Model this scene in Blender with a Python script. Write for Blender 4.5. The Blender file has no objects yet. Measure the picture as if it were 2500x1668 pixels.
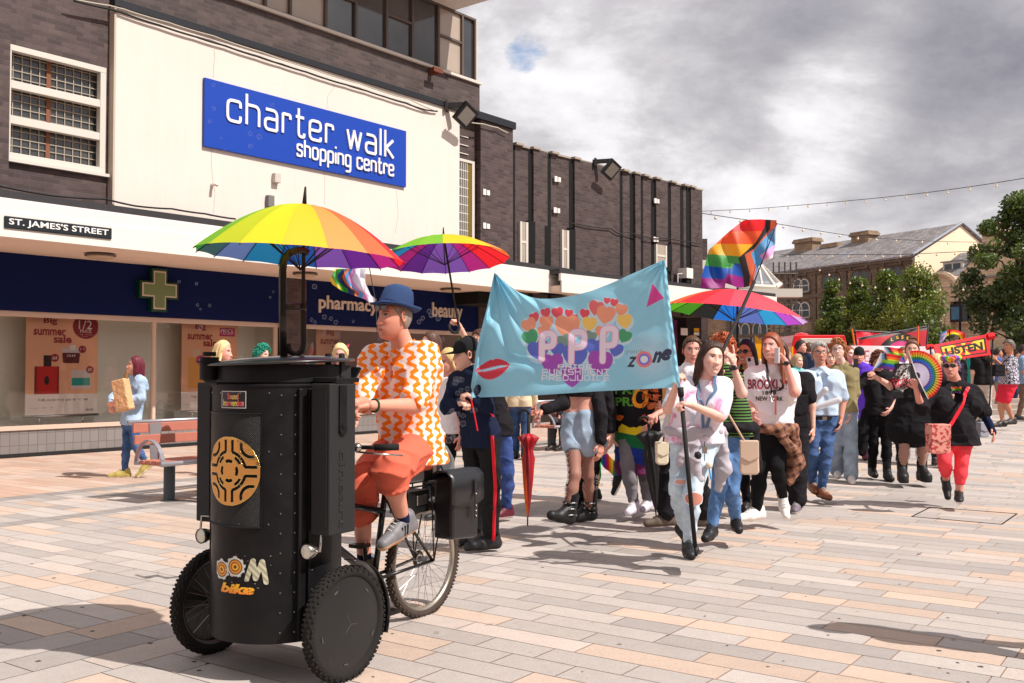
import bpy, math, random
import numpy as np
from mathutils import Vector, Matrix
from mathutils.bvhtree import BVHTree
random.seed(7);np.random.seed(7)
SC=bpy.context.scene
COL=SC.collection
F=2431.0
PITCH=math.atan(71.0/F)
CAMZ=1.45
cam_d=bpy.data.cameras.new('camera');cam=bpy.data.objects.new('camera', cam_d);COL.objects.link(cam)
cam_d.sensor_width=36.0;cam_d.lens=F/2500*36.0;cam_d.clip_end=3000;cam_d.clip_start=0.05
cam.location=(0, 0, CAMZ);cam.rotation_euler=(math.pi/2+PITCH, 0, 0)
SC.camera=cam
SC.render.resolution_x=1024;SC.render.resolution_y=683
SC.view_settings.view_transform='Standard';SC.view_settings.look='None'
SC.view_settings.gamma=1.0;SC.view_settings.exposure=0.27
SC.cycles.max_bounces=8;SC.cycles.transparent_max_bounces=12
SUN_AZ=Vector((0.885, -0.465));SUN_EL=math.radians(50)
sd=Vector((SUN_AZ.x*math.cos(SUN_EL), SUN_AZ.y*math.cos(SUN_EL), math.sin(SUN_EL)))
sl=bpy.data.lights.new('sun', 'SUN');sl.energy=4.7;sl.angle=math.radians(0.55);sl.color=(1.0, 0.955, 0.90)
so=bpy.data.objects.new('sun', sl);COL.objects.link(so)
so.rotation_euler=sd.to_track_quat('Z', 'Y').to_euler();so.location=sd*50
W=bpy.data.worlds.new('World');SC.world=W;W.use_nodes=True
nt=W.node_tree;N=nt.nodes;L=nt.links
for n_ in list(N):N.remove(n_)
def wn(t, **k):
 n=N.new(t)
 for a, b in k.items():setattr(n, a, b)
 return n
out=wn('ShaderNodeOutputWorld');bg=wn('ShaderNodeBackground');bg.inputs[1].default_value=0.1
L.new(bg.outputs[0], out.inputs[0])
sky=wn('ShaderNodeTexSky', sky_type='NISHITA', sun_disc=False);sky.sun_elevation=SUN_EL
sky.sun_rotation=math.atan2(SUN_AZ.x, SUN_AZ.y);sky.air_density=1.0;sky.dust_density=0.6
tc=wn('ShaderNodeTexCoord')
sp=wn('ShaderNodeSeparateXYZ');L.new(tc.outputs['Generated'], sp.inputs[0])
def m(op, a, b=None, c=None, clamp=False):
 n=wn('ShaderNodeMath', operation=op, use_clamp=clamp)
 for i, v in enumerate((a, b, c)):
  if v is None:continue
  if isinstance(v, (int, float)):n.inputs[i].default_value=v
  else:L.new(v, n.inputs[i])
 return n.outputs[0]
zz=m('MAXIMUM', m('ADD', sp.outputs[2], 0.42), 0.12)
cu=m('DIVIDE', sp.outputs[0], zz);cv=m('DIVIDE', sp.outputs[1], zz)
cb=wn('ShaderNodeCombineXYZ');L.new(cu, cb.inputs[0]);L.new(cv, cb.inputs[1]);cb.inputs[2].default_value=3.1
def noise(scale, detail, rough, dist=0.0, off=(0, 0, 0)):
 mp=wn('ShaderNodeMapping');mp.inputs['Location'].default_value=off;L.new(cb.outputs[0], mp.inputs[0])
 n=wn('ShaderNodeTexNoise');n.inputs['Scale'].default_value=scale;n.inputs['Detail'].default_value=detail
 n.inputs['Roughness'].default_value=rough;n.inputs['Distortion'].default_value=dist
 L.new(mp.outputs[0], n.inputs['Vector']);return n.outputs[0]
def ramp(src, stops):
 r=wn('ShaderNodeValToRGB');cr=r.color_ramp
 while len(cr.elements)<len(stops):cr.elements.new(0.5)
 for e, (p, c)in zip(cr.elements, stops):e.position=p;e.color=(*c, 1)if len(c)==3 else c
 L.new(src, r.inputs[0]);return r.outputs[0]
cloud=noise(2.3, 11, 0.62, 0.2, (3.3, 1.2, 0))
shade=noise(1.9, 11, 0.62, 0.25, (1.3, 6.2, 4.0));sh2=noise(5.5, 9, 0.6, 0.3, (7.1, 2.2, 1.0));shade=m('ADD', shade, m('MULTIPLY_ADD', sh2, 0.34, -0.17))
def blob(px, py, rad, amt):
 x=(px-1250.0)/F;y=-(py-834.0)/F;c_, s_=math.cos(PITCH), math.sin(PITCH)
 d=Vector((x, c_-y*s_, s_+y*c_)).normalized();v=wn('ShaderNodeVectorMath', operation='DOT_PRODUCT');L.new(tc.outputs['Generated'], v.inputs[0]);v.inputs[1].default_value=d
 r=wn('ShaderNodeMapRange', interpolation_type='SMOOTHSTEP');L.new(v.outputs['Value'], r.inputs[0]);r.inputs[1].default_value=math.cos(rad);r.inputs[2].default_value=1.0;r.inputs[3].default_value=0.0;r.inputs[4].default_value=amt
 return r.outputs[0]
cloud=m('ADD', cloud, 0.06)
for q in((1310, 112, .04, -.085), (1262, 165, .05, -.09), (1230, 200, .04, -.06), (1718, 530, .055, -.13), (1890, 478, .05, -.10), (2150, 120, .25, .10), (1900, 250, .2, .08)):cloud=m('ADD', cloud, blob(*q))
for q in((1330, 330, .12, -.12), (1560, 330, .11, -.11), (2050, 255, .08, -.12), (2130, 560, .20, -.12), (1800, 420, .09, -.03), (1500, 190, .15, .05), (1900, 110, .20, .03), (2420, 350, .16, .16), (2250, 300, .2, .07), (1230, 60, .12, -.07), (2420, 540, .12, -.08)):shade=m('ADD', shade, blob(*q))
cmask=ramp(cloud, [(0.335, (0, 0, 0)), (0.41, (1, 1, 1))])
ccol=ramp(shade, [(0.33, (9.0, 8.9, 9.0)), (0.43, (7.6, 7.4, 7.6)), (0.51, (5.6, 5.4, 5.65)), (0.62, (4.0, 3.85, 4.15)), (0.82, (2.2, 2.2, 2.65))])
skyb=wn('ShaderNodeMixRGB', blend_type='MULTIPLY');skyb.inputs[0].default_value=1.0
L.new(sky.outputs[0], skyb.inputs[1]);skyb.inputs[2].default_value=(1.25, 1.25, 1.3, 1)
mx=wn('ShaderNodeMixRGB');L.new(cmask, mx.inputs[0]);L.new(skyb.outputs[0], mx.inputs[1]);L.new(ccol, mx.inputs[2])
L.new(mx.outputs[0], bg.inputs[0])
CP, SP_=math.cos(PITCH), math.sin(PITCH)
def P(px, py, D):
 x=(px-1250.0)/F;y=-(py-834.0)/F
 d=np.array([x, CP-y*SP_, SP_+y*CP]);d=d/d[1]
 return np.array([0, 0, CAMZ])+d*D
def GD(py):return F*CAMZ/(py-905.0)
def gz(x, y):
 a=np.clip((np.asarray(y, float)-12.5)/8.0, 0, 1);b=np.clip((np.asarray(x, float)-1.0)/4.0, 0, 1)
 a=a*a*(3-2*a);b=b*b*(3-2*b)
 return 0.32*a*b
def lin(c):
 if isinstance(c, str):
  c=c.lstrip('#');c=[int(c[i:i+2], 16)/255 for i in(0, 2, 4)]
 return tuple((v/12.92 if v<=0.04045 else((v+0.055)/1.055)**2.4)for v in c[:3])
_mc={}
class NT:
 def __init__(s, mat):
  s.nt=mat.node_tree;s.N=s.nt.nodes;s.L=s.nt.links;s.b=s.N['Principled BSDF']
 def n(s, t, ins=None, **k):
  x=s.N.new(t)
  for a, b in k.items():setattr(x, a, b)
  if ins:
   for i, v in ins.items():
    if isinstance(v, bpy.types.NodeSocket):s.L.new(v, x.inputs[i])
    else:x.inputs[i].default_value=v
  return x
 def m(s, op, a, b=0.0, c=0.0):
  return s.n('ShaderNodeMath', {0:a, 1:b, 2:c}, operation=op).outputs[0]
 def obj(s):return s.n('ShaderNodeTexCoord').outputs['Object']
 def gen(s):return s.n('ShaderNodeTexCoord').outputs['Generated']
 def xyz(s, v):
  o=s.n('ShaderNodeSeparateXYZ', {0:v});return o.outputs[0], o.outputs[1], o.outputs[2]
 def noise(s, v, scale, detail=3, rough=0.55, dist=0.0):
  return s.n('ShaderNodeTexNoise', {'Vector':v, 'Scale':scale, 'Detail':detail, 'Roughness':rough, 'Distortion':dist}).outputs[0]
 def mix(s, f, a, b, bt='MIX'):
  def q(c):return c if isinstance(c, bpy.types.NodeSocket)else(*c[:3], 1)
  return s.n('ShaderNodeMixRGB', {0:f, 1:q(a), 2:q(b)}, blend_type=bt).outputs[0]
 def ramp(s, f, stops, interp='LINEAR'):
  r=s.n('ShaderNodeValToRGB', {0:f});cr=r.color_ramp;cr.interpolation=interp
  while len(cr.elements)<len(stops):cr.elements.new(0.5)
  for e, (p, c)in zip(cr.elements, stops):e.position=p;e.color=(*c[:3], 1)
  return r.outputs[0]
 def base(s, c):s.L.new(c, s.b.inputs['Base Color'])
 def bump(s, h, strength=0.3, dist=0.01):
  x=s.n('ShaderNodeBump', {'Height':h, 'Strength':strength, 'Distance':dist});s.L.new(x.outputs[0], s.b.inputs['Normal'])
def mat(name, c=(.5, .5, .5), rough=0.75, metal=0.0, var=0.0, vs=6.0, bump=0.0, bs=60.0, bd=0.004, spec=0.4, attr=False, trans=0.0, alpha=1.0, coat=0.0, emit=0.0, fn=None, linear=False):
 if name in _mc:return _mc[name]
 mt=bpy.data.materials.new(name);mt.use_nodes=True;_mc[name]=mt
 t=NT(mt);col=tuple(c)if linear else lin(c)
 t.b.inputs['Base Color'].default_value=(*col, 1);t.b.inputs['Roughness'].default_value=rough
 t.b.inputs['Metallic'].default_value=metal;t.b.inputs['Specular IOR Level'].default_value=spec
 t.b.inputs['Coat Weight'].default_value=coat
 if trans:t.b.inputs['Transmission Weight'].default_value=trans
 if alpha<1:t.b.inputs['Alpha'].default_value=alpha
 src=None
 if attr:
  src=t.n('ShaderNodeVertexColor', layer_name='Col').outputs[0]
 if var:
  nz=t.noise(t.obj(), vs, 4, 0.6);f=t.m('MULTIPLY_ADD', nz, var*2, 1-var)
  sc=t.n('ShaderNodeVectorMath', {0:src if src else col, 3:f}, operation='SCALE')
  src=sc.outputs[0]
 if src:t.base(src)
 if bump:
  h_=t.noise(t.obj(), bs, 3, 0.55)
  if name.startswith(('cloth', 'denim', 'ct_')):h_=t.m('SUBTRACT', 1.0, t.m('ABSOLUTE', t.m('MULTIPLY_ADD', h_, 4.0, -2.0)))
  t.bump(h_, bump, bd)
 if emit:
  t.b.inputs['Emission Color'].default_value=(*col, 1);t.b.inputs['Emission Strength'].default_value=emit
 if fn:fn(t)
 return mt
def cloth(name, c, var=0.10, **k):
 k.setdefault('rough', 0.9);k.setdefault('spec', 0.15);k.setdefault('bump', 0.35);k.setdefault('bs', 24.0);k.setdefault('bd', 0.009);k.setdefault('vs', 9)
 return mat(name, c, var=var, **k)
def tag(o, label=None, cat=None, group=None, kind=None):
 if label:o['label']=label
 if cat:o['category']=cat
 if group:o['group']=group
 if kind:o['kind']=kind
 return o
def thing(name, label, cat, loc=(0, 0, 0), group=None):
 o=bpy.data.objects.new(name, None);COL.objects.link(o);o.location=Vector(loc);o.empty_display_size=0.1
 return tag(o, label, cat, group)
def mesh(name, V, Fs, mats, parent=None, smooth=False, mi=None, col=None, origin=None, rot=None):
 """V world coordinates; stored relative to the parent chain (parents are unrotated empties)."""
 V=np.asarray(V, float)
 off=np.zeros(3)
 p=parent
 while p is not None:
  off+=np.array(p.location);p=p.parent
 loc=np.zeros(3)
 if origin is not None:loc=np.asarray(origin, float)-off
 V=V-off-loc
 me=bpy.data.meshes.new(name)
 if isinstance(Fs, np.ndarray)and Fs.ndim==2:
  nf, k=Fs.shape
  me.vertices.add(len(V));me.vertices.foreach_set('co', V.ravel().astype(np.float32))
  me.loops.add(nf*k);me.loops.foreach_set('vertex_index', Fs.ravel().astype(np.int32))
  me.polygons.add(nf);me.polygons.foreach_set('loop_start', np.arange(0, nf*k, k, dtype=np.int32))
  me.update(calc_edges=True)
 else:
  me.from_pydata([tuple(v)for v in V], [], [tuple(int(i)for i in f)for f in Fs])
 if not isinstance(mats, (list, tuple)):mats=[mats]
 for x in mats:me.materials.append(x)
 if mi is not None:me.polygons.foreach_set('material_index', np.asarray(mi, dtype=np.int32))
 if smooth:me.polygons.foreach_set('use_smooth', np.ones(len(me.polygons), dtype=bool))
 if col is not None:
  a=me.color_attributes.new('Col', 'FLOAT_COLOR', 'POINT')
  c=np.ones((len(V), 4), np.float32);c[:, :3]=col;a.data.foreach_set('color', c.ravel())
 me.validate();me.update()
 o=bpy.data.objects.new(name, me);COL.objects.link(o);o.parent=parent;o.location=Vector(loc)
 return o
class MB:
 def __init__(s):s.V=[];s.F=[];s.M=[];s.n=0
 def add(s, V, Fs, m=0):
  V=np.asarray(V, float);s.V.append(V)
  for f in Fs:s.F.append([int(i)+s.n for i in f]);s.M.append(m)
  s.n+=len(V);return s
 def box(s, c, size, X=(1, 0, 0), Y=(0, 1, 0), Z=None, m=0):
  X=np.asarray(X, float);Y=np.asarray(Y, float);X=X/np.linalg.norm(X);Y=Y/np.linalg.norm(Y)
  Z=np.cross(X, Y)if Z is None else np.asarray(Z, float);h=np.asarray(size, float)/2;c=np.asarray(c, float)
  V=[c+X*h[0]*a+Y*h[1]*b+Z*h[2]*d for a in(-1, 1)for b in(-1, 1)for d in(-1, 1)]
  Fs=[(0, 1, 3, 2), (4, 6, 7, 5), (0, 4, 5, 1), (2, 3, 7, 6), (0, 2, 6, 4), (1, 5, 7, 3)]
  return s.add(V, Fs, m)
 def tube(s, pts, r, seg=10, m=0, cap=True, close=False):
  pts=np.asarray(pts, float);n=len(pts);r=np.ones(n)*r if np.isscalar(r)else np.asarray(r, float)
  T=np.roll(pts, -1, 0)-np.roll(pts, 1, 0)if close else np.gradient(pts, axis=0)
  T/=np.linalg.norm(T, axis=1)[:, None]+1e-12
  a=np.array([0, 0, 1.0])if abs(T[0][2])<0.9 else np.array([1.0, 0, 0])
  u=np.cross(T[0], a);u/=np.linalg.norm(u);V=[]
  ang=np.linspace(0, 2*np.pi, seg, endpoint=False)
  for i in range(n):
   u=u-T[i]*np.dot(u, T[i]);u/=np.linalg.norm(u)+1e-12;w=np.cross(T[i], u)
   V.append(pts[i]+r[i]*(np.cos(ang)[:, None]*u+np.sin(ang)[:, None]*w))
  V=np.concatenate(V);Fs=[]
  for i in range(n if close else n-1):
   j=(i+1)%n
   for k in range(seg):Fs.append((i*seg+k, i*seg+(k+1)%seg, j*seg+(k+1)%seg, j*seg+k))
  if cap and not close:Fs.append(tuple(range(seg))[::-1]);Fs.append(tuple((n-1)*seg+k for k in range(seg)))
  return s.add(V, Fs, m)
 def cyl(s, a, b, r, r2=None, seg=20, m=0):return s.tube([a, b], [r, r if r2 is None else r2], seg, m)
 def lathe(s, c, axis, prof, seg=32, m=0, ref=None, a0=0, a1=2*math.pi):
  """prof: list of (radius, along-axis)"""
  ax=np.asarray(axis, float);ax/=np.linalg.norm(ax);c=np.asarray(c, float)
  rf=np.asarray(ref if ref is not None else((0, 0, 1)if abs(ax[2])<.9 else(1, 0, 0)), float)
  u=rf-ax*np.dot(rf, ax);u/=np.linalg.norm(u);w=np.cross(ax, u);full=abs(a1-a0-2*math.pi)<1e-6
  ang=np.linspace(a0, a1, seg, endpoint=not full);V=[];Fs=[]
  for r, h in prof:V.append(c+ax*h+max(r, 1e-5)*(np.cos(ang)[:, None]*u+np.sin(ang)[:, None]*w))
  V=np.concatenate(V)
  for i in range(len(prof)-1):
   for k in range(seg if full else seg-1):
    Fs.append((i*seg+k, i*seg+(k+1)%seg, (i+1)*seg+(k+1)%seg, (i+1)*seg+k))
  return s.add(V, Fs, m)
 def prism(s, poly, c, X, Y, depth, m=0):
  """poly 2D ccw, extruded along X x Y by +-depth/2 around c"""
  X=np.asarray(X, float);Y=np.asarray(Y, float);Z=np.cross(X, Y);c=np.asarray(c, float);n=len(poly)
  V=[c+X*a+Y*b+Z*h for h in(-depth/2, depth/2)for a, b in poly]
  Fs=[tuple(range(n))[::-1], tuple(range(n, 2*n))]+[(i, (i+1)%n, n+(i+1)%n, n+i)for i in range(n)]
  return s.add(V, Fs, m)
 def sphere(s, c, r, seg=12, m=0, sc=(1, 1, 1)):
  V=[];c=np.asarray(c, float);rings=seg//2+1
  for i in range(rings+1):
   t=math.pi*i/rings
   for k in range(seg):
    p=2*math.pi*k/seg;V.append(c+r*np.array([math.sin(t)*math.cos(p)*sc[0], math.sin(t)*math.sin(p)*sc[1], math.cos(t)*sc[2]]))
  Fs=[(i*seg+k, (i+1)*seg+k, (i+1)*seg+(k+1)%seg, i*seg+(k+1)%seg)for i in range(rings)for k in range(seg)]
  return s.add(V, Fs, m)
 def build(s, name, mats, parent=None, smooth=False, bevel=0.0, auto=False, origin=None):
  V=np.concatenate(s.V)
  o=mesh(name, V, s.F, mats, parent, smooth, mi=s.M, origin=origin)
  if auto:
   o.data.polygons.foreach_set('use_smooth', np.ones(len(o.data.polygons), dtype=bool))
   try:o.data.set_sharp_from_angle(angle=math.radians(35))
   except Exception:pass
  if bevel:
   b=o.modifiers.new('bevel', 'BEVEL');b.width=bevel;b.segments=2;b.limit_method='ANGLE'
  return o
def copy_thing(src, loc, label, group=None):
 def cp(o, parent):
  c=o.copy();COL.objects.link(c);c.parent=parent
  for ch in o.children:cp(ch, c)
  return c
 c=cp(src, None);c.location=Vector(loc);c['label']=label
 if group:c['group']=group
 return c
def text_polys(s, size=1.0, align='CENTER', shear=0.0, bold=0.0, space=1.0):
 cu=bpy.data.curves.new('t', 'FONT');cu.body=s;cu.size=size;cu.align_x=align;cu.shear=shear;cu.offset=bold;cu.space_character=space
 cu.resolution_u=3
 o=bpy.data.objects.new('t', cu);COL.objects.link(o);bpy.context.view_layer.update()
 me=bpy.data.meshes.new_from_object(o.evaluated_get(bpy.context.evaluated_depsgraph_get()))
 me.calc_loop_triangles()
 V=np.array([v.co[:2]for v in me.vertices]).reshape(-1, 2);T=np.array([t.vertices[:]for t in me.loop_triangles]).reshape(-1, 3)
 bpy.data.objects.remove(o);bpy.data.curves.remove(cu);bpy.data.meshes.remove(me)
 return V, T
def text_fit(s, x0, y0, x1, y1, **k):
 """text scaled so its outline fills the box (2D)"""
 V, T=text_polys(s, **k)
 a=V.min(0);b=V.max(0);V=(V-a)/(b-a)*np.array([x1-x0, y1-y0])+np.array([x0, y0]);return V, T
def text3d(name, s, box, pl, mt, parent, depth=0.0, **k):
 """box in plane coords; pl(a,b,h)->world"""
 V, T=text_fit(s, *box, **k);n=len(V)
 if depth<=0:
  return mesh(name, [pl(a, b, 0.0)for a, b in V], T, mt, parent)
 P0=[pl(a, b, 0)for a, b in V];P1=[pl(a, b, depth)for a, b in V]
 e={}
 for t in T:
  for i in range(3):e[(t[i], t[(i+1)%3])]=1
 Fs=[tuple(t+n)for t in T]+[tuple(t[::-1])for t in T]+[(a, b, b+n, a+n)for(a, b)in e if(b, a)not in e]
 return mesh(name, P0+P1, Fs, mt, parent)
def tri_mask(X, Y, V, T):
 M=np.zeros(X.shape, bool);a=V.min(0);b=V.max(0)
 sub=(X>=a[0])&(X<=b[0])&(Y>=a[1])&(Y<=b[1]);idx=np.nonzero(sub)
 x=X[idx];y=Y[idx];r=np.zeros(x.shape, bool)
 for t in T:
  p, q, w=V[t[0]], V[t[1]], V[t[2]]
  lo=np.minimum(np.minimum(p, q), w);hi=np.maximum(np.maximum(p, q), w)
  k=np.nonzero((x>=lo[0])&(x<=hi[0])&(y>=lo[1])&(y<=hi[1]))[0]
  if len(k)==0:continue
  xx, yy=x[k], y[k]
  d1=(xx-q[0])*(p[1]-q[1])-(p[0]-q[0])*(yy-q[1]);d2=(xx-w[0])*(q[1]-w[1])-(q[0]-w[0])*(yy-w[1]);d3=(xx-p[0])*(w[1]-p[1])-(w[0]-p[0])*(yy-p[1])
  ins=~(((d1<0)|(d2<0)|(d3<0))&((d1>0)|(d2>0)|(d3>0)))
  r[k[ins]]=True
 M[idx]=r;return M
def roundpoly(pts, r, n=5, closed=False):
 pts=[np.array(p, float)for p in pts];out=[];N_=len(pts)
 for i in range(N_):
  if not closed and(i==0 or i==N_-1):out.append(pts[i]);continue
  a, b, c=pts[i-1], pts[i], pts[(i+1)%N_]
  la, lc=np.linalg.norm(a-b), np.linalg.norm(c-b);rr=min(r, la/2, lc/2)
  p0=b+(a-b)/la*rr;p1=b+(c-b)/lc*rr
  for k in range(n+1):t=k/n;out.append((1-t)**2*p0+2*t*(1-t)*b+t*t*p1)
 if closed:out.append(out[0])
 return out
GL={'c':(.85, [[(.85, .7), (.85, 1), (0, 1), (0, 0), (.85, 0), (.85, .3)]]), 'h':(.85, [[(0, 1.5), (0, 0)], [(0, .98), (.85, .98), (.85, 0)]]), 'a':(.85, [[(.05, 1), (.85, 1), (.85, 0)], [(.85, .55), (0, .55), (0, 0), (.85, 0)]]), 'r':(.55, [[(0, 1), (0, 0)], [(0, .98), (.55, .98), (.55, .75)]]), 't':(.62, [[(.2, 1.45), (.2, 0), (.62, 0), (.62, .2)], [(-.02, 1), (.6, 1)]]), 'e':(.85, [[(0, .5), (.85, .5), (.85, 1), (0, 1), (0, 0), (.85, 0), (.85, .2)]]), 'w':(1.15, [[(0, 1), (.28, 0), (.575, 1), (.87, 0), (1.15, 1)]]), 'l':(0, [[(0, 1.5), (0, 0)]]), 'k':(.75, [[(0, 1.5), (0, 0)], [(.72, 1), (.1, .52), (.75, 0)]]), 's':(.75, [[(.75, .78), (.75, 1), (0, 1), (0, .52), (.75, .48), (.75, 0), (0, 0), (0, .22)]]), 'o':(.85, [[(0, 0), (.85, 0), (.85, 1), (0, 1), 'z']]), 'p':(.85, [[(0, 1), (0, -.5)], [(0, 0), (.85, 0), (.85, 1), (0, 1), 'z']]), 'i':(0, [[(0, 1), (0, 0)], [(0, 1.38), (0, 1.55)]]), 'n':(.85, [[(0, 1), (0, 0)], [(0, .98), (.85, .98), (.85, 0)]]), 'g':(.85, [[(0, 0), (.85, 0), (.85, 1), (0, 1), 'z'], [(.85, 1), (.85, -.5), (0.05, -.5)]]), ' ':(.35, []), 'P':(.8, [[(0, 0), (0, 1), (.8, 1), (.8, .42), (0, .42)]]), 'R':(.8, [[(0, 0), (0, 1), (.8, 1), (.8, .45), (0, .45)], [(.4, .45), (.8, 0)]]), 'I':(.5, [[(0, 1), (.5, 1)], [(.25, 1), (.25, 0)], [(0, 0), (.5, 0)]]), 'D':(.8, [[(0, 0), (0, 1), (.6, 1), (.8, .8), (.8, .2), (.6, 0), 'z']]), 'E':(.8, [[(.8, 1), (0, 1), (0, 0), (.8, 0)], [(0, .5), (.7, .5)]]), 'U':(.8, [[(0, 1), (0, 0), (.8, 0), (.8, 1)]]), 'N':(.8, [[(0, 0), (0, 1), (.8, 0), (.8, 1)]]), 'S':(.8, [[(.8, 1), (0, 1), (0, .5), (.8, .5), (.8, 0), (0, 0)]]), 'H':(.8, [[(0, 0), (0, 1)], [(.8, 0), (.8, 1)], [(0, .5), (.8, .5)]]), 'M':(1.0, [[(0, 0), (0, 1), (1, 1), (1, 0)], [(.5, 1), (.5, .2)]]), 'T':(.8, [[(0, 1), (.8, 1)], [(.4, 1), (.4, 0)]]), 'J':(.8, [[(.8, 1), (.8, 0), (0, 0), (0, .3)]]), 'C':(.8, [[(.8, 1), (0, 1), (0, 0), (.8, 0)]])}
def strokes(s, gap=.42, rad=.3):
 x=0;out=[]
 for ch in s:
  w, ss=GL[ch]
  for st in ss:
   closed=st[-1]=='z';pts=[(a+x, b)for a, b in(st[:-1]if closed else st)]
   r=0.02 if ch in 'wk' else rad
   out.append(roundpoly(pts, r, 5, closed))
  x+=w+gap
 return out, x-gap
def stroke_mask(X, Y, S, w, t):
 M=np.zeros(X.shape, bool)
 for st in S:
  for a, b in zip(st[:-1], st[1:]):
   a=t(a);b=t(b);ab=b-a;q=np.clip(((X-a[0])*ab[0]+(Y-a[1])*ab[1])/(ab@ab+1e-9), 0, 1)
   M|=(X-a[0]-q*ab[0])**2+(Y-a[1]-q*ab[1])**2<(w/2)**2
 return M
def stroke_ribbon(b, S, w, depth, tf, k0=0.0):
 """tf(x,y,h)->world ; w,depth in metres given tf in unit glyph coords scaled by caller"""
 for si, st in enumerate(S):
  st=np.array(st);n=len(st);T=np.gradient(st, axis=0);T/=np.linalg.norm(T, axis=1)[:, None]+1e-9
  if np.allclose(st[0], st[-1]):t=T[0]+T[-1];T[0]=T[-1]=t/np.linalg.norm(t)
  Nn=np.stack([-T[:, 1], T[:, 0]], 1);h=depth+0.0007*si+k0
  V=[]
  for i in range(n):
   for sgn, hh in((-1, 0), (-1, h), (1, h), (1, 0)):V.append(tf(st[i][0]+sgn*Nn[i][0]*w/2, st[i][1]+sgn*Nn[i][1]*w/2, hh))
  Fs=[]
  for i in range(n-1):
   for j in range(4):Fs.append((i*4+j, i*4+(j+1)%4, i*4+4+(j+1)%4, i*4+4+j))
  Fs+=[(3, 2, 1, 0), ((n-1)*4, (n-1)*4+1, (n-1)*4+2, (n-1)*4+3)]
  b.add(V, Fs)
def painted(name, nu, nv, pos, colf, mt, parent, thick=0.0):
 """grid sheet; pos(u,v)->(N,3); colf(u,v)->(N,3) linear colour"""
 u, v=np.meshgrid(np.linspace(0, 1, nu), np.linspace(0, 1, nv), indexing='ij');u=u.ravel();v=v.ravel()
 V=pos(u, v);C=colf(u, v)
 i, j=np.meshgrid(np.arange(nu-1), np.arange(nv-1), indexing='ij');a=(i*nv+j).ravel()
 Fs=np.stack([a, a+nv, a+nv+1, a+1], 1)
 o=mesh(name, V, Fs, mt, parent, smooth=True, col=C)
 if thick:
  s_=o.modifiers.new('thick', 'SOLIDIFY');s_.thickness=thick;s_.offset=0
 return o
def sdf_mesh(prims, vox=0.012, k=0.03, fold=0.0, fseed=0, fscale=1.0, cut=None, ff=None):
 """prims: (a,b,ra,rb). returns V,F (quads)"""
 A=np.array([p[0]for p in prims], float);B=np.array([p[1]for p in prims], float)
 RA=np.array([p[2]for p in prims]);RB=np.array([p[3]for p in prims]);R=np.maximum(RA, RB)
 pad=k+fold*2+2*vox
 lo=np.minimum(A, B).min(0)-R.max()-pad;hi=np.maximum(A, B).max(0)+R.max()+pad
 n=np.ceil((hi-lo)/vox).astype(int)+1;G=np.full(n, 1.0, np.float32)
 ax=[lo[i]+vox*np.arange(n[i])for i in range(3)]
 for a, b, ra, rb in zip(A, B, RA, RB):
  r=max(ra, rb)+pad
  i0=np.maximum(((np.minimum(a, b)-r-lo)/vox).astype(int), 0);i1=np.minimum(((np.maximum(a, b)+r-lo)/vox).astype(int)+2, n)
  X=ax[0][i0[0]:i1[0], None, None];Y=ax[1][None, i0[1]:i1[1], None];Z=ax[2][None, None, i0[2]:i1[2]]
  ab=b-a;t=np.clip(((X-a[0])*ab[0]+(Y-a[1])*ab[1]+(Z-a[2])*ab[2])/(ab@ab+1e-9), 0, 1)
  d=np.sqrt((X-a[0]-t*ab[0])**2+(Y-a[1]-t*ab[1])**2+(Z-a[2]-t*ab[2])**2)-(ra+(rb-ra)*t)
  g=G[i0[0]:i1[0], i0[1]:i1[1], i0[2]:i1[2]];h=np.maximum(k-np.abs(g-d), 0)/k
  G[i0[0]:i1[0], i0[1]:i1[1], i0[2]:i1[2]]=np.minimum(g, d)-h*h*k*0.25
 X=ax[0][:, None, None];Y=ax[1][None, :, None];Z=ax[2][None, None, :]
 if fold:
  rs=np.random.RandomState(fseed);f=0
  for q in range(4):
   w=rs.randn(3)*np.array([1, 1, 1.9]);w=w/np.linalg.norm(w)*(20+26*rs.rand())*fscale;w2=rs.randn(3)*9*fscale
   f=f+np.sin(X*w[0]+Y*w[1]+Z*w[2]+rs.rand()*6+1.6*np.sin(X*w2[0]+Y*w2[1]+Z*w2[2]))
  f=f/1.7;rd=1-np.abs(np.clip(f, -1, 1));G=G-(fold*1.5*(rd*rd-.35)).astype(np.float32)
 if ff is not None:G=np.maximum(G, ff(X, Y, Z).astype(np.float32))
 if cut is not None:
  for(pt, nrm)in cut:G=np.maximum(G, ((X-pt[0])*nrm[0]+(Y-pt[1])*nrm[1]+(Z-pt[2])*nrm[2]).astype(np.float32))
 G[0]=G[-1]=1;G[:, 0]=G[:, -1]=1;G[:, :, 0]=G[:, :, -1]=1
 ins=G<0
 c=np.zeros(tuple(n-1), np.int8)
 offs=[(i, j, l)for i in(0, 1)for j in(0, 1)for l in(0, 1)]
 for o in offs:c+=ins[o[0]:n[0]-1+o[0], o[1]:n[1]-1+o[1], o[2]:n[2]-1+o[2]]
 act=(c>0)&(c<8);I=np.argwhere(act);idx=np.full(act.shape, -1, np.int64);idx[act]=np.arange(len(I))
 acc=np.zeros((len(I), 3));cnt=np.zeros(len(I))
 vals={o:G[I[:, 0]+o[0], I[:, 1]+o[1], I[:, 2]+o[2]]for o in offs}
 for o in offs:
  for d in range(3):
   if o[d]==0:
    p=list(o);p[d]=1;p=tuple(p);va, vb=vals[o], vals[p];s_=(va<0)!=(vb<0)
    t=np.where(s_, va/np.where(s_, va-vb, 1), 0);q=np.array(o, float)[None]+np.zeros((len(I), 3));q[:, d]+=t
    acc+=q*s_[:, None];cnt+=s_
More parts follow.
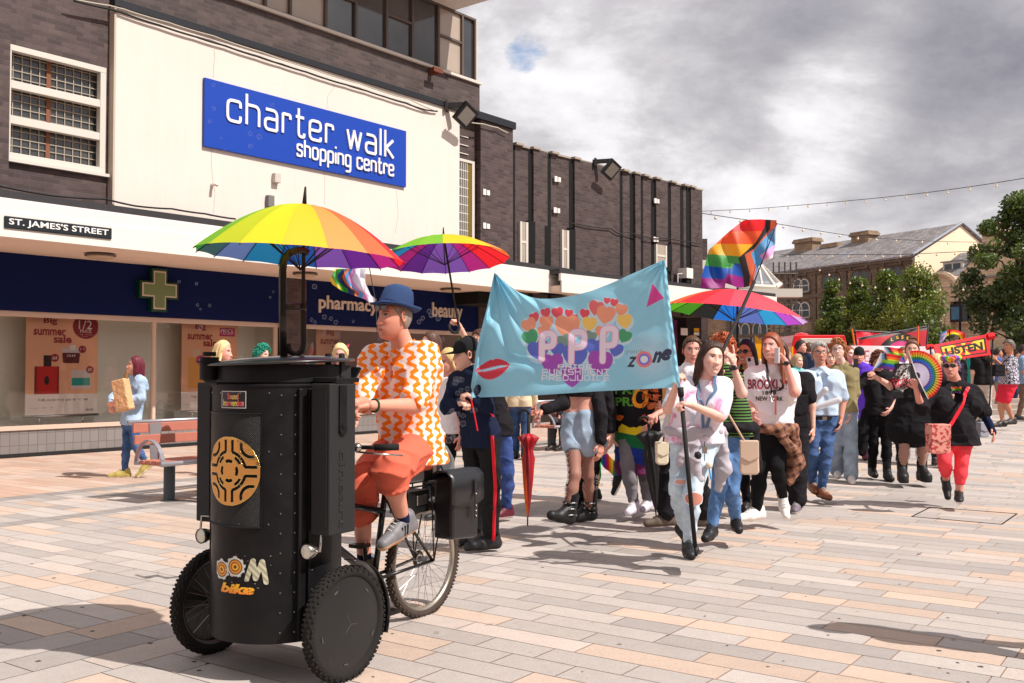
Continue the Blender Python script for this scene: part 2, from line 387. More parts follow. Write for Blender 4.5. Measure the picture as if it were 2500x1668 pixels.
 V=lo+vox*(I+acc/cnt[:, None]);Fs=[]
 for d in range(3):
  e1, e2=[x for x in range(3)if x!=d]
  s0=[slice(None)]*3;s1=[slice(None)]*3;s0[d]=slice(0, -1);s1[d]=slice(1, None)
  a, b=ins[tuple(s0)], ins[tuple(s1)];ed=a!=b;E=np.argwhere(ed)
  fl=a[tuple(E.T)]
  def cell(x, y):
   q=E.copy();q[:, e1]+=x;q[:, e2]+=y;return idx[tuple(q.T)]
  qd=np.stack([cell(-1, -1), cell(0, -1), cell(0, 0), cell(-1, 0)], 1)
  flip=fl if d!=1 else~fl
  qd[~flip]=qd[~flip][:, ::-1];Fs.append(qd)
 Fs=np.concatenate(Fs);Fs=Fs[(Fs>=0).all(1)]
 return V, Fs
def smooth_mesh(V, Fs, it=2):
 n=len(V);e=np.concatenate([Fs[:, [i, (i+1)%4]]for i in range(4)])
 for _ in range(it):
  a=np.zeros((n, 3));c=np.zeros(n)
  for d in range(3):a[:, d]=np.bincount(e[:, 0], V[e[:, 1], d], n)+np.bincount(e[:, 1], V[e[:, 0], d], n)
  c=np.bincount(e[:, 0], minlength=n)+np.bincount(e[:, 1], minlength=n);V=V*0.5+0.5*a/np.maximum(c, 1)[:, None]
 return V
def sdf_obj(name, prims, mt, parent, vox=0.012, k=0.03, it=1, col=None, **kw):
 V, Fs=sdf_mesh(prims, vox, k, **kw);V=smooth_mesh(V, Fs, it)
 return mesh(name, V, Fs, mt, parent, smooth=True, col=col)
def fmat_paving(t):
 c=t.n('ShaderNodeVertexColor', layer_name='Col').outputs[0];o=t.obj()
 n1=t.noise(o, 110, 3, 0.75);n2=t.noise(o, 9, 5, 0.65);n3=t.noise(o, 2.2, 4, 0.6)
 f=t.m('ADD', t.m('MULTIPLY_ADD', n1, 0.7, 0.65), t.m('MULTIPLY_ADD', n2, 0.22, -0.11));f=t.m('ADD', f, t.m('MULTIPLY_ADD', n3, 0.16, -0.08))
 g=t.n('ShaderNodeVectorMath', {0:c, 3:f}, operation='SCALE').outputs[0]
 sp_=t.ramp(t.noise(o, 5.5, 2, 0.5), [(0.0, (0, 0, 0)), (0.735, (0, 0, 0)), (0.76, (1, 1, 1))])
 g=t.mix(t.m('MULTIPLY', sp_, 0.35), g, (0.10, 0.08, 0.07));t.base(g);t.bump(n1, 0.25, 0.003)
M_pave=mat('paving', attr=True, rough=0.82, spec=0.3, fn=fmat_paving)
av=np.array([-.8175, .576]);bv=np.array([.576, .8175])
def slab_colour(A, B, r):
 X, Y=av*A+bv*B
 if A>11.3+0.02*math.sin(B):
  c=random.choice([(.60, .42, .33), (.64, .47, .38), (.58, .43, .35), (.66, .52, .43), (.62, .50, .43)])
 elif 11.02<A<=11.3 or 9.18<A<9.42:c=(.36, .335, .32)
 else:
  c=random.choices([(.53, .485, .46), (.485, .445, .42), (.44, .405, .385), (.62, .49, .405), (.61, .53, .48), (.57, .52, .485)], [4, 4, 2.2, 3.4, 2, 3])[0]
 k=random.uniform(.90, 1.07);return tuple(0.78*v*k*w for v, w in zip(c, (1.03, .98, .945)))
gV, gF, gC=[], [], []
def slab(a0, a1, b0, b1, g=0.003):
 q=[(a0+g, b0+g), (a0+g, b1-g), (a1-g, b1-g), (a1-g, b0+g)];c=slab_colour((a0+a1)/2, (b0+b1)/2, 0);n=len(gV)
 for A, B in q:
  x, y=av*A+bv*B;gV.append((x, y, 0.004+float(gz(x, y))));gC.append(c)
 gF.append((n, n+1, n+2, n+3))
ROW=0.2
def vis(A, B):
 x, y=av*A+bv*B
 return y>1.2 and y<32 and abs(x)<y*0.62+1.6
for ib in range(-40, 190):
 b0=ib*ROW;a=-19+random.uniform(0, .6);brk=[4.38, 5.22, 9.18, 9.42, 11.02, 11.3]
 while a<21:
  ln=random.choice([.38, .5, .56, .6, .66, .78])if a<11.3 else random.choice([.6, .8, .95]);e=a+ln
  for q in brk:
   if a<q<e+.12:e=q;break
  if not(4.37<(a+e)/2<5.23)and vis((a+e)/2, b0):slab(a, e, b0, b0+ROW)
  a=e if not abs(e-4.38)<1e-6 else 5.22
for k in range(3):
 b=-8+random.random()
 while b<30:
  e=b+random.choice([.45, .6, .7, .85])
  if vis(4.8, b):slab(4.38+.28*k, 4.66+.28*k, b, e)
  b=e
paving=mesh('paving', gV, np.array(gF), M_pave, col=np.array(gC));paving['kind']='structure'
M_ground=mat('ground_mortar', (.58, .46, .41), var=.15, vs=3, rough=.95)
xs=np.concatenate([np.linspace(-300, -21, 8), np.arange(-20, 40.1, 1.0), np.linspace(45, 400, 8)]);ys=np.concatenate([np.linspace(-60, -1, 6), np.arange(0, 40.1, 1.0), np.linspace(45, 900, 10)])
gx, gy=np.meshgrid(xs, ys, indexing='ij');i, j=np.meshgrid(np.arange(len(xs)-1), np.arange(len(ys)-1), indexing='ij');a=(i*len(ys)+j).ravel()
g=mesh('ground', np.stack([gx.ravel(), gy.ravel(), gz(gx, gy).ravel()-0.03*(gy.ravel()>11.5)], 1), np.stack([a, a+len(ys), a+len(ys)+1, a+1], 1), M_ground);g['kind']='structure'
M_step=mat('step_stone', (.66, .60, .56), var=.1, vs=8)
b=MB()
for k in range(3):
 b.box((16.2+0.2*k, 25.6+0.55*k, 0.34+.12*k), (9, .56, .24), m=0)
o=b.build('steps', [M_step], bevel=.01);o['kind']='structure'
G0=np.array([-8.44, 16.4]);VPX=3180.0;th=math.atan((VPX-1250)/F)
fu=np.array([math.sin(th), math.cos(th)]);fn_=np.array([math.cos(th), -math.sin(th)])
U3=np.array([*fu, 0]);N3=np.array([*fn_, 0]);Z3=np.array([0, 0, 1.0])
def FP(s, t, z):return np.array([*(G0+fu*s+fn_*t), z])
def FS(px, py, t, g0=None, u=None, n=None):
 g0=G0 if g0 is None else g0;u=fu if u is None else u;n=fn_ if n is None else n
 d=P(px, py, 1.0)-np.array([0, 0, CAMZ]);D=((g0+n*t)@n)/(d[:2]@n);p=np.array([0, 0, CAMZ])+d*D
 return(p[:2]-g0)@u, p[2]
def fs(px, t):return FS(px, 905, t)[0]
def brick_fn(ax='x', c1=(.050, .032, .031), c2=(.098, .064, .060), mo=(.078, .06, .056), s=1.0):
 def f(t):
  o=t.obj();x, y, z=t.xyz(o)
  q=t.m('ADD', t.m('MULTIPLY', x, float(fu[0]+fn_[0])), t.m('MULTIPLY', y, float(fu[1]+fn_[1])))
  v=t.n('ShaderNodeCombineXYZ', {0:q, 1:z, 2:0.0}).outputs[0]
  b=t.n('ShaderNodeTexBrick', {'Vector':v, 'Color1':(*c1, 1), 'Color2':(*c2, 1), 'Mortar':(*mo, 1), 'Scale':1.0, 'Mortar Size':0.006, 'Mortar Smooth':0.2, 'Bias':0.0, 'Brick Width':.235, 'Row Height':.078})
  n=t.noise(o, 3, 4, .6);n2=t.noise(o, 45, 3, .6)
  f_=t.m('ADD', t.m('MULTIPLY_ADD', n, 0.7, 0.65), t.m('MULTIPLY_ADD', n2, 0.5, -0.25))
  t.base(t.n('ShaderNodeVectorMath', {0:b.outputs[0], 3:f_}, operation='SCALE').outputs[0])
  h=t.m('SUBTRACT', t.m('MULTIPLY', n2, 0.3), b.outputs[1]);t.bump(h, 0.5, 0.006)
 return f
M_brick=mat('dark_brick', rough=.6, spec=.35, fn=brick_fn())
M_brick_u=mat('upper_brick', rough=.65, spec=.35, fn=brick_fn(c1=(.050, .035, .032), c2=(.092, .064, .058), mo=(.085, .066, .06)))
def render_fn(t):
 o=t.obj();n=t.noise(o, 1.1, 5, .6);n2=t.noise(o, 24, 4, .6)
 x, y, z=t.xyz(o);v=t.n('ShaderNodeMapping', {'Vector':o, 'Scale':(3.0, 3.0, 0.25)}).outputs[0];st=t.noise(v, 2.0, 5, .7)
 f=t.m('MULTIPLY_ADD', n, 0.10, 0.93);f=t.m('ADD', f, t.m('MULTIPLY_ADD', n2, .05, -.025));f=t.m('ADD', f, t.m('MULTIPLY_ADD', st, .12, -.06))
 t.base(t.n('ShaderNodeVectorMath', {0:(.70, .625, .56), 3:f}, operation='SCALE').outputs[0]);t.bump(n2, .3, .006)
M_render=mat('cream_render', rough=.9, spec=.2, fn=render_fn)
M_white=mat('white_board', (.86, .83, .80), rough=.6, var=.05, vs=2)
M_soffit=mat('soffit_paint', (.86, .77, .70), rough=.8, var=.10, vs=1.5)
M_flash=mat('dark_flashing', (.19, .18, .19), rough=.55, var=.35, vs=12)
M_flashb=mat('black_flashing', (.10, .105, .13), rough=.5, var=.5, vs=14)
M_cable=mat('cable', (.09, .08, .08), rough=.6)
M_cablew=mat('pale_cable', (.72, .68, .62), rough=.6)
def glass_fn(t):
 o=t.obj();n=t.noise(o, .8, 3, .5);t.base(t.ramp(n, [(.3, (.02, .022, .028)), (.7, (.07, .068, .066))]))
M_glassdk=mat('window_glass', rough=.06, spec=.9, fn=glass_fn)
M_alu=mat('window_frame', (.80, .77, .73), rough=.5)
M_alug=mat('grey_frame', (.36, .31, .28), rough=.5)
bld=thing('shopping_centre', 'long dark brick shopping centre with white rendered wall panel above the pharmacy', 'building', (*FP(0, 0, 0), ))
def fbox(b, s0, s1, t0, t1, z0, z1, m=0):return b.box(FP((s0+s1)/2, (t0+t1)/2, (z0+z1)/2), (s1-s0, t1-t0, z1-z0), U3, N3, Z3, m)
def fpart(name, s0, s1, t0, t1, z0, z1, mt, parent=None, bevel=0.0):
 b=MB();fbox(b, s0, s1, t0, t1, z0, z1);return b.build(name, [mt], parent or bld, bevel=bevel)
ZS=3.40
TC, TU, TW=2.2, 1.6, 1.72
sL=fs(0, TC)-4.0
sWa, sWb=fs(272, TW), fs(1121, TW)
sE=fs(1173.5, TW);sM=fs(1243, TU)
ZT=7.40;ZSILL=FS(1173, 201, TW)[1];ZSOF=FS(1165, 44, TW)[1]
s14=fs(1405, TC)
fpart('wall', sL, s14+1.5, -6.0, -2.0, 0, 9, M_brick)
fpart('canopy_soffit', sL, s14, -2.0, TC-.02, ZS, ZS+.18, M_soffit)
b=MB();fbox(b, sL, s14, TC-.04, TC, ZS-.02, ZS+.33);fbox(b, sL, s14, TC-.10, TC-.03, ZS+.325, ZS+.52);fbox(b, sL, s14, TC-.12, TC-.05, ZS+.5, ZS+.55)
b.build('canopy_fascia', [M_white], bld)
fpart('canopy_flashing', sL, s14+.01, TU-.3, TC-.06, ZS+.53, ZS+.66, M_flash)
fpart('canopy_end', s14, s14+.03, TU-.6, TC, ZS, ZS+.53, M_white)
sWin0, sWin1=fs(8, TU), fs(250, TU)
zw1=FS(250, 165, TU)[1];zw0=FS(250, 425, TU)[1]
b=MB()
fbox(b, sL, sWin0, -2.2, TU, ZS+.66, ZT+3);fbox(b, sWin0, sWin1, -2.2, TU, ZS+.66, zw0+.02);fbox(b, sWin0, sWin1, -2.2, TU, zw1-.02, ZT+3)
fbox(b, sWin1, sWa, -2.2, TU-.0, ZS+.66, ZT+3)
b.build('wall', [M_brick], bld)
fpart('pier', sL, sWin0-.02, TU, TU+.12, ZS+.66, ZT+3, M_brick)
fpart('render_panel', sWa, sWb, TU-3.8, TW, ZS+.66, ZT, M_render)
fpart('panel_edge', sWa-.035, sWa, TU-1, TW+.03, ZS+.66, ZT, mat('edge_trim', (.72, .66, .60), rough=.7))
fpart('roof_flashing', sWa-.04, sWb+.05, TW-.5, TW+.05, ZT, ZT+.12, M_flashb)
fpart('upper_wall', sWa-.03, sE, -2.2, TW-.04, ZT+.10, ZSILL-.06, M_brick_u)
fpart('upper_sill', sWa, sE+.02, TW-.6, TW+.02, ZSILL-.06, ZSILL, M_alu)
win=MB();fr=MB();sWx=fs(1160, TW-.1)
mull=[fs(x, TW-.1)for x in(640, 702, 790, 864, 940, 1004, 1068, 1127, 1158)]
s=mull[0]
while s>sWa:s-=1.35;mull.insert(0, s)
up=thing('window_strip', None, None, (*FP(sWx, TW-.1, ZSILL), ));up.parent=bld;up.location=Vector(FP(sWx, TW-.1, ZSILL)-np.array(bld.location))
M_blind=mat('window_blind', (.66, .60, .54), rough=.25, var=.12, vs=2, spec=.7)
for k in range(len(mull)-1):
 a, c=mull[k]+.03, mull[k+1]-.03;bb=MB()
 fbox(bb, a, c, TW-.16, TW-.13, ZSILL+.04, ZSOF-.03)
 bb.build('pane', [M_blind if k in(2, 3, 4, len(mull)-9, len(mull)-8, len(mull)-3)else M_glassdk], up)
for k, a in enumerate(mull):fbox(fr, a-.03, a+.03, TW-.14, TW-.07, ZSILL, ZSOF)
fbox(fr, mull[0], mull[-1], TW-.14, TW-.07, ZSILL, ZSILL+.05);fbox(fr, mull[0], mull[-1], TW-.14, TW-.07, ZSOF-.05, ZSOF)
for k in(-3, -5, -7):fbox(fr, mull[k], mull[k+1]if k+1<0 else mull[-1], TW-.14, TW-.08, ZSOF-.72, ZSOF-.67)
fr.build('frame', [M_alug], up)
fpart('corner_post', mull[-1]+.03, sE-.05, TW-2.2, TW-.08, ZSILL, ZSOF, mat('corner_white', (.85, .80, .76)))
b=MB();sR=fs(1228, TW+1.35);fbox(b, sWa-3, sR, -2, TW+1.35, ZSOF, ZSOF+.25);b.build('roof_slab', [M_white], bld)
fpart('parapet', sWa-3, sR-.1, -2, TW+1.25, ZSOF+.25, ZSOF+1.2, M_brick_u)
wl=bpy.data.objects.new('window', None);COL.objects.link(wl);wl.parent=bld;wl.location=Vector(FP(sWin0, TU, zw0)-np.array(bld.location))
fr=MB();gl=MB();gr=MB();H_=zw1-zw0;w_=sWin1-sWin0
fbox(fr, sWin0, sWin1, TU-.1, TU+.02, zw0, zw0+.10);fbox(fr, sWin0, sWin1, TU-.1, TU+.02, zw1-.09, zw1)
fbox(fr, sWin1-.10, sWin1, TU-.1, TU+.018, zw0+.1, zw1-.09);fbox(fr, sWin0, sWin0+.05, TU-.1, TU+.018, zw0+.1, zw1-.09)
for q in(.345, .655):fbox(fr, sWin0+.05, sWin1-.1, TU-.1, TU+.012, zw0+H_*q-.06, zw0+H_*q+.06)
fr.build('frame', [M_alu], wl, bevel=.006)
fbox(gl, sWin0, sWin1, TU-.20, TU-.16, zw0, zw1);gl.build('pane', [M_glassdk], wl)
for k in range(1, 12):fbox(gr, sWin0+w_*k/11.5, sWin0+w_*k/11.5+.014, TU-.155, TU-.14, zw0, zw1)
for k in range(1, 15):fbox(gr, sWin0, sWin1, TU-.150, TU-.136, zw0+H_*k/15, zw0+H_*k/15+.014)
gr.build('wire_grid', [mat('wire', (.62, .58, .52))], wl)
fpart('post', sWin0+w_*.42, sWin0+w_*.42+.07, TU-.155, TU-.135, zw0, zw1, mat('orange_post', (.48, .30, .20)), wl)
fpart('window_sill', sWin0-.03, sWin1+.06, TU, TU+.08, zw0-.05, zw0, M_alu)
fpart('wall', sWb, fs(1163, TU), -2.2, TU-.05, ZS+.66, ZT-.03, M_brick)
fpart('pier', fs(1173, TU+.12), sM, -2.2, TU+.12, ZS+.66, ZT-.02, M_brick)
fpart('wall', fs(1163, TU), fs(1173, TU+.12), -2.2, TU-.3, ZS+.66, ZT-.03, M_brick)
fpart('coping', sWb, sM+.05, -1, TU+.18, ZT-.03, ZT+.14, M_flashb)
zq1=FS(1140, 392, TU-.05)[1];a, c=fs(1119, TU-.03), fs(1156, TU-.03)
wq=bpy.data.objects.new('window', None);COL.objects.link(wq);wq.parent=bld;wq.location=Vector(FP(a, TU, 5)-np.array(bld.location))
fpart('pane', a, c, TU-.06, TU-.035, ZS+.8, zq1, M_glassdk, wq)
fr=MB();fbox(fr, c-.09, c, TU-.05, TU, ZS+.8, zq1);fbox(fr, a, c, TU-.05, TU-.002, zq1-.06, zq1)
w2=c-a
for k in range(1, 5):fbox(fr, a+w2*.13*k, a+w2*.13*k+.02, TU-.045, TU-.02, ZS+.8, zq1-.06)
for k in range(14):z_=ZS+.9+k*.2;fbox(fr, a, a+w2*.62, TU-.046, TU-.022, z_, z_+.02)
fr.build('frame', [M_alu], wq)
fpart('curtain', a+w2*.55, c-.09, TU-.034, TU-.03, ZS+.8, zq1-.06, mat('olive_panel', (.44, .36, .14), rough=.6), wq)
M_plate=mat('white_plate', (.88, .85, .82), rough=.6)
def plates(lst, t):
 for px, py in lst:
  s, z=FS(px, py, t);b=MB();fbox(b, s-.12, s-.015, t, t+.015, z-.07, z+.07);fbox(b, s+.015, s+.12, t, t+.016, z-.06, z+.06);b.build('wall_plate', [M_plate], bld)
plates([(1187, 470), (1187, 552)], TU+.12)
g2=np.array([-.05, 24.4]);th2=math.atan((3523-1250)/F);u2=np.array([math.sin(th2), math.cos(th2)]);n2=np.array([math.cos(th2), -math.sin(th2)])
U4=np.array([*u2, 0]);N4=np.array([*n2, 0])
def FP2(s, t, z):return np.array([*(g2+u2*s+n2*t), z])
def FS2(px, py, t):return FS(px, py, t, g2, u2, n2)
def f2(px, t=0):return FS2(px, 905, t)[0]
def fbox2(b, s0, s1, t0, t1, z0, z1, m=0):return b.box(FP2((s0+s1)/2, (t0+t1)/2, (z0+z1)/2), (s1-s0, t1-t0, z1-z0), U4, N4, Z3, m)
far=thing('brick_hall', 'dark brick block with tall vertical black recesses beside the shopping centre', 'building', (*FP2(0, 0, 0), ))
M_brick2=mat('dark_brick_b', rough=.65, spec=.35, fn=brick_fn(c1=(.046, .030, .028), c2=(.088, .058, .054)))
ZF=7.08;Z0=ZS+.3
slots=[(1248, 1256), (1291, 1298), (1335, 1344), (1391, 1399), (1512, 1520), (1540, 1547), (1563, 1570), (1592, 1599), (1630, 1637), (1662, 1669), (1678, 1685)]
b=MB();M_slot_shade=mat('slot_shade', (.02, .018, .018), rough=.9)
edges=[f2(1246)]+[f2(x)for s_ in slots for x in s_]+[f2(1714)]
for k in range(0, len(edges), 2):
 if k==0:continue
b2=MB();s0=f2(1250);s1=f2(1714)
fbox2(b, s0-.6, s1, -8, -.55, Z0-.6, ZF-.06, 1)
prev=None
slots=[(a_-1.5, c_+1.5)for a_, c_ in slots]
for k, (x0, x1)in enumerate(slots):
 a=f2(x1, 0);c=f2(slots[k+1][0], 0)if k+1<len(slots)else s1
 proud=(.0, .05, .0, .05, .0, .06, .0, .05, .02, .0, .04)[k]
 fbox2(b, a, c, -.6, proud, Z0-.6, ZF-.04, 0)
for x0, x1 in slots:fbox2(b, f2(x0), f2(x1), -.5, -.004, Z0-.6, ZF-.05, 1)  # flush black filler stands in for the shade inside the open slots
b.build('wall', [M_brick2, M_slot_shade], far)
b=MB()
for k, (x0, x1)in enumerate(slots):
 a=f2(x1, 0)-.05;c=f2(slots[k+1][0], 0)+.02 if k+1<len(slots)else s1+.05
 fbox2(b, a, a+.28, -.7, .10, ZF-.04, ZF+.015);fbox2(b, a+.28, c, -.7, .05, ZF-.06, ZF-.012)
b.build('coping', [mat('coping_stone', (.62, .57, .52), rough=.8)], far)
for(x0, x1, y0, y1)in((1272, 1284, 543, 640), (1374, 1384, 563, 655), (1603, 1624, 600, 650)):
 s_, z1_=FS2(x1, y0, .05);s_0, z0_=FS2(x0, y1, .05)
 w=bpy.data.objects.new('window', None);COL.objects.link(w);w.parent=far;w.location=Vector(FP2(s_0, .05, z0_)-np.array(far.location))
 b=MB();fbox2(b, s_0-.02, s_+.02, .0, .058, z0_, z1_);b.build('pane', [M_blind], w)
 b=MB();fbox2(b, s_0-.05, s_0+.01, .0, .075, z0_, z1_);fbox2(b, s_-.02, s_+.06, .0, .075, z0_, z1_);fbox2(b, s_0, s_, .0, .07, (z0_+z1_)/2-.03, (z0_+z1_)/2+.03);b.build('frame', [M_alu], w)
 b=MB();fbox2(b, s_+.06, s_+.34, .0, .062, z0_-.1, z1_+.05);b.build('recess_shade', [M_slot_shade], far)  # proud black slab in place of a shaded recess beside the window
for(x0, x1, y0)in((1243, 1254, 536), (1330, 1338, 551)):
 s_0=f2(x0, .05);s_1=f2(x1, .05);b=MB();fbox2(b, s_0, s_1, 0, .055, Z0, FS2(x0, y0, .05)[1]);b.build('recess_shade', [M_slot_shade], far)  # black strip on the wall standing in for recess shade
for px, py in((1361, 438), (1359, 514), (1603, 491), (1601, 585)):
 s, z=FS2(px, py, .06);b=MB();fbox2(b, s-.12, s-.015, .04, .075, z-.07, z+.07);fbox2(b, s+.015, s+.12, .04, .076, z-.06, z+.06);b.build('wall_plate', [M_plate], far)
c0=f2(1372, .9);c1=f2(1900, .9)
b=MB();fbox2(b, c0, c1, .86, .90, ZS-.02, ZS+.28);fbox2(b, c0, c1, .80, .87, ZS+.27, ZS+.45);b.build('canopy_fascia', [M_white], far)
b=MB();fbox2(b, c0, c1, -2, .84, ZS, ZS+.15);b.build('canopy_soffit', [M_soffit], far)
b=MB();fbox2(b, c0, c1, -.02, .83, ZS+.44, ZS+.56);b.build('canopy_flashing', [M_flash], far)
M_redf=mat('red_fascia', (.62, .10, .14), rough=.5);M_shopdk=mat('shop_dark', (.16, .12, .11), rough=.4, var=.3, vs=3)
b=MB();fbox2(b, c0, f2(1665, -1), -2.1, -1.6, 2.75, ZS, 1);fbox2(b, c0, f2(1690, -1), -2.3, -1.65, 0, 2.75, 0);b.build('shopfront', [M_shopdk, M_redf], far)
def sunset(t):
 x, y, z=t.xyz(t.obj());t.base(t.ramp(t.m('MULTIPLY_ADD', z, .42, -.15), [(.1, (.55, .32, .10)), (.5, (.72, .36, .15)), (.75, (.45, .12, .20)), (1, (.20, .05, .16))]))
b=MB();fbox2(b, f2(1652, -1), f2(1715, -1), -1.6, -1.56, .5, 3.1);b.build('mural_panel', [mat('mural', rough=.6, fn=sunset)], far)
M_dkpost=mat('dark_post', (.10, .09, .09));b=MB();fbox2(b, f2(1722, -.5), f2(1758, -.5), -1.7, -1.2, 0, ZS);b.build('doorway', [M_dkpost], far)
for(x0, x1, y0, y1, cc, tx)in((1663, 1679, 801, 819, (.9, .88, .86), 'WELCOME\nTO THE\nMARKET'), (1695, 1707, 801, 810, (.9, .65, .1), ''), (1695, 1707, 811, 819, (.9, .88, .86), 'NO BALL')):
 s_0, z1_=FS2(x0, y0, -1.15);s_1, z0_=FS2(x1, y1, -1.15);b=MB();fbox2(b, s_0, s_1, -1.17, -1.15, z0_, z1_);nb=b.build('notice', [mat('notice%g'%cc[1], cc)], far)
pb=thing('stair_tower', 'small dark brick stair tower just beyond the end of the brick hall', 'building', (*P(1725, 905, 40)[:2], 0))
b=MB();q=P(1725, 575, 40);b.box((q[0]-.35, 42.5, q[2]/2), (1.15, 3, q[2]), m=0);b.build('tower', [M_brick2], pb)
b=MB();b.box((q[0]+.25, 40.8, 5.8), (2.2, .3, .35));b.box((q[0]+.25, 40.8, 4.9), (2.2, .3, .35));b.box((q[0]+.25, 40.9, 5.35), (2.1, .1, .8));b.build('white_band', [M_white], pb)
M_navy=mat('navy_fascia', (.005, .012, .17), rough=.55, spec=.25, linear=True)
M_navy=mat('navy_fascia2', (.001, .007, .062), rough=.7, spec=.15, linear=True)
shop=thing('pharmacy_shopfront', 'navy pharmacy shopfront with lit display windows and green cross under the canopy', 'shopfront', (*FP(fs(0, 0), 0, 0), ))
zf0=FS(0, 757, .1)[1];zsill=FS(0, 1053, .05)[1]
e1=fs(684, .1);e2a=fs(745, .1);e2b=fs(1166, .1)
for(a, c)in((sL, e1), (e2a, e2b)):
 fpart('fascia', a, c, -.2, .1, zf0, ZS-.003, M_navy, shop)
fpart('pillar', e1+.01, e2a-.01, -.5, .14, 0, ZS-.004, M_brick, shop)
fpart('pillar', e2b+.01, e2b+.9, -.5, .14, 0, ZS-.004, M_brick, shop)
fpart('side_wall', e2b+.9, s14+1.5, -.8, -.3, 0, ZS-.004, M_shopdk, shop)
def tile_fn(t):
 o=t.obj();x, y, z=t.xyz(o);q=t.m('ADD', t.m('MULTIPLY', x, float(fu[0])), t.m('MULTIPLY', y, float(fu[1])))
 v=t.n('ShaderNodeCombineXYZ', {0:q, 1:z, 2:0.0}).outputs[0]
 b_=t.n('ShaderNodeTexBrick', {'Vector':v, 'Color1':(.19, .17, .165, 1), 'Color2':(.225, .205, .195, 1), 'Mortar':(.13, .115, .11, 1), 'Scale':1.0, 'Mortar Size':.007, 'Brick Width':.155, 'Row Height':.2}, offset=0.0);t.base(b_.outputs[0])
M_tile=mat('plinth_tile', rough=.35, fn=tile_fn)
M_cream=mat('shop_back', (.93, .91, .86), rough=.7, var=.05, vs=1)
M_frame=mat('shop_frame', (.80, .69, .62), rough=.45)
def shopglass(t):
 tr=t.n('ShaderNodeBsdfTransparent', {0:(.98, .99, .98, 1)});gl_=t.n('ShaderNodeBsdfGlossy', {0:(1, 1, 1, 1), 1:.02});fr_=t.n('ShaderNodeFresnel', {0:1.5})
 mx_=t.n('ShaderNodeMixShader', {0:fr_.outputs[0]});t.L.new(tr.outputs[0], mx_.inputs[1]);t.L.new(gl_.outputs[0], mx_.inputs[2]);t.L.new(mx_.outputs[0], t.N['Material Output'].inputs[0])
M_clear=mat('shop_glass', fn=shopglass)
for(a, c, mul)in((sL, e1, [fs(377, .05)]), (e2a, e2b, [fs(960, .05)])):
 fpart('plinth', a, c, -.2, .04, 0, zsill, M_tile, shop);fpart('skirting', a, c, .04, .06, 0, .07, mat('skirt', (.10, .09, .09)), shop)
 fpart('sill', a, c, -.25, .07, zsill, zsill+.07, M_frame, shop)
 fpart('back_wall', a, c, -.75, -.70, zsill, zf0, M_cream, shop);fpart('display_floor', a, c, -.70, -.25, zsill, zsill+.02, M_cream, shop)
 fpart('ceiling', a, c, -.75, -.2, zf0+.001, zf0+.03, M_cream, shop)
 for q in(a, c-.02):fpart('cheek', q, q+.03, -.70, -.01, zsill+.07, zf0, M_cream, shop)
 fpart('glass', a, c, -.02, -.01, zsill+.07, zf0, M_clear, shop)
 b=MB();fbox(b, a, c, -.03, .05, zf0-.09, zf0-.001)
 for q in mul+[a+.03, c-.06]:fbox(b, q-.03, q+.03, -.03, .048, zsill+.07, zf0-.09)
 b.build('window_frame', [M_frame], shop)
def fascia_pl(t):return lambda a, b, h:FP(a, t+h, b)
M_letter=mat('sign_letter', (.80, .74, .68), rough=.5)
x0, z1=FS(780, 722, .14);x1, z0=FS(919, 766, .14)
text3d('lettering', 'pharmacy', (x0, z0-.05, x1+.05, z1+.02), fascia_pl(.10), M_letter, shop, depth=.03, bold=.02)
x0, z1=FS(1057, 742, .14);x1, z0=FS(1127, 785, .14)
text3d('lettering', 'beauty', (x0, z0-.03, x1+.05, z1+.04), fascia_pl(.10), M_letter, shop, depth=.03, bold=.02)
cx, cz=FS(388, 709, .2)
def cross(w, a):return[(-a, -w), (a, -w), (a, -a), (w, -a), (w, a), (a, a), (a, w), (-a, w), (-a, a), (-w, a), (-w, -a), (-a, -a)]
cr=MB();cr.prism(cross(.40, .16), FP(cx, .16, cz), U3, Z3, .12, 0);cr.build('green_cross', [mat('cross_green', (.0, .22, .10), rough=.4, spec=.5)], shop)
cr=MB();cr.prism(cross(.355, .125), FP(cx, .226, cz), U3, Z3, .012, 0);cr.build('cross_rim', [M_letter], shop)
cr=MB();cr.prism(cross(.325, .10), FP(cx, .234, cz), U3, Z3, .012, 0);cr.build('cross_face', [mat('cross_face', (.44, .50, .33), rough=.4)], shop)
M_print=mat('printed', attr=True, rough=.55, spec=.3)
C_SAL=np.array(lin((1.0, .74, .62)));C_MAR=np.array(lin((.60, .07, .17)));C_WH=np.array(lin((.98, .93, .91)));C_DK=np.array(lin((.10, .08, .10)))
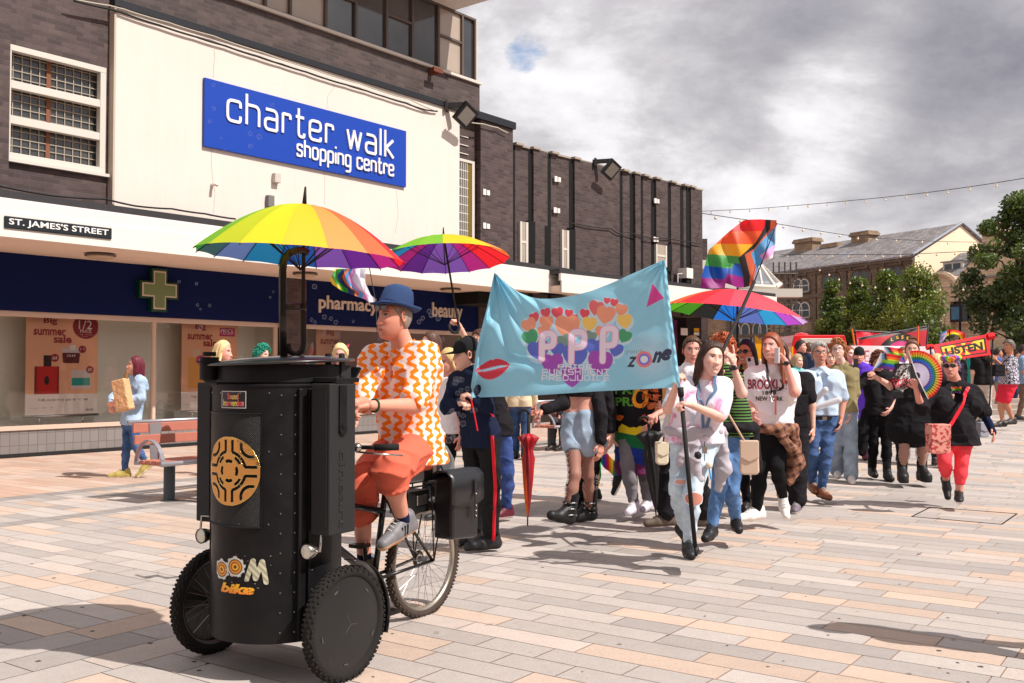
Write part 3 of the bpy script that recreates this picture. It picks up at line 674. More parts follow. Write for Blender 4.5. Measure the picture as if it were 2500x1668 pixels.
def poster_col(var):
 texts=[]
 def add(s, box, c, **k):texts.append((*text_fit(s, *box, **k), np.array(c)))
 R_=.57 if var!=2 else .57
 add('Big', (.23, .905, .42, .985), C_MAR, bold=.035);add('summer', (.10, .80, .54, .865), C_MAR, bold=.035);add('sale', (.37, .725, .62, .81), C_MAR, bold=.035)
 if var==1:
  add('PRICE', (.69, .885, .92, .935), C_WH, bold=.01);add('ADVANTAGE', (.70, .865, .90, .88), C_WH)
 else:
  add('1/2' if var<3 else '20%', (.72, .875, .91, .965), C_WH);add('PRICE' if var<3 else 'OFF', (.74, .84, .90, .87), C_WH);add('on selected skincare', (.71, .815, .93, .825), C_WH);add('and fragrance', (.74, .795, .90, .805), C_WH)
 add('With you for every summer moment', (.17, .13, .86, .165), C_DK*2);add('In store  |  online  |  App', (.08, .062, .39, .078), C_DK*2)
 add('Boots', (.83, .03, .94, .06), C_DK*2, shear=.4, bold=.01)
 def f(u, v):
  C=np.tile(C_SAL, (len(u), 1));w=.5+.5*np.sin(6*u+5*v+1.5*np.sin(4*v+3*u));C=C*(.88+.2*w[:, None]);C[:, 2]*=.9
  lo=v<.21;C[lo]=C_WH
  if var==1:
   mk=(u>.665)&(u<.95)&(v>.85)&(v<.945);C[mk]=lin((.78, .12, .42))
  else:
   mk=((u-.82)/.185)**2+((v-.90)/.125)**2<1;C[mk]=C_MAR
  if var!=1:
   mk=(u>.12)&(u<.45)&(v>.21)&(v<.49);C[mk]=lin((.78, .10, .10));mk2=mk&((u<.15)|(u>.425));C[mk2]=lin((.55, .05, .06))
   mk=(u>.235)&(u<.345)&(v>.49)&(v<.60);C[mk]=lin((.16, .04, .05))
   mk=(((u-.285)/.035)**2+((v-.345)/.045)**2<1);C[mk]=lin((.10, .02, .03))
   mk=(u>.49)&(u<.745)&(v>.52)&(v<.63)&(np.abs(u-.617)<.128-(.63-v)*.15);C[mk]=lin((.38, .05, .09));mk=(u>.49)&(u<.74)&(v>=.63)&(v<.675);C[mk]=lin((.85, .80, .80))
   mk=(u>.60)&(u<.68)&(v>.66)&(v<.71);C[mk]=lin((.95, .92, .92))
   mk=(u>.62)&(u<.90)&(v>.26)&(v<.45);C[mk]=lin((.86, .80, .78));mk=(u>.63)&(u<.89)&(v>.29)&(v<.37);C[mk]=lin((.16, .62, .58))
   for(x, y, r)in((.39, .575, .058), (.775, .665, .055), (.885, .455, .055)):
    C[((u-x))**2+((v-y)*R2)**2<r*r]=C_MAR
  else:
   mk=(u>.12)&(u<.40)&(v>.25)&(v<.60);C[mk]=lin((.93, .66, .35));mk=(u>.20)&(u<.32)&(v>.60)&(v<.70);C[mk]=lin((.88, .78, .66));C[((u-.33))**2+((v-.57)*R2)**2<.006]=lin((.82, .20, .48))
  for V_, T_, c in texts:C[tri_mask(u, v, V_, T_)]=c
  return C
 for s_, (bx)in((('£64', (.36, .56, .42, .59)), ('£19', (.745, .65, .805, .68)), ('£9', (.86, .44, .91, .47)), ('OLAY', (.56, .585, .68, .612)))if var!=1 else(('£5', (.30, .555, .36, .585)), )):add(s_, bx, C_WH)
 return f
R2=1.43
M_chrome=mat('chrome', (.75, .75, .75), rough=.2, metal=1)
def poster(pxs, pys, t, var, label, tp='window_poster'):
 (x0, xr), (y0, y1)=pxs, pys
 s0, zt=FS(x0, y0, t);s1, _=FS(xr, y0, t);_, zb=FS(x0, y1, t);zt=min(zt, zf0-.04)
 r=thing(tp, label, 'poster', FP((s0+s1)/2, t, zsill+.02), 'summer sale posters in the pharmacy windows')
 painted('printed_sheet', 150, 215, lambda u, v:(np.array([*G0, 0])+(s0+(s1-s0)*u)[:, None]*U3+N3*t+(zb+(zt-zb)*v)[:, None]*Z3), poster_col(var), M_print, r, thick=.004)
 b=MB();b.cyl(FP(s0-.03, t, zb-.02), FP(s1+.03, t, zb-.02), .022)
 for q in(.2, .8):b.cyl(FP(s0+(s1-s0)*q, t-.02, zsill+.02), FP(s0+(s1-s0)*q, t-.02, zb), .02)
 b.build('stand', [M_chrome], r, smooth=True)
poster((64, 240), (762, 1015), -.22, 0, 'large orange summer sale poster showing a red perfume bottle in the left window')
poster((444, 580), (785, 1003), -.22, 1, 'orange summer sale poster with pink price tag behind the blonde woman')
poster((772, 874), (800, 1000), -.22, 2, 'orange summer sale poster with round half price mark beside the brick pillar')
poster((990, 1072), (812, 990), -.22, 3, 'orange summer sale poster with twenty percent mark behind the rider')
M_blue=mat('sign_blue', (.002, .045, .36), rough=.45, spec=.4, linear=True);M_wl=mat('white_letter', (.92, .91, .90), rough=.4)
sg=thing('shop_sign', 'large blue panel reading charter walk shopping centre on the white wall', 'sign', FP(fs(500, TW), TW, 6))
a0, zt0=FS(500, 187, TW+.06);a1, zt1=FS(992, 322, TW+.06);_, zb0=FS(498, 356, TW+.06);_, zb1=FS(991, 458, TW+.06)
zt_=(zt0+zt1)/2;zb_=(zb0+zb1)/2
fpart('panel', a0, a1, TW+.001, TW+.06, zb_, zt_, M_blue, sg, bevel=.005)
def word(s, px0, py0x, px1, py1x, asc, w, parent):
 """px0/px1 ends; x-height baseline pixel rows at both ends given as (top,bottom)"""
 S, wd=strokes(s);s0, zt=FS(px0, py0x[0], TW+.08);s1, _=FS(px1, py1x[0], TW+.08);zb=FS(px0, py0x[1], TW+.08)[1];zt2=FS(px1, py1x[0], TW+.08)[1];zb2=FS(px1, py1x[1], TW+.08)[1]
 h=((zt-zb)+(zt2-zb2))/2;zb=(zb+zb2)/2;hh=h*(1-w);b=MB();kx=(s1-s0-w*h)/wd
 sc=[[(p[0]*kx/hh, p[1])for p in st]for st in S]
 stroke_ribbon(b, sc, w*h/hh, .02, lambda x, y, q:FP(s0+w*h/2+x*hh, TW+.064+q, zb+w*h/2+y*hh))
 b.build('lettering', [M_wl], parent)
word('charter walk', 553, (240, 297), 962, (340, 389), 1.5, .125, sg)
word('shopping centre', 724, (353, 384), 961, (399, 430), 1.5, .155, sg)
sn=thing('street_nameplate', 'black street name plate reading ST. JAMES\'S STREET on the white canopy edge', 'sign', FP(fs(12, TC), TC, ZS+.2))
a0, zt0=FS(11, 526, TC+.02);a1, _=FS(273, 560, TC+.02);_, zb0=FS(11, 555, TC+.02);zt1=FS(273, 558, TC+.02)[1];zb1=FS(273, 586, TC+.02)[1]
zt_=(zt0+zt1)/2;zb_=(zb0+zb1)/2
fpart('plate', a0, a1, TC+.003, TC+.025, zb_, zt_, mat('plate_black', (.10, .14, .17), rough=.4), sn, bevel=.008)
fpart('rim', a0+.015, a1-.015, TC+.0255, TC+.028, zb_+.012, zt_-.012, mat('plate_inner', (.07, .10, .12), rough=.5), sn)
text3d('lettering', "ST. JAMES'S STREET", (a0+.06, zb_+.030, a1-.06, zt_-.028), fascia_pl(TC+.028), M_wl, sn, depth=.006, bold=.012)
def floodlight(C, out, side, label, w=.48, armdir=None):
 out=np.asarray(out, float);side=np.asarray(side, float);r=thing('floodlight', label, 'floodlight', C, 'black floodlights on the brick walls')
 tilt=out*.78+side*-.65+np.array([0, 0, -.6]);tilt/=np.linalg.norm(tilt);up_=np.cross(side, tilt);up_*=(1 if up_[2]>0 else-1);upx=up_
 hc=np.asarray(C)+out*.50-Z3*.24
 b=MB();b.box(np.asarray(C)+out*.22, (.12, .5, .10), side, out, Z3);b.box(np.asarray(C)+out*.03+Z3*-.03, (.25, .05, .22), side, out, Z3);b.build('bracket', [mat('bracket', (.20, .19, .19))], r)
 side2=np.cross(upx, tilt);side2/=np.linalg.norm(side2);side=side2;upx=np.cross(tilt, side)
 b=MB();b.box(hc, (w, .48, .09), side, upx, tilt)
 for q in range(7):b.box(hc-tilt*.06+side*(w*(-.42+.14*q)), (.012, .36, .05), side, upx, tilt)
 b.build('housing', [mat('lamp_black', (.09, .09, .10), rough=.4)], r, bevel=.01)
 b=MB();b.box(hc+tilt*.047, (w*.74, .33, .008), side, upx, tilt);b.build('lens', [mat('lamp_lens', (.55, .53, .50), rough=.25, var=.1, vs=30)], r)
s, z=FS(1088, 258, TW);floodlight(FP(s, TW, z), N3*.8+U3*.45, U3*.8-N3*.5, 'black floodlight on the corner of the white wall above the window')
s, z=FS2(1452, 395, .05);floodlight(FP2(s, .05, z), N4*.8+U4*.4, U4*.8-N4*.45, 'black floodlight high on the far recessed brick hall', w=.44)
def cable(pts, r, mt, name, label, cat='cable', grp=None):
 p=[np.asarray(q, float)for q in pts];out=[]
 for a, c in zip(p[:-1], p[1:]):
  for k in range(6):t=k/6;q=a+(c-a)*t;q=q-Z3*4*t*(1-t)*.012*np.linalg.norm(c-a);out.append(q)
 out.append(p[-1]);b=MB();b.tube(out, r, 6);o=b.build(name, [mt], smooth=True);return tag(o, label, cat, grp)
def onw(l, t):return[FP(FS(x, y, t)[0], t, FS(x, y, t)[1])for x, y in l]
cable(onw([(180, 2), (268, 22), (295, 30), (390, 62), (478, 90), (550, 112), (628, 138), (688, 157), (748, 176), (797, 193), (845, 207), (895, 222), (938, 236), (990, 252), (1037, 268), (1068, 272)], TW+.05), .017, M_cable, 'cable', 'black cable slung along the top of the white wall')
cable(onw([(170, -4), (268, 14), (300, 22), (410, 55), (520, 88), (640, 128), (760, 168), (880, 205), (1000, 243), (1060, 270)], TW+.06), .012, M_cablew, 'cable', 'pale cable running above the black cable on the white wall')
cable(onw([(-10, 452), (130, 478), (258, 486), (330, 503), (420, 510), (500, 522), (575, 535)], TU+.2), .016, M_cable, 'cable', 'black cable lying along the canopy edge over the street name')
cable([FP2(FS2(x, y, .1)[0], .1, FS2(x, y, .1)[1])for x, y in[(1392, 545), (1410, 547), (1460, 556), (1490, 558), (1512, 572), (1530, 566), (1590, 582), (1632, 582), (1680, 590), (1712, 596)]], .014, M_cable, 'cable', 'black cable strung across the far brick hall')
cable([FP(FS(x, y, TU+.2)[0], TU+.2, FS(x, y, TU+.2)[1])for x, y in[(1135, 297), (1180, 303), (1215, 312), (1240, 325)]], .014, M_cablew, 'cable', 'pale cable sagging across the narrow brick pier')
for k, (x, y, lab)in enumerate([(671, 436, 'small white junction box on the white wall, the upper of two'), (655, 490, 'small grey junction box on the white wall, the lower of two')]):
 s, z=FS(x, y, TW);o=fpart('junction_box', s-.07, s+.07, TW, TW+.1, z-.09-.04*k, z+.09, mat('jbox%d'%k, (.75, .72, .68)if k==0 else(.45, .44, .43)), bld, bevel=.01);o.parent=None;o.location=Vector(np.array(bld.location));tag(o, lab, 'junction box')
s, z=FS(517, 452, TW);b=MB();b.tube([FP(s, TW, z), FP(s, TW+.12, z), FP(s, TW+.16, z-.02)], .03, 8);tag(b.build('overflow_pipe', [M_plate], smooth=True), 'short white overflow pipe sticking out of the white wall', 'pipe')
s, z=FS(1053, 176, TW);b=MB();b.box(FP(s, TW+.08, z), (.1, .2, .14), U3, N3, Z3);b.box(FP(s, TW+.2, z), (.3, .05, .1), U3, N3, Z3);tag(b.build('rusty_bracket', [mat('rust', (.42, .22, .14), var=.3, vs=20)]), 'rusty steel bracket on the upper brick wall under the windows', 'bracket')
for(x, y, lab)in((1674, 668, 'white box camera on the canopy at the end of the brick hall'), ):
 s, z=FS2(x, y, .3);b=MB();fbox2(b, s-.17, s+.17, .15, .45, z-.15, z+.15);fbox2(b, s-.09, s+.09, .22, .4, z-.27, z-.15, 1);b.tube([FP2(s-.2, .3, z-.02), FP2(s-.42, .3, z-.04), FP2(s-.42, .3, z-.7)], .02, 6);tag(b.build('security_camera', [M_plate, M_dkpost]), lab, 'camera')
for px, py, lab in((245, 622, 'round soffit light under the canopy near the street name plate'), (1100, 706, 'round soffit light under the canopy below the open umbrella'), (745, 668, 'round soffit light under the canopy behind the umbrella handle')):
 d=P(px, py, 1)-np.array([0, 0, CAMZ]);D=(ZS-.02-CAMZ)/d[2];c=np.array([0, 0, CAMZ])+d*D;r=thing('soffit_light', lab, 'ceiling light', c, 'round lights under the canopy');b=MB();b.lathe(c, (0, 0, -1), [(0, .06), (.19, .06), (.22, .04), (.23, 0)], 24);b.build('lens', [mat('soffit_lamp', (.72, .62, .52), rough=.6)], r, smooth=True);b=MB();b.lathe(c, (0, 0, -1), [(.245, 0), (.25, .02), (.225, .035)], 24);b.build('rim', [M_alug], r, smooth=True)
for l in([(523, 120), (524, 140), (521, 165), (521, 190)], [(517, 362), (516, 400), (519, 440), (525, 470), (521, 520)], [(818, 205), (812, 218), (800, 235), (798, 265)], [(793, 420), (792, 500)], [(968, 465), (972, 520), (965, 570)]):
 b=MB();b.tube(onw(l, TW+.001), .004, 4);b.build('crack', [mat('crack', (.70, .62, .55))], bld)
W0=np.array([40.5, 100.0]);wl_=np.array([-.472, .882]);wn_=np.array([-.882, -.472])
UW=np.array([*wl_, 0]);NW=np.array([*wn_, 0])
def FPW(s, t, z):return np.array([*(W0+wl_*s+wn_*t), z])
def FW(px, py, t=0.0):return FS(px, py, t, W0, wl_, wn_)
def boxw(b, s0, s1, t0, t1, z0, z1, m_=0):return b.box(FPW((s0+s1)/2, (t0+t1)/2, (z0+z1)/2), (abs(s1-s0), abs(t1-t0), z1-z0), UW, NW, Z3, m_)
def stone_fn(c1, c2, mo):
 def f(t):
  o=t.obj();x, y, z=t.xyz(o);q=t.m('ADD', t.m('MULTIPLY', x, float(wl_[0]+wn_[0])), t.m('MULTIPLY', y, float(wl_[1]+wn_[1])))
  v=t.n('ShaderNodeCombineXYZ', {0:q, 1:z, 2:0.0}).outputs[0]
  b=t.n('ShaderNodeTexBrick', {'Vector':v, 'Color1':(*c1, 1), 'Color2':(*c2, 1), 'Mortar':(*mo, 1), 'Scale':1.0, 'Mortar Size':0.02, 'Brick Width':.62, 'Row Height':.28})
  n=t.noise(o, .5, 5, .65);v2=t.n('ShaderNodeMapping', {'Vector':o, 'Scale':(1, 1, .25)}).outputs[0];n2=t.noise(v2, 1.3, 4, .6)
  f_=t.m('ADD', t.m('MULTIPLY_ADD', n, 0.8, 0.4), t.m('MULTIPLY', n2, 0.4));t.base(t.n('ShaderNodeVectorMath', {0:b.outputs[0], 3:f_}, operation='SCALE').outputs[0])
 return f
M_sand=mat('sandstone', rough=.9, fn=stone_fn((.36, .25, .155), (.26, .175, .11), (.16, .11, .075)))
M_sandd=mat('sandstone_dark', rough=.9, fn=stone_fn((.17, .125, .09), (.12, .09, .065), (.08, .06, .045)))
M_sandl=mat('sandstone_pub', rough=.9, fn=stone_fn((.60, .46, .31), (.50, .37, .245), (.34, .25, .17)))
def slate_fn(t):
 o=t.obj();x, y, z=t.xyz(o);q=t.m('ADD', t.m('MULTIPLY', x, float(wl_[0])), t.m('MULTIPLY', y, float(wl_[1])));v=t.n('ShaderNodeCombineXYZ', {0:q, 1:t.m('MULTIPLY', z, 2.0), 2:0.0}).outputs[0]
 b=t.n('ShaderNodeTexBrick', {'Vector':v, 'Color1':(.17, .15, .15, 1), 'Color2':(.27, .245, .24, 1), 'Mortar':(.08, .07, .07, 1), 'Scale':1.0, 'Mortar Size':0.02, 'Brick Width':.5, 'Row Height':.42})
 n=t.noise(o, .9, 6, .7);f_=t.m('MULTIPLY_ADD', n, 1.2, 0.45);t.base(t.n('ShaderNodeVectorMath', {0:b.outputs[0], 3:f_}, operation='SCALE').outputs[0])
M_slate=mat('slate', rough=.7, spec=.3, fn=slate_fn)
M_gable=mat('gable_render', (.94, .85, .73), rough=.9, var=.07, vs=.7)
M_far=mat('far_glass', (.10, .11, .13), rough=.1, spec=.8);M_farw=mat('far_frame', (.80, .78, .74));M_lead=mat('lead', (.52, .53, .57), rough=.6)
ter=thing('terrace_building', 'long sandstone terrace with slate roof, arched windows and a cream gable end', 'building', FPW(0, 0, 0))
EZ=13.0;SL=46.0
b=MB();boxw(b, 0, SL, -14, 0, -.5, EZ);b.build('wall', [M_sand], ter)
b=MB()
for s, w in((0, .5), )+tuple((FW(px, 700)[0], .28)for px in(1923, 1990, 2065, 2140))+((28, .3), (34, .3)):boxw(b, s-(0 if s==0 else w), s+w+.1, 0, .22, -.5, EZ-.5)
boxw(b, -.1, SL, 0, .30, EZ-.75, EZ-.45);boxw(b, -.1, SL, .0, .45, EZ-.45, EZ-.12)
zc=FW(1990, 722)[1];boxw(b, 0, SL, 0, .28, zc-.25, zc+.2);zc2=zc-4.2;boxw(b, 0, SL, 0, .28, zc2-.25, zc2+.2)
k=1.2
while k<SL:boxw(b, k, k+.22, .3, .52, EZ-.75, EZ-.45);k+=2.2
b.build('stone_trim', [M_sandd], ter)
def arch(w, h, n=10):
 r=w/2;p=[(-r, 0), (r, 0)]
 for i in range(n+1):a=math.pi*i/n;p.append((r*math.cos(a), h-r+r*math.sin(a)))
 return p
def arch_window(s, z, w, h, light, parent, bp=FPW, Ux=UW, Nx=NW, surround=M_sandd):
 e=bpy.data.objects.new('window', None);COL.objects.link(e);e.parent=parent;e.location=Vector(bp(s, 0, z)-np.array(parent.location))
 X=-Ux
 b=MB();b.prism(arch(w+.55, h+.33), bp(s, .06, z), X, Z3, .16);b.build('surround', [surround], e)
 b=MB();b.prism(arch(w, h), bp(s, .150, z), X, Z3, .02);b.build('pane', [M_far], e)
 b=MB();mw=.09 if light else .06
 b.box(bp(s, .17, z+h*.48), (w, mw*.6, mw), X, Nx, Z3);b.tube([bp(s, .17, z)+X*q*1.0+Z3*y for q, y in arch(w, h)]+[bp(s, .17, z)-X*w/2], mw*.8, 5)
 b.build('frame', [M_farw if light else M_sandd], e)
 b=MB();b.box(bp(s, .2, z-.12), (w+.5, .35, .2), X, Nx, Z3);b.build('sill', [surround], e)
for(xs_, y0, y1, lt)in(((267, 327), 690, 805, 1), ((532, 600), 652, 778, 0), ((808, 876), 612, 722, 0), ((1110, 1186), 578, 718, 0)):
 for x in xs_:
  px=1880+x/3.79;s, zt=FW(px, 500+y0/3.79);_, zb=FW(px, 500+y1/3.79);arch_window(s, zb, 1.35, zt-zb, lt, ter)
for(xs_, y0, y1, lt)in(((262, 330), 905, 1045, 1), ((520, 590), 880, 1020, 0), ((700, 770), 870, 1010, 0), ((900, 960), 850, 990, 0), ((1110, 1180), 830, 980, 0)):
 for x in xs_:
  px=1880+x/3.79;s, zt=FW(px, 500+y0/3.79);_, zb=FW(px, 500+y1/3.79);arch_window(s, zb, 1.5, zt-zb, lt, ter)
for px in(1800, 1822, 1850, 1865):
 s, zt=FW(px, 700);arch_window(s, EZ-4.6, 1.3, 3.0, 1, ter);arch_window(s, EZ-9.2, 1.4, 3.4, 1, ter)
b=MB();boxw(b, .6, SL, .02, .1, .2, 3.6);b.build('shopfront', [M_shopdk], ter)
RZ=16.6
V=[FPW(-.25, .55, EZ-.14), FPW(SL, .55, EZ-.14), FPW(SL, -7, RZ), FPW(-.25, -7, RZ), FPW(-.25, -14.5, EZ-.14), FPW(SL, -14.5, EZ-.14)]
V+=[v+Z3*.18 for v in V]
mesh('roof', V, [(0, 1, 2, 3), (3, 2, 5, 4), (7, 6, 9, 8), (8, 9, 10, 11), (0, 3, 9, 6), (3, 4, 10, 9), (1, 7, 8, 2), (2, 8, 11, 5), (0, 6, 7, 1), (4, 5, 11, 10)], M_slate, ter)
mesh('gable_wall', [FPW(-.06, .02, -.5), FPW(-.06, -14, -.5), FPW(-.06, -14, EZ-.1), FPW(-.06, -7, RZ-.02), FPW(-.06, .02, EZ-.1)], [(0, 1, 2, 3, 4)], M_gable, ter)
b=MB();b.tube([FPW(-.2, .5, EZ+.05), FPW(-.2, -7, RZ+.2), FPW(-.2, -14.4, EZ+.05)], .16, 6);b.build('verge', [M_lead], ter)
for(x0, x1, y0, y1)in((235, 460, 300, 465), (490, 690, 348, 440), (760, 982, 236, 385)):
 x0+=14;x1-=20;a, zt=FW(1880+x1/3.79, 500+y0/3.79, -6);c, zb=FW(1880+x0/3.79, 500+y1/3.79, -6)
 b=MB();boxw(b, a+.3, c-.2, -6.9, -5.4, zb-1.2, zt-.25);boxw(b, a+.05, c, -7.05, -5.2, zt-.5, zt-.2);boxw(b, a+.2, c-.1, -6.95, -5.3, zt-.2, zt);b.build('chimney', [M_sand], ter)
for(x0, x1, y0, y1)in((705, 790, 422, 462), (800, 875, 410, 448)):
 a, zt=FW(1880+x1/3.79, 500+y0/3.79, -3.2);c, zb=FW(1880+x0/3.79, 500+y1/3.79, -2.2);a2=a;
 zr=lambda t:EZ+.1+(RZ-EZ)*(.55-t)/7.55
 mesh('skylight', [FPW(a+.5, -2.0, zr(-2.0)), FPW(a+1.5, -2.0, zr(-2.0)), FPW(a+1.5, -3.4, zr(-3.4)), FPW(a+.5, -3.4, zr(-3.4))], [(0, 1, 2, 3)], M_lead, ter)
pub=thing('stone_pub', 'lower golden stone building with curved pediment and dormer right of the cream gable', 'building', FPW(-2, 0, 0))
pe=FW(2330, 690, -1)[1]
s_a=FW(2262, 700, 0)[0];s_b=FW(2330, 700, 0)[0];s_c=FW(2620, 700, 0)[0]
b=MB();boxw(b, s_b, s_a, -10, .6, -.5, pe);boxw(b, s_c, s_b, -10, 0, -.5, FW(2400, 710)[1]);b.build('wall', [M_sandl], pub)
rt=FW(2400, 612, -5)[1]
V=[FPW(s_a, .7, pe+.05), FPW(s_a, -5, rt), FPW(s_c, -5, rt+.4), FPW(s_c, .5, pe), FPW(s_a, -11, pe), FPW(s_c, -11, pe)]
mesh('roof', V, [(0, 1, 2, 3), (1, 4, 5, 2)], M_slate, pub)
b=MB();cs, czp=FW(2297, 722, .7);R0=2.1
pts=[FPW(cs, .8, czp)-UW*R0*math.cos(a)+Z3*R0*1.0*math.sin(a)for a in np.linspace(0, math.pi, 17)];b.tube(pts, .28, 6)
b.prism([(-R0, 0), (R0, 0)]+[(R0*math.cos(a), R0*math.sin(a))for a in np.linspace(0, math.pi, 13)], FPW(cs, .62, czp), -UW, Z3, .2)
fs_, fz=FW(2329, 683, .6);boxw(b, fs_-.4, fs_+.4, -.2, .9, fz-1.6, fz-.3);b.sphere(FPW(fs_, .3, fz), .35, 10)
boxw(b, s_c, s_a, .55, .85, FW(2300, 735)[1]-.2, FW(2300, 735)[1]+.2);b.build('pediment', [M_sandl], pub)
gs, gzz=FW(2395, 636, .2)
mesh('stone_gable', [FPW(FW(2332, 700)[0], .3, pe-1.5), FPW(FW(2332, 690)[0], .3, pe-.1), FPW(gs, .3, gzz+.8), FPW(s_c, .3, pe+2), FPW(s_c, .3, pe-1.5)], [(0, 1, 2, 3, 4)], M_sandl, pub)
ds, dz=FW(2332, 652, -2);b=MB();boxw(b, ds-1.2, ds+1.1, -5, -1.6, dz-.65, dz+.5);d_=b.build('dormer', [M_farw], pub);b=MB();boxw(b, ds-.9, ds-.1, -1.6, -1.55, dz-.45, dz+.3);boxw(b, ds+.1, ds+.9, -1.6, -1.55, dz-.45, dz+.3);b.build('window', [M_far], pub)
b=MB();boxw(b, ds-1.4, ds+1.3, -5, -1.4, dz+.5, dz+.6);b.build('dormer_roof', [M_lead], pub)
a, zt=FW(2458, 559, -4);c, zb=FW(2406, 640, -4);ch=MB();boxw(ch, a, c, -5.5, -3.5, zb-2, zt-.3);boxw(ch, a-.2, c+.2, -5.7, -3.3, zt-.3, zt);cho=ch.build('chimney', [M_sandl], pub)
for px in(2419, 2429, 2438, 2447, 2456):
 s, z=FW(px, 559, -4.4);b=MB();b.lathe(FPW(s, -4.4, z-.05), (0, 0, 1), [(.20, 0), (.19, .5), (.23, .52), (.22, .62), (.12, .62)], 12);b.build('chimney_pot', [mat('terracotta', (.52, .16, .12))], pub)
for(px, y0, y1, w)in((2300, 745, 800, .95), (2335, 735, 780, .7), (2362, 738, 785, 1.1), (2400, 740, 785, 1.0), (2440, 740, 790, 1.0)):
 s, zt=FW(px, y0);_, zb=FW(px, y1);arch_window(s, zb, w, zt-zb, 0, pub, bp=(lambda s_, t, z:FPW(s_, t+(.6 if s_>s_b else 0), z)), surround=M_sandl)
b=MB();boxw(b, s_c, s_a, .61, .68, .3, 3.4);b.build('shopfront', [M_shopdk], pub)
s, z=FW(2333, 765, 1.4);hp=thing('hanging_sign', 'dark hanging pub sign with blue picture on a black bracket', 'sign', FPW(s, 1.4, z));b=MB();b.box(FPW(s, 1.4, z), (1.2, .1, 1.7), UW, NW, Z3);b.box(FPW(s, 1.0, z+1.0), (.1, 1.4, .1), UW, NW, Z3);b.tube([FPW(s-.3, 1.2, 0), FPW(s-.3, 1.2, z+1.6)], .12, 8);b.build('board', [M_dkpost], hp);b=MB();b.box(FPW(s, 1.46, z), (.85, .02, 1.2), UW, NW, Z3);b.build('picture', [mat('pubblue', (.25, .40, .50), var=.4, vs=3)], hp)
gp=thing('glass_pyramid', 'white framed glass pyramid rooflight above the canopy end', 'rooflight', P(1850, 695, 36))
ap=P(1851, 640, 37.5);bl, br_, bb1, bb2=P(1800, 697, 36), P(1893, 702, 36), P(1905, 694, 40), P(1815, 690, 40)
b=MB()
for q in(bl, br_, bb1, bb2):b.tube([q, ap], .07, 6)
for q, w in((bl, br_), (br_, bb1), (bb1, bb2), (bb2, bl)):b.tube([q, w], .1, 6)
for t_ in(.33, .66):b.tube([bl+(br_-bl)*t_, ap], .04, 6)
b.box((bl+br_)/2-Z3*.25, (3.2, .5, .3));b.build('frame', [M_farw], gp)
mesh('glass', [bl, br_, bb1, bb2, ap], [(0, 1, 4), (1, 2, 4), (2, 3, 4), (3, 0, 4)], mat('pyr_glass', (.55, .60, .66), rough=.1, alpha=.55, spec=.8), gp)
b=MB()
for k in range(5):
 q=P(1890+k*14, 905, 60);b.tube([(q[0], q[1], 0), (q[0], q[1], 8.0)], .05, 6)
for zz_ in(4.5, 6.0, 7.3):a=P(1885, 905, 60);c=P(1950, 905, 60);b.tube([(a[0], a[1], zz_), (c[0], c[1], zz_)], .05, 6);b.box(((a[0]+c[0])/2, 60.4, zz_-.5), (1.7, .8, .06))
tag(b.build('scaffolding', [mat('scaffold', (.35, .32, .30), rough=.4, metal=.5)]), 'grey steel scaffolding in front of the far end of the terrace', 'scaffolding')
def leaf_fn(t):
 c=t.n('ShaderNodeVertexColor', layer_name='Col').outputs[0];d=t.n('ShaderNodeBsdfDiffuse', {0:c});tr=t.n('ShaderNodeBsdfTranslucent', {0:t.mix(1.0, c, (1.0, 1.15, .35), 'MULTIPLY')});g_=t.n('ShaderNodeBsdfGlossy', {0:(1, 1, 1, 1), 1:.45})
 m1=t.n('ShaderNodeMixShader', {0:.35});t.L.new(d.outputs[0], m1.inputs[1]);t.L.new(tr.outputs[0], m1.inputs[2]);m2=t.n('ShaderNodeMixShader', {0:.05});t.L.new(m1.outputs[0], m2.inputs[1]);t.L.new(g_.outputs[0], m2.inputs[2]);t.L.new(m2.outputs[0], t.N['Material Output'].inputs[0])
M_leaf=mat('leaf', attr=True, fn=leaf_fn);M_bark=mat('bark', (.24, .20, .17), var=.3, vs=20, bump=.6, bs=40, bd=.02)
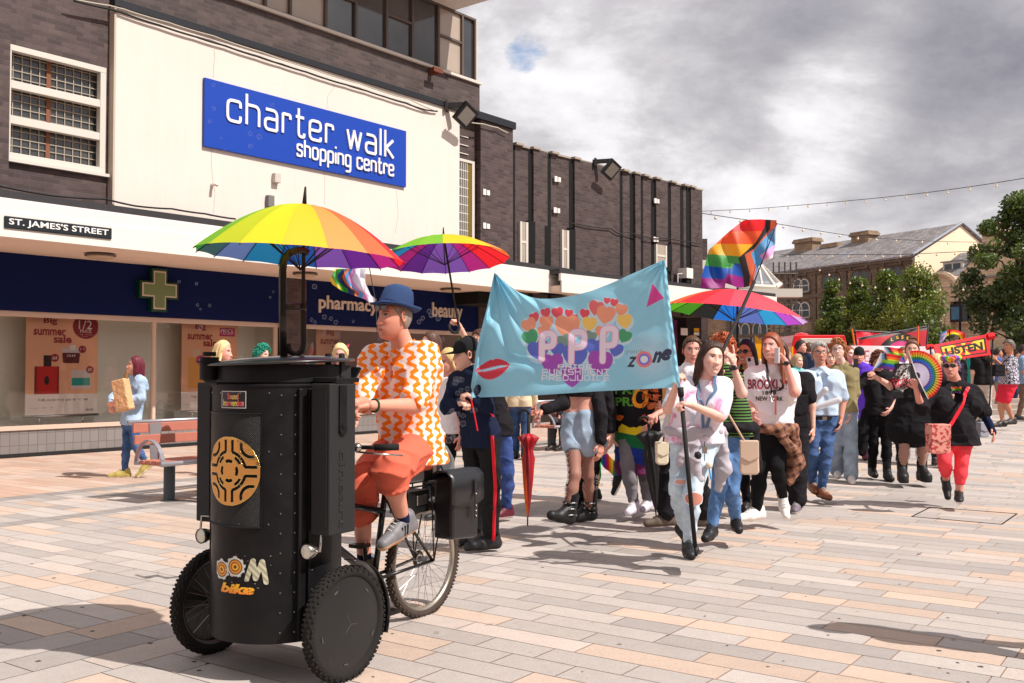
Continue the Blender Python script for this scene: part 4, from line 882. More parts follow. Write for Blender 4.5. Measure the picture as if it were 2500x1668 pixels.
def tree(x, y, z0, h, rw, crown0, n, ls, cols, label, shape, seed, group):
 rs=np.random.RandomState(seed);r=thing('tree', label, 'tree', (x, y, z0), group)
 b=MB();b.tube([(x, y, z0), (x+.03, y, z0+h*.35), (x, y, z0+h*.9)], [h*.017+.03, h*.013+.02, .02], 8);tr=b.build('trunk', [M_bark], r, smooth=True)
 nc=46 if shape!='big' else 90;C=[];b=MB()
 for i in range(nc):
  t=rs.rand()**.9;zc=crown0+(h-crown0)*t
  prof={'col':(1-t)**.85*(.65+.45*min(1, t*6)), 'big':math.sqrt(max(0.02, 1-(2*t-.9)**2))}[shape]
  a=rs.rand()*6.28;q=rw*prof*(rs.rand()**.5);c=np.array([x+q*math.cos(a), y+q*math.sin(a), z0+zc]);C.append(c)
  if i%3==0:b.tube([(x, y, z0+max(crown0*.8, zc-.25*h)), (np.array([x, y, z0+zc-.1*h])+c)/2, c], [.05, .03, .01], 5)
 b.build('branches', [M_bark], r, smooth=True)
 C=np.array(C);k=rs.randint(0, nc, n);sz=rw*(.24 if shape=='col' else .22)
 d=rs.randn(n, 3);d/=np.linalg.norm(d, axis=1)[:, None];p=C[k]+d*(sz*(rs.rand(n, 1)**.4)*np.array([1, 1, .8])*rs.uniform(.7, 1.5, nc)[k][:, None])
 a=rs.randn(n, 3);a/=np.linalg.norm(a, axis=1)[:, None];b_=np.cross(a, rs.randn(n, 3));b_/=np.linalg.norm(b_, axis=1)[:, None]
 s_=ls*rs.uniform(.6, 1.3, (n, 1));V=np.stack([p-a*s_, p-b_*s_*.55, p+a*s_, p+b_*s_*.55], 1).reshape(-1, 3)
 cc=np.array(cols)[rs.randint(0, len(cols), nc)][k]*rs.uniform(.75, 1.3, (n, 1));cc=np.repeat(cc, 4, 0)
 mesh('crown', V, np.arange(4*n).reshape(-1, 4), M_leaf, r, col=cc);return r
GC=[(.14, .18, .022), (.10, .145, .02), (.19, .21, .03), (.07, .11, .018)]
GD_=[(.072, .115, .03), (.052, .090, .025), (.105, .148, .034)]
for k, (px, top, D, w, lab)in enumerate([(2034, 692, 58, 1.25, 'slim yellow-green street tree, leftmost of the four before the terrace'), (2096, 682, 56, 1.45, 'slim yellow-green street tree, second from the left before the terrace'), (2163, 670, 54, 1.7, 'slim yellow-green street tree, third from the left before the terrace'), (2240, 658, 52, 1.95, 'widest yellow-green street tree, rightmost of the four before the terrace')]):
 q=P(px, top, D);tree(q[0], D, .4, q[2]-.4, w*1.25, .7, 12000, .09, GC, lab, 'col', 10+k, 'young street trees before the terrace')
q=P(2452, 540, 36);tree(q[0]+.7, 36, .35, 7.2, 2.1, 1.9, 26000, .085, GD_, 'large dense dark green tree at the right edge of the square', 'big', 30, None)
q=P(2700, 540, 30);tree(q[0], 30, .35, 7.0, 2.0, 2.4, 9000, .10, GD_, 'dark green tree outside the right edge of the square', 'big', 31, None)
for k, px in enumerate((1765, 1790)):tree(P(px, 850, 48)[0], 48+k, .3, 2.6, .8, .4, 2500, .08, GC, ('low green shrub behind the umbrella, left one', 'low green shrub behind the umbrella, right one')[k], 'col', 50+k, 'shrubs behind the open umbrella')
M_wire=mat('thin_wire', (.20, .19, .20));M_bulb=mat('bulb_glass', (.93, .86, .74), rough=.2, spec=.8)
def strings_(pts, label, nb, r=.008, br=.026):
 Pq=[P(*p)for p in pts];path=[]
 for a, c in zip(Pq[:-1], Pq[1:]):
  for k in range(10):path.append(a+(c-a)*k/10)
 path.append(Pq[-1]);path=np.array(path);t_=np.linspace(0, 1, len(path))
 for _ in range(8):path[1:-1]=(path[:-2]+2*path[1:-1]+path[2:])/4
 root=thing('string_lights', label, 'string lights', Pq[0], 'strings of bulbs over the square');b=MB();b.tube(path, r, 5);b.build('wire', [M_wire], root)
 L_=np.concatenate([[0], np.cumsum(np.linalg.norm(np.diff(path, axis=0), axis=1))]);src=None
 for k in range(nb):
  d_=L_[-1]*(k+.5)/nb;q=np.array([np.interp(d_, L_, path[:, i])for i in range(3)])
  if src is None:
   b=MB();b.cyl(q, q-Z3*.04, .014, .018, 8);b.sphere(q-Z3*(.04+br), br, 10);src=b.build('bulb', [M_bulb], root, smooth=True, origin=q)
  else:
   c=src.copy();COL.objects.link(c);c.parent=root;c.location=Vector(q-Pq[0])
strings_([(1714, 516, 30.7), (1845, 510, 29), (1990, 498, 27), (2120, 486, 25), (2260, 471, 23), (2400, 452, 21), (2640, 412, 19)], 'topmost string of pale bulbs rising to the right across the clouds', 17)
strings_([(1714, 521, 30.7), (1800, 534, 33), (1895, 546, 36), (2005, 565, 40), (2090, 578, 43), (2178, 584, 46), (2290, 590, 48), (2408, 592, 50)], 'string of bulbs running behind the flag towards the far chimney', 13, .013, .05)
strings_([(1905, 622, 44), (2060, 622, 42), (2200, 622, 41), (2400, 612, 40)], 'string of bulbs crossing in front of the slate roof', 12, .013, .045)
strings_([(1990, 650, 40), (2060, 685, 38), (2150, 700, 36), (2260, 704, 34), (2380, 702, 33)], 'lowest string of bulbs hanging in front of the young trees', 11, .010, .04)
M_vred=mat('van_red', (.86, .10, .12), rough=.3, coat=.5);M_vyel=mat('van_yellow', (.95, .66, .08), rough=.3, coat=.5);M_tyre=mat('tyre', (.07, .065, .06), rough=.85)
vx=P(2010, 905, 36)[0];vz=.33
van=thing('ice_cream_van', 'red and yellow ice cream van parked behind the crowd', 'van', (vx, 37, vz))
b=MB();prof=[(-1.0, .45), (1.0, .45), (1.0, 2.15), (.92, 2.42), (-.92, 2.42), (-1.0, 2.15)]
b.prism(prof, (vx, 38.6, vz), (1, 0, 0), Z3, 4.4);b.build('body', [M_vred], van, bevel=.04)
b=MB();b.box((vx-1.02, 38.3, vz+1.25), (.06, 4.0, 1.5));b.prism([(0, 0), (1.3, 0), (0, .95)], (vx-2.35+.0, 36.45, vz+1.45), (1, 0, 0), Z3, .1);b.box((vx-1.7, 36.45, vz+1.0), (1.3, .1, .9));b.build('side_panel', [M_vyel], van)
b=MB();b.box((vx, 36.38, vz+1.55), (1.35, .03, .75));b.build('window', [M_far], van)
b=MB()
for q in(-.7, -.2, .0, .7):b.box((vx+q, 36.355, vz+1.55), (.04, .03, .8))
for q in(1.16, 1.94):b.box((vx, 36.353, vz+q), (1.44, .028, .05))
b.build('window_frame', [M_farw], van)
b=MB();b.box((vx, 36.36, vz+2.2), (1.4, .05, .2));b.build('name_board', [M_farw], van, bevel=.05)
b=MB();b.lathe((vx-.2, 38, vz+2.42), (0, 0, 1), [(.35, 0), (.2, .12), (0, .16)], 14);b.build('roof_vent', [M_vred], van)
for q in(-.85, .85):
 for yy in(37.2, 39.9):b=MB();b.cyl((vx+q-.1, yy, vz+.34), (vx+q+.1, yy, vz+.34), .34, seg=20);b.build('wheel', [M_tyre], van)
st_=thing('market_stall', 'yellow topped market stall left of the ice cream van', 'stall', P(1900, 905, 44));q=P(1915, 862, 44);b=MB();b.box((q[0], 44, 1.9), (1.6, 1.6, 1.1));b.build('cover', [M_vyel], st_);b=MB()
for dx in(-.7, .7):b.tube([(q[0]+dx, 43.3, .3), (q[0]+dx, 43.3, 1.5)], .04, 6)
b.build('post', [M_dkpost], st_)
M_bred=mat('banner_red', (.80, .10, .17), rough=.8, alpha=.92);M_org=mat('pole_orange', (.93, .42, .12));M_greyp=mat('pole_grey', (.32, .32, .34), rough=.4)
bn=thing('protest_banner', 'red banner lettered LGSM held up on poles behind the crowd', 'banner', P(2180, 905, 22))
def quadsheet(c, nu=24, nv=10, amp=.03, fr=9.0):
 A, B_, C_, D_=[np.array(x)for x in c]
 return lambda u, v:(A[None]*((1-u)*(1-v))[:, None]+B_[None]*(u*(1-v))[:, None]+C_[None]*(u*v)[:, None]+D_[None]*((1-u)*v)[:, None]+np.array([[0, 1, 0]])*(amp*np.sin(fr*u+2*v)+amp*.5*np.sin(17*u-5*v))[:, None])
def lgsm(u, v):
 C=np.tile(np.array(lin((.76, .20, .24))), (len(u), 1));C[u<.18]=lin((.86, .12, .18));C[v>.93]=lin((.45, .42, .42))
 r=np.hypot((u-.60)*2.4, (v-.05));C[(r>.62)&(r<.88)&(v>.1)]=lin((.08, .06, .07));C[(r<=.62)]=lin((.72, .12, .42));C[(r<.42)]=lin((.92, .62, .18))
 for k, ch in enumerate('LGSM'):
  a=math.radians(112-16*k);cx_=.60+.75*math.cos(a)/2.4;cy_=.05+.75*math.sin(a);V_, T_=text_fit(ch, cx_-.018, cy_-.05, cx_+.018, cy_+.07, bold=.03);C[tri_mask(u, v, V_, T_)]=lin((.95, .70, .15))
 return C
painted('cloth', 160, 60, quadsheet([P(2105, 882, 21.8), P(2258, 876, 21.8), P(2262, 800, 22), P(2097, 826, 22)]), lgsm, M_print, bn)
b=MB();b.tube([P(2080, 803, 21.7), P(2096, 905, 21.7), P(2098, 1010, 21.7)], .02, 6);b.tube([P(2241, 796, 21.6), P(2241, 905, 21.6), P(2241, 1015, 21.6)], .02, 6);b.build('pole', [M_org], bn)
b=MB();b.tube([P(2096, 826, 22), P(2262, 797, 22)], .018, 6);b.tube([P(2265, 792, 22), P(2258, 905, 22), P(2256, 1010, 22)], .025, 6);b.build('rail', [M_greyp], bn)
rb=thing('red_banner', 'plain red banner hanging from a thin rail behind the LGSM banner', 'banner', P(2120, 905, 23));painted('cloth', 40, 20, quadsheet([P(2094, 850, 23), P(2160, 850, 23), P(2150, 814, 23.2), P(2091, 809, 23.2)]), lambda u, v:np.tile(np.array(lin((.86, .12, .2))), (len(u), 1)), M_print, rb);b=MB();b.tube([P(2086, 807, 23.2), P(2245, 815, 23.2)], .012, 6);b.tube([P(2091, 808, 23.25), P(2094, 1000, 23.25)], .015, 6);b.build('rail', [M_greyp], rb)
wb=thing('white_banner', 'long white banner with thin red capitals LE and G behind the crowd', 'banner', P(2160, 905, 20))
def leg(u, v):
 C=np.tile(np.array(lin((.90, .84, .85))), (len(u), 1))
 for ch, a, c in(('L', .10, .145), ('E', .165, .215), ('G', .80, .86)):
  V_, T_=text_fit(ch, a, .35, c, .80, bold=-.01);C[tri_mask(u, v, V_, T_)]=lin((.80, .22, .30))
 return C
painted('cloth', 200, 50, quadsheet([P(2078, 905, 19.6), P(2290, 905, 19.6), P(2290, 846, 19.7), P(2076, 844, 19.7)], amp=.02), leg, M_print, wb)
b=MB();b.tube([P(2074, 843, 19.6), P(2076, 1030, 19.6)], .018, 6);b.tube([P(2291, 845, 19.6), P(2290, 1030, 19.6)], .018, 6);b.build('pole', [M_greyp], wb)
ls_=thing('listen_placard', 'red and yellow placard reading LISTEN in black, carried on poles', 'placard', P(2350, 905, 18.9))
LC=[P(2292, 884, 18.6), P(2418, 867, 18.9), P(2412, 816, 19.0), P(2277, 843, 18.7)]
def listen(u, v):
 C=np.tile(np.array(lin((.84, .07, .13))), (len(u), 1));C[(u>.095)&(u<.935)&(v>.11)&(v<.86)]=lin((.07, .05, .06));i_=(u>.125)&(u<.905)&(v>.175)&(v<.795)
 a=np.arctan2((v-.5)*1.0, (u-.52)*2.6);w=(np.floor((a/(2*np.pi)*9)+.3)%2==0);C[i_&w]=lin((.90, .74, .18));C[i_&~w]=lin((.80, .10, .14))
 V_, T_=text_fit('LISTEN', .17, .28, .87, .70, bold=.05);C[tri_mask(u, v, V_, T_)]=lin((.06, .04, .05));return C
painted('board', 170, 80, quadsheet(LC, amp=.0), listen, M_print, ls_, thick=.02)
b=MB();b.tube([P(2262, 849, 18.65), P(2277, 846, 18.65)], .05, 8);b.tube([P(2410, 823, 19), P(2426, 820, 19)], .07, 8);b.build('end_cap', [mat('placard_red', (.84, .07, .13))], ls_)
b=MB();b.tube([P(2424, 822, 19), P(2420, 905, 18.9), P(2414, 1035, 18.8)], .016, 8);b.tube([P(2272, 846, 18.6), P(2274, 1040, 18.6)], .016, 8);b.build('pole', [M_dkpost], ls_)
af=thing('feather_flag', 'curled rainbow flag blowing above the LISTEN placard', 'flag', P(2340, 830, 21));path=[P(x, y, 21)for x, y in((2296, 824), (2300, 812), (2312, 806), (2326, 804), (2342, 808), (2354, 817), (2360, 828))]
def afp(u, v):
 pa=np.array(path);t_=u*(len(pa)-1);q=np.stack([np.interp(t_, np.arange(len(pa)), pa[:, i])for i in range(3)], 1);q[:, 2]+=-(v*.14)*(1+.3*np.sin(9*u));q[:, 1]+=.05*np.sin(14*u+3*v);return q
def rain(u, v, kk=6):
 cs=[lin(x)for x in((.90, .08, .12), (.98, .45, .10), (.98, .85, .10), (.10, .60, .22), (.08, .28, .75), (.45, .12, .55))];return np.array([cs[min(5, int(q*6))]for q in v])
def afc(u, v):C=rain(u, v*.5);w=u<.3;C[w]=np.where((np.floor(v[w]*5)%2==0)[:, None], np.array(lin((.35, .65, .9))), np.array(lin((.93, .72, .82))));return C
painted('cloth', 60, 14, afp, afc, M_print, af);b=MB();b.tube([P(2318, 805, 21), P(2322, 905, 21), P(2322, 1010, 21)], .012, 6);b.build('pole', [M_dkpost], af)
M_slat=mat('bench_slat', (.70, .43, .36), rough=.6, var=.12, vs=10);M_rail=mat('bench_alu', (.66, .64, .66), rough=.35, metal=.6);M_leg=mat('bench_leg', (.24, .27, .30), rough=.45)
def bench(x, y, z, label, L_=1.9):
 e=np.array([*bv, 0]);f=np.array([-av[0]*1.0, -av[1]*1.0, 0]);o=np.array([x, y, z])
 r=thing('bench', label, 'bench', o, 'slatted benches on the square')
 for k in range(4):b=MB();b.box(o+e*L_/2+f*(.07+.105*k)+Z3*.44, (L_-.06, .085, .045), e, f, Z3);b.build('seat_slat', [M_slat], r, bevel=.006)
 for k in range(2):b=MB();b.box(o+e*L_/2-f*(.06+.03*k)+Z3*(.68+.13*k), (L_-.06, .03, .105), e, f, Z3);b.build('back_slat', [M_slat], r, bevel=.006)
 b=MB();b.tube([o-f*.13+Z3*.875, o-f*.13+e*L_+Z3*.875], .024, 10);b.tube([o+f*.47+Z3*.44, o+f*.47+e*L_+Z3*.44], .027, 10);b.tube([o+f*.0+Z3*.43, o+f*.0+e*L_+Z3*.43], .02, 8);b.build('rail', [M_rail], r, smooth=True)
 for q in(.03, L_-.03):
  b=MB();pts=[o+e*q+f*(.22+.24*math.cos(a))+Z3*(.42+.27*math.sin(a))for a in np.linspace(0, math.pi, 13)]
  for p0, p1 in zip(pts[:-1], pts[1:]):b.box((p0+p1)/2, (.05, np.linalg.norm(p1-p0)+.012, .014), e, (p1-p0), None)
  b.build('armrest', [M_rail], r)
 for q in(.30, L_-.30):
  b=MB();b.cyl(o+e*q+f*.2, o+e*q+f*.2+Z3*.41, .062, seg=24);b.cyl(o+e*q+f*.2, o+e*q+f*.2+Z3*.012, .10, seg=24);b.build('leg', [M_leg], r, smooth=False, auto=True)
  b=MB();b.prism([(-.05, .42), (.05, .42), (.08, .86), (-.08, .86)], o+e*q-f*.07, e, Z3, .02);b.build('back_support', [M_rail], r)
 return r
q=P(413, 1222, 11.12);e_=np.array([*bv, 0]);f_=np.array([.8175, -.576, 0])
q=q-e_*.30-f_*.2;bench(q[0], q[1], 0, 'salmon slatted bench behind the speaker tricycle, left of the brick pillar')
q=P(1345, 1098, 18.2)-e_*.30-f_*.2;bench(q[0], q[1], 0, 'salmon slatted bench far behind the bare midriff walker')
ob=thing('opposite_building', 'brown brick shops across the street, behind the photographer', 'building', (30, -22, 0))
b=MB();b.box((6, -24, 4.5), (90, 6, 9));b.box((54, 18, 5), (8, 80, 10));b.build('wall', [mat('opp_brick', (.42, .32, .27), var=.2, vs=.5)], ob)
b=MB()
for k in range(22):b.box((-36+k*4, -20.95, 6.2), (1.6, .08, 1.8));b.box((-36+k*4, -20.95, 1.6), (3.2, .08, 2.4))
b.build('window', [M_far], ob)
SKIN=(.86, .62, .52)
def skin_mat(c):return mat('skin_%d_%d_%d'%tuple(int(v*255)for v in c), attr=True, rough=.5, spec=.4, var=.09, vs=22, bump=.12, bs=90, bd=.003)
def G(x, s):return np.exp(-(x/s)**2)
_hg={}
def head_grid():
 if 'g' in _hg:return _hg['g']
 nu, nv=112, 84;t=np.linspace(-np.pi, np.pi, nu, endpoint=False);ph=t-.45*np.sin(t);th_=np.linspace(.02, np.pi-.02, nv)
 PH, TH=np.meshgrid(ph, th_, indexing='ij');sx=(np.sin(TH)*np.sin(PH)).ravel();sy=(np.sin(TH)*np.cos(PH)).ravel();sz=np.cos(TH).ravel()
 i, j=np.meshgrid(np.arange(nu), np.arange(nv-1), indexing='ij');i2=(i+1)%nu
 Fs=np.stack([(i*nv+j).ravel(), (i*nv+j+1).ravel(), (i2*nv+j+1).ravel(), (i2*nv+j).ravel()], 1)
 _hg['g']=(sx, sy, sz, Fs);return _hg['g']
def base_head(sx, sy, sz, jaw=1.0, full=0.0):
 lo=np.clip(-sz, 0, 1);W_=1-.30*jaw*lo**1.8+full*.12*lo
 x=.0755*np.sign(sx)*np.abs(sx)**.92*W_;y=np.where(sy>0, .088*sy, .103*sy);y=y+.050*lo**1.4*(.55+.45*sy)+.02*lo*full
 y=np.where(sy<0, y+.035*lo**1.2*(-sy), y);z=.120*sz-.004*lo
 return x, y, z
def head(skin, smile=0.0, eyes=(.20, .13, .08), brow=(.25, .17, .12), lips=None, full=0.0, beard=None, squint=0.0):
 sx, sy, sz, Fs=head_grid();x, y, z=base_head(sx, sy, sz, full=full);f=np.clip(sy*2.2, 0, 1);ax=np.abs(x)
 y=y+f*(.004*G(z-.040, .014)*G(x, .05)-.0115*G(ax-.031, .016)*G(z-.018, .014)+.0045*G(ax-.031, .012)*G(z-.017, .009))
 nose=G(x, .0085+.0065*np.clip((.02-z)/.05, 0, 1))*np.clip((.034-z)/.062, 0, 1)*(z>-.040);nose*=np.where(z<-.028, np.clip((z+.040)/.012, 0, 1), 1)
 y=y+f*.0235*nose+f*.008*G(ax-.014, .007)*G(z+.026, .008)
 y=y+f*(.006*G(ax-.043, .020)*G(z+.016-.006*smile, .018)+.0065*G(x, .025)*G(z+.060, .012)-.004*G(x, .022)*G(z+.062+smile*.004*(1-(x/.024)**2), .0028)-.004*G(x, .02)*G(z+.079, .006)+.008*G(x, .022)*G(z+.100, .014))
 x=x+np.sign(x)*.004*smile*G(z+.03, .02)*f
 V=np.stack([x, y, z], 1);s0=np.array(lin(skin));C=np.tile(s0, (len(x), 1));fr=(sy>.15)
 red=s0*np.array([1.04, .80, .74]);k=(f*(.75*G(ax-.042, .02)*G(z+.022, .018)+.4*G(x, .012)*G(z+.025, .015)))[:, None];C=C*(1-k)+red*k
 if beard is not None:
  m_=fr&(z<-.040)&~((np.abs(z+.062)<.010)&(ax<.024));C[m_]=C[m_]*.55+np.array(lin(beard))*.45
 lp=np.array(lin(lips if lips is not None else(.74, .42, .38)));zl=z+.062-smile*.006*(x/.024)**2
 m_=fr&(ax<.025)&(np.abs(zl)<.0085*np.sqrt(np.clip(1-(x/.026)**2, 0, 1))+.001);C[m_]=lp
 m_=fr&(ax<.021)&(np.abs(zl)<.0016);C[m_]=lp*.25
 if smile>.6:m_=fr&(ax<.017)&(zl<.0035)&(zl>-.0045);C[m_]=lin((.93, .90, .86))
 ew=.0155;eh=.0070*(1-squint*.55);m_=fr&(((ax-.031)/ew)**2+((z-.017)/eh)**2<1);C[m_]=lin((.80, .76, .73))
 m_=fr&(((ax-.031)/.0062)**2+((z-.0175)/min(.0062, eh))**2<1);C[m_]=lin(eyes)
 m_=fr&(ax>.015)&(ax<.048)&(np.abs(z-.017-eh*np.sqrt(np.clip(1-((ax-.031)/.017)**2, 0, 1))-.001)<.0024);C[m_]=C[m_]*.12
 m_=fr&(ax>.013)&(ax<.050)&(np.abs(z-.0375+.9*(ax-.036)**2*12)<.0042);C[m_]=C[m_]*.15+np.array(lin(brow))*.85
 m_=fr&(((ax-.008)/.0045)**2+((z+.0385)/.0025)**2<1);C[m_]=C[m_]*.35
 C=C*(1-.10*(f*G(z+.045, .006)*G(x, .02)))[:, None]  # nostril darks and under-nose shading are put into the skin colour
 Vl=[V];Fl=[Fs];Cl=[C];n=len(V)
 for sg in(-1, 1):
  t=np.linspace(0, 2*np.pi, 14, endpoint=False);u=np.linspace(0, 2*np.pi, 8, endpoint=False);T, U=np.meshgrid(t, u, indexing='ij')
  ex=sg*(.0735+.006*np.cos(U)+.010*(np.sin(T*.5))**2*0+.007);R=1+.30*np.sin(U)
  E=np.stack([(ex+sg*.004*-np.cos(T)).ravel(), (-.010+.013*R*np.cos(T+np.pi)*1.1).ravel(), (.004+.027*R*np.sin(T)).ravel()], 1)
  i, j=np.meshgrid(np.arange(14), np.arange(8), indexing='ij');q=lambda a, b:(a%14)*8+b%8
  fe=np.stack([q(i, j).ravel(), q(i+1, j).ravel(), q(i+1, j+1).ravel(), q(i, j+1).ravel()], 1)
  ell=14*8;cc=np.array([[sg*.0765, -.010, .004]]);E=np.concatenate([E, cc]);fe2=np.array([[q(a, 5), q(a+1, 5), ell, ell]for a in range(14)])
  fe=np.concatenate([fe, fe2]);Vl.append(E);Fl.append(fe+n);Cl.append(np.tile(red*.95, (len(E), 1)));n+=len(E)
 Fq=np.concatenate(Fl);return np.concatenate(Vl), Fq, np.concatenate(Cl)
def hand_prims(w, d, nrm, curl, side, s=1.0, spread=.22, point=False):
 """w wrist, d palm direction, nrm = back-of-hand normal. side=+1: thumb towards cross(d,nrm)"""
 d=d/np.linalg.norm(d);nrm=nrm-d*(nrm@d);nrm/=np.linalg.norm(nrm);t=np.cross(d, nrm)*side;pr=[];P0=w+d*.02
 kn=[w+d*(.088-.006*abs(i-1.2))*s+t*(.027-.018*i)*s for i in range(4)]
 for q in kn:pr.append((P0+(q-P0)*.1, q, .017*s, .011*s))
 L_=[.040, .045, .042, .033]
 for i, q in enumerate(kn):
  dd=d+t*spread*(1.5-i)*.25;dd/=np.linalg.norm(dd);a=0;p=q;c=curl if not(point and i==0)else .05
  for j, fct in enumerate((1, .62, .5)):
   a+=c*(.85 if j==0 else 1.0);v=dd*math.cos(a)-nrm*math.sin(a);e=p+v*L_[i]*fct*s;pr.append((p, e, .0095*s*(1-.08*j), .0085*s*(1-.08*j)));p=e
 b0=w+d*.030*s+t*.020*s;v=(d*.60+t*.78-nrm*(.15+.25*curl));v/=np.linalg.norm(v);b1=b0+v*.042*s;v2=d*.75+t*.35-nrm*(.2+.45*curl);v2/=np.linalg.norm(v2);b2=b1+v2*.030*s
 pr+=[(b0, b1, .014*s, .011*s), (b1, b2, .0105*s, .009*s)];return pr
_sh={}
def shoe_geo(kind):
 if kind in _sh:return _sh[kind]
 a=lambda*q:np.array(q)
 if kind=='sneaker':pr=[(a(-.065, 0, .042), a(.06, 0, .040), .038, .040), (a(.06, 0, .040), a(.155, .006, .030), .041, .032), (a(-.055, 0, .05), a(-.05, 0, .095), .038, .040), (a(-.03, 0, .09), a(.06, 0, .055), .036, .034)];zc=.0;top=.012
 elif kind=='boot':pr=[(a(-.06, 0, .05), a(.06, 0, .045), .040, .042), (a(.06, 0, .045), a(.15, .004, .040), .042, .038), (a(-.04, 0, .05), a(-.035, 0, .22), .044, .052), (a(-.02, 0, .12), a(.05, 0, .07), .045, .04)];zc=.0;top=.025
 elif kind=='platform':pr=[(a(-.07, 0, .07), a(.07, 0, .07), .055, .056), (a(.07, 0, .07), a(.15, .004, .06), .056, .052), (a(-.04, 0, .08), a(-.035, 0, .2), .05, .058), (a(-.02, 0, .15), a(.05, 0, .10), .05, .045), (a(-.07, 0, .02), a(.15, 0, .02), .052, .052)];zc=0;top=.05
 V, Fs=sdf_mesh(pr, .0065, .02, cut=[((0, 0, zc), (0, 0, -1))]);V=smooth_mesh(V, Fs, 1);fz=V[Fs].mean(1)[:, 2];mi=(fz<zc+top+.012).astype(int);_sh[kind]=(V, Fs, mi);return _sh[kind]
def unit(v):return v/(np.linalg.norm(v)+1e-9)
def fdir(yaw):a=math.radians(yaw);return np.array([math.sin(a), -math.cos(a), 0.0])
def ldir(yaw):a=math.radians(yaw);return np.array([math.cos(a), math.sin(a), 0.0])
def hair_mesh(parent, hc, B, style, c, s=1.0, seed=0, full=0.0, length=.3, c2=None):
 """B: 3x3 rows side, fwd, up"""
 rs=np.random.RandomState(seed);sx, sy, sz, Fs=head_grid();x, y, z=base_head(sx, sy, sz, full=full)
 q=np.clip((sy+.75)/1.6, 0, 1);thr=-.70+1.62*q**1.6
 if style in('long', 'pony', 'bun', 'bob'):thr=-.80+1.85*q**1.9
 if style=='short':thr=-.55+1.45*q**1.45
 mth=np.clip((sz-thr)/.16, 0, 1);mth=mth*mth*(3-2*mth)
 thick={'short':.012, 'crop':.006, 'long':.017, 'bob':.024, 'pony':.010, 'bun':.010, 'curly':.022}[style]
 ph=np.arctan2(sx, sy);st=.30*np.sin(ph*34+3*np.sin(sz*5+seed))+.30*np.sin(ph*21+sz*9+seed)+.25*np.sin(ph*60+sz*6)
 if style in('short', 'crop'):st=.35*np.sin(x*260+y*120+2*np.sin(z*60))+.35*np.sin(y*230+x*90+seed)
 thick=thick*(1-(.45 if style in('long', 'bob')else .0)*np.clip(sy*1.6, 0, 1));off=mth*(thick*(1+.5*np.clip(sz, 0, 1)+.22*st))-(1-mth)*.006
 nrm=np.stack([sx, sy, sz], 1);V=np.stack([x, y, z], 1)+nrm*off[:, None]
 base=np.array(lin(c));kk=(1+.28*st)[:, None];C=np.clip(base*kk, 0, 1)
 if c2 is not None:C=np.where((np.sin(ph*5+sz*4)>.3)[:, None], np.array(lin(c2)), C)
 Vl=[V];Fl=[Fs];Cl=[C];n=len(V)
 def addtube(pts, r, col, seg=6):
  nonlocal n
  b=MB();b.tube(pts, r, seg, cap=False);v=np.concatenate(b.V);Vl.append(v);Fl.append(np.array(b.F)+n);Cl.append(np.tile(col, (len(v), 1)));n+=len(v)
 if style in('long', 'bob'):
  for i in range(84 if style=='long' else 50):
   a=rs.uniform(.42, 1.0)*math.pi*rs.choice([-1, 1]);r0=.073+.01*rs.rand();x0, y0=r0*math.sin(a), .095*math.cos(a)-.008;z0_=.03+.05*rs.rand();Lq=length*rs.uniform(.75, 1.1)
   fl=1.05+.25*rs.rand();pts=[np.array([x0*.9, y0*.9, z0_+.02])]
   for k in range(1, 7):t=k/6;pts.append(np.array([x0*(1+.25*t*fl)+.006*math.sin(6*t+i), y0*(1.05+.12*t)-.01*t, z0_-Lq*t+.0]))
   addtube(pts, [.010, .013, .013, .012, .011, .009, .003], base*rs.uniform(.65, 1.35))
 if style=='bun':
  for i in range(26):a=rs.rand()*6.28;e=rs.rand()*3.14;c0=np.array([0, -.045, .135]);p=c0+.032*np.array([math.cos(a), math.sin(a)*math.cos(e), math.sin(e)]);addtube([c0, (c0+p)/2+rs.randn(3)*.008, p+rs.randn(3)*.012], [.012, .014, .003], base*rs.uniform(.7, 1.35))
 if style=='pony':
  for i in range(26):o_=rs.randn(3)*.010;pts=[np.array([0, -.095, .05])+o_, np.array([0, -.135, .04])+o_, np.array([0, -.15, -.04])+o_*1.5, np.array([.01, -.14, -.04-length*.6])+o_*2];addtube(pts, [.009, .013, .012, .003], base*rs.uniform(.65, 1.35))
 if style=='curly':
  for i in range(240):
   j=rs.randint(0, len(V))
   while mth[j]<.5:j=rs.randint(0, len(V))
   a=rs.randn(3);a/=np.linalg.norm(a);b_=np.cross(a, rs.randn(3));b_/=np.linalg.norm(b_);r_=.012+.008*rs.rand();c0=V[j]+nrm[j]*.008;addtube([c0+r_*(a*math.cos(t)+b_*math.sin(t))for t in np.linspace(0, 5, 7)], .0055, base*rs.uniform(.6, 1.5), 5)
 if style in('short', ):
  for i in range(120):
   j=rs.randint(0, len(V))
   while mth[j]<.7:j=rs.randint(0, len(V))
   d_=nrm[j]*.15+np.array([.25, .35, -.5])*(1 if sy[j]>-.2 else .4)+np.array([0, 0, -.4]);d_/=np.linalg.norm(d_);addtube([V[j]-nrm[j]*.006, V[j]+d_*.014+nrm[j]*.004, V[j]+d_*.030], [.006, .006, .001], base*rs.uniform(.7, 1.35), 5)
 V=np.concatenate(Vl)*s@B+hc;return mesh('hair', V, [list(map(int, f))for fq in Fl for f in fq]if False else np.concatenate([f if f.shape[1]==4 else np.concatenate([f, f[:, -1:]], 1)for f in Fl]), mat('hair', attr=True, rough=.5, spec=.4), parent, smooth=True, col=np.concatenate(Cl))
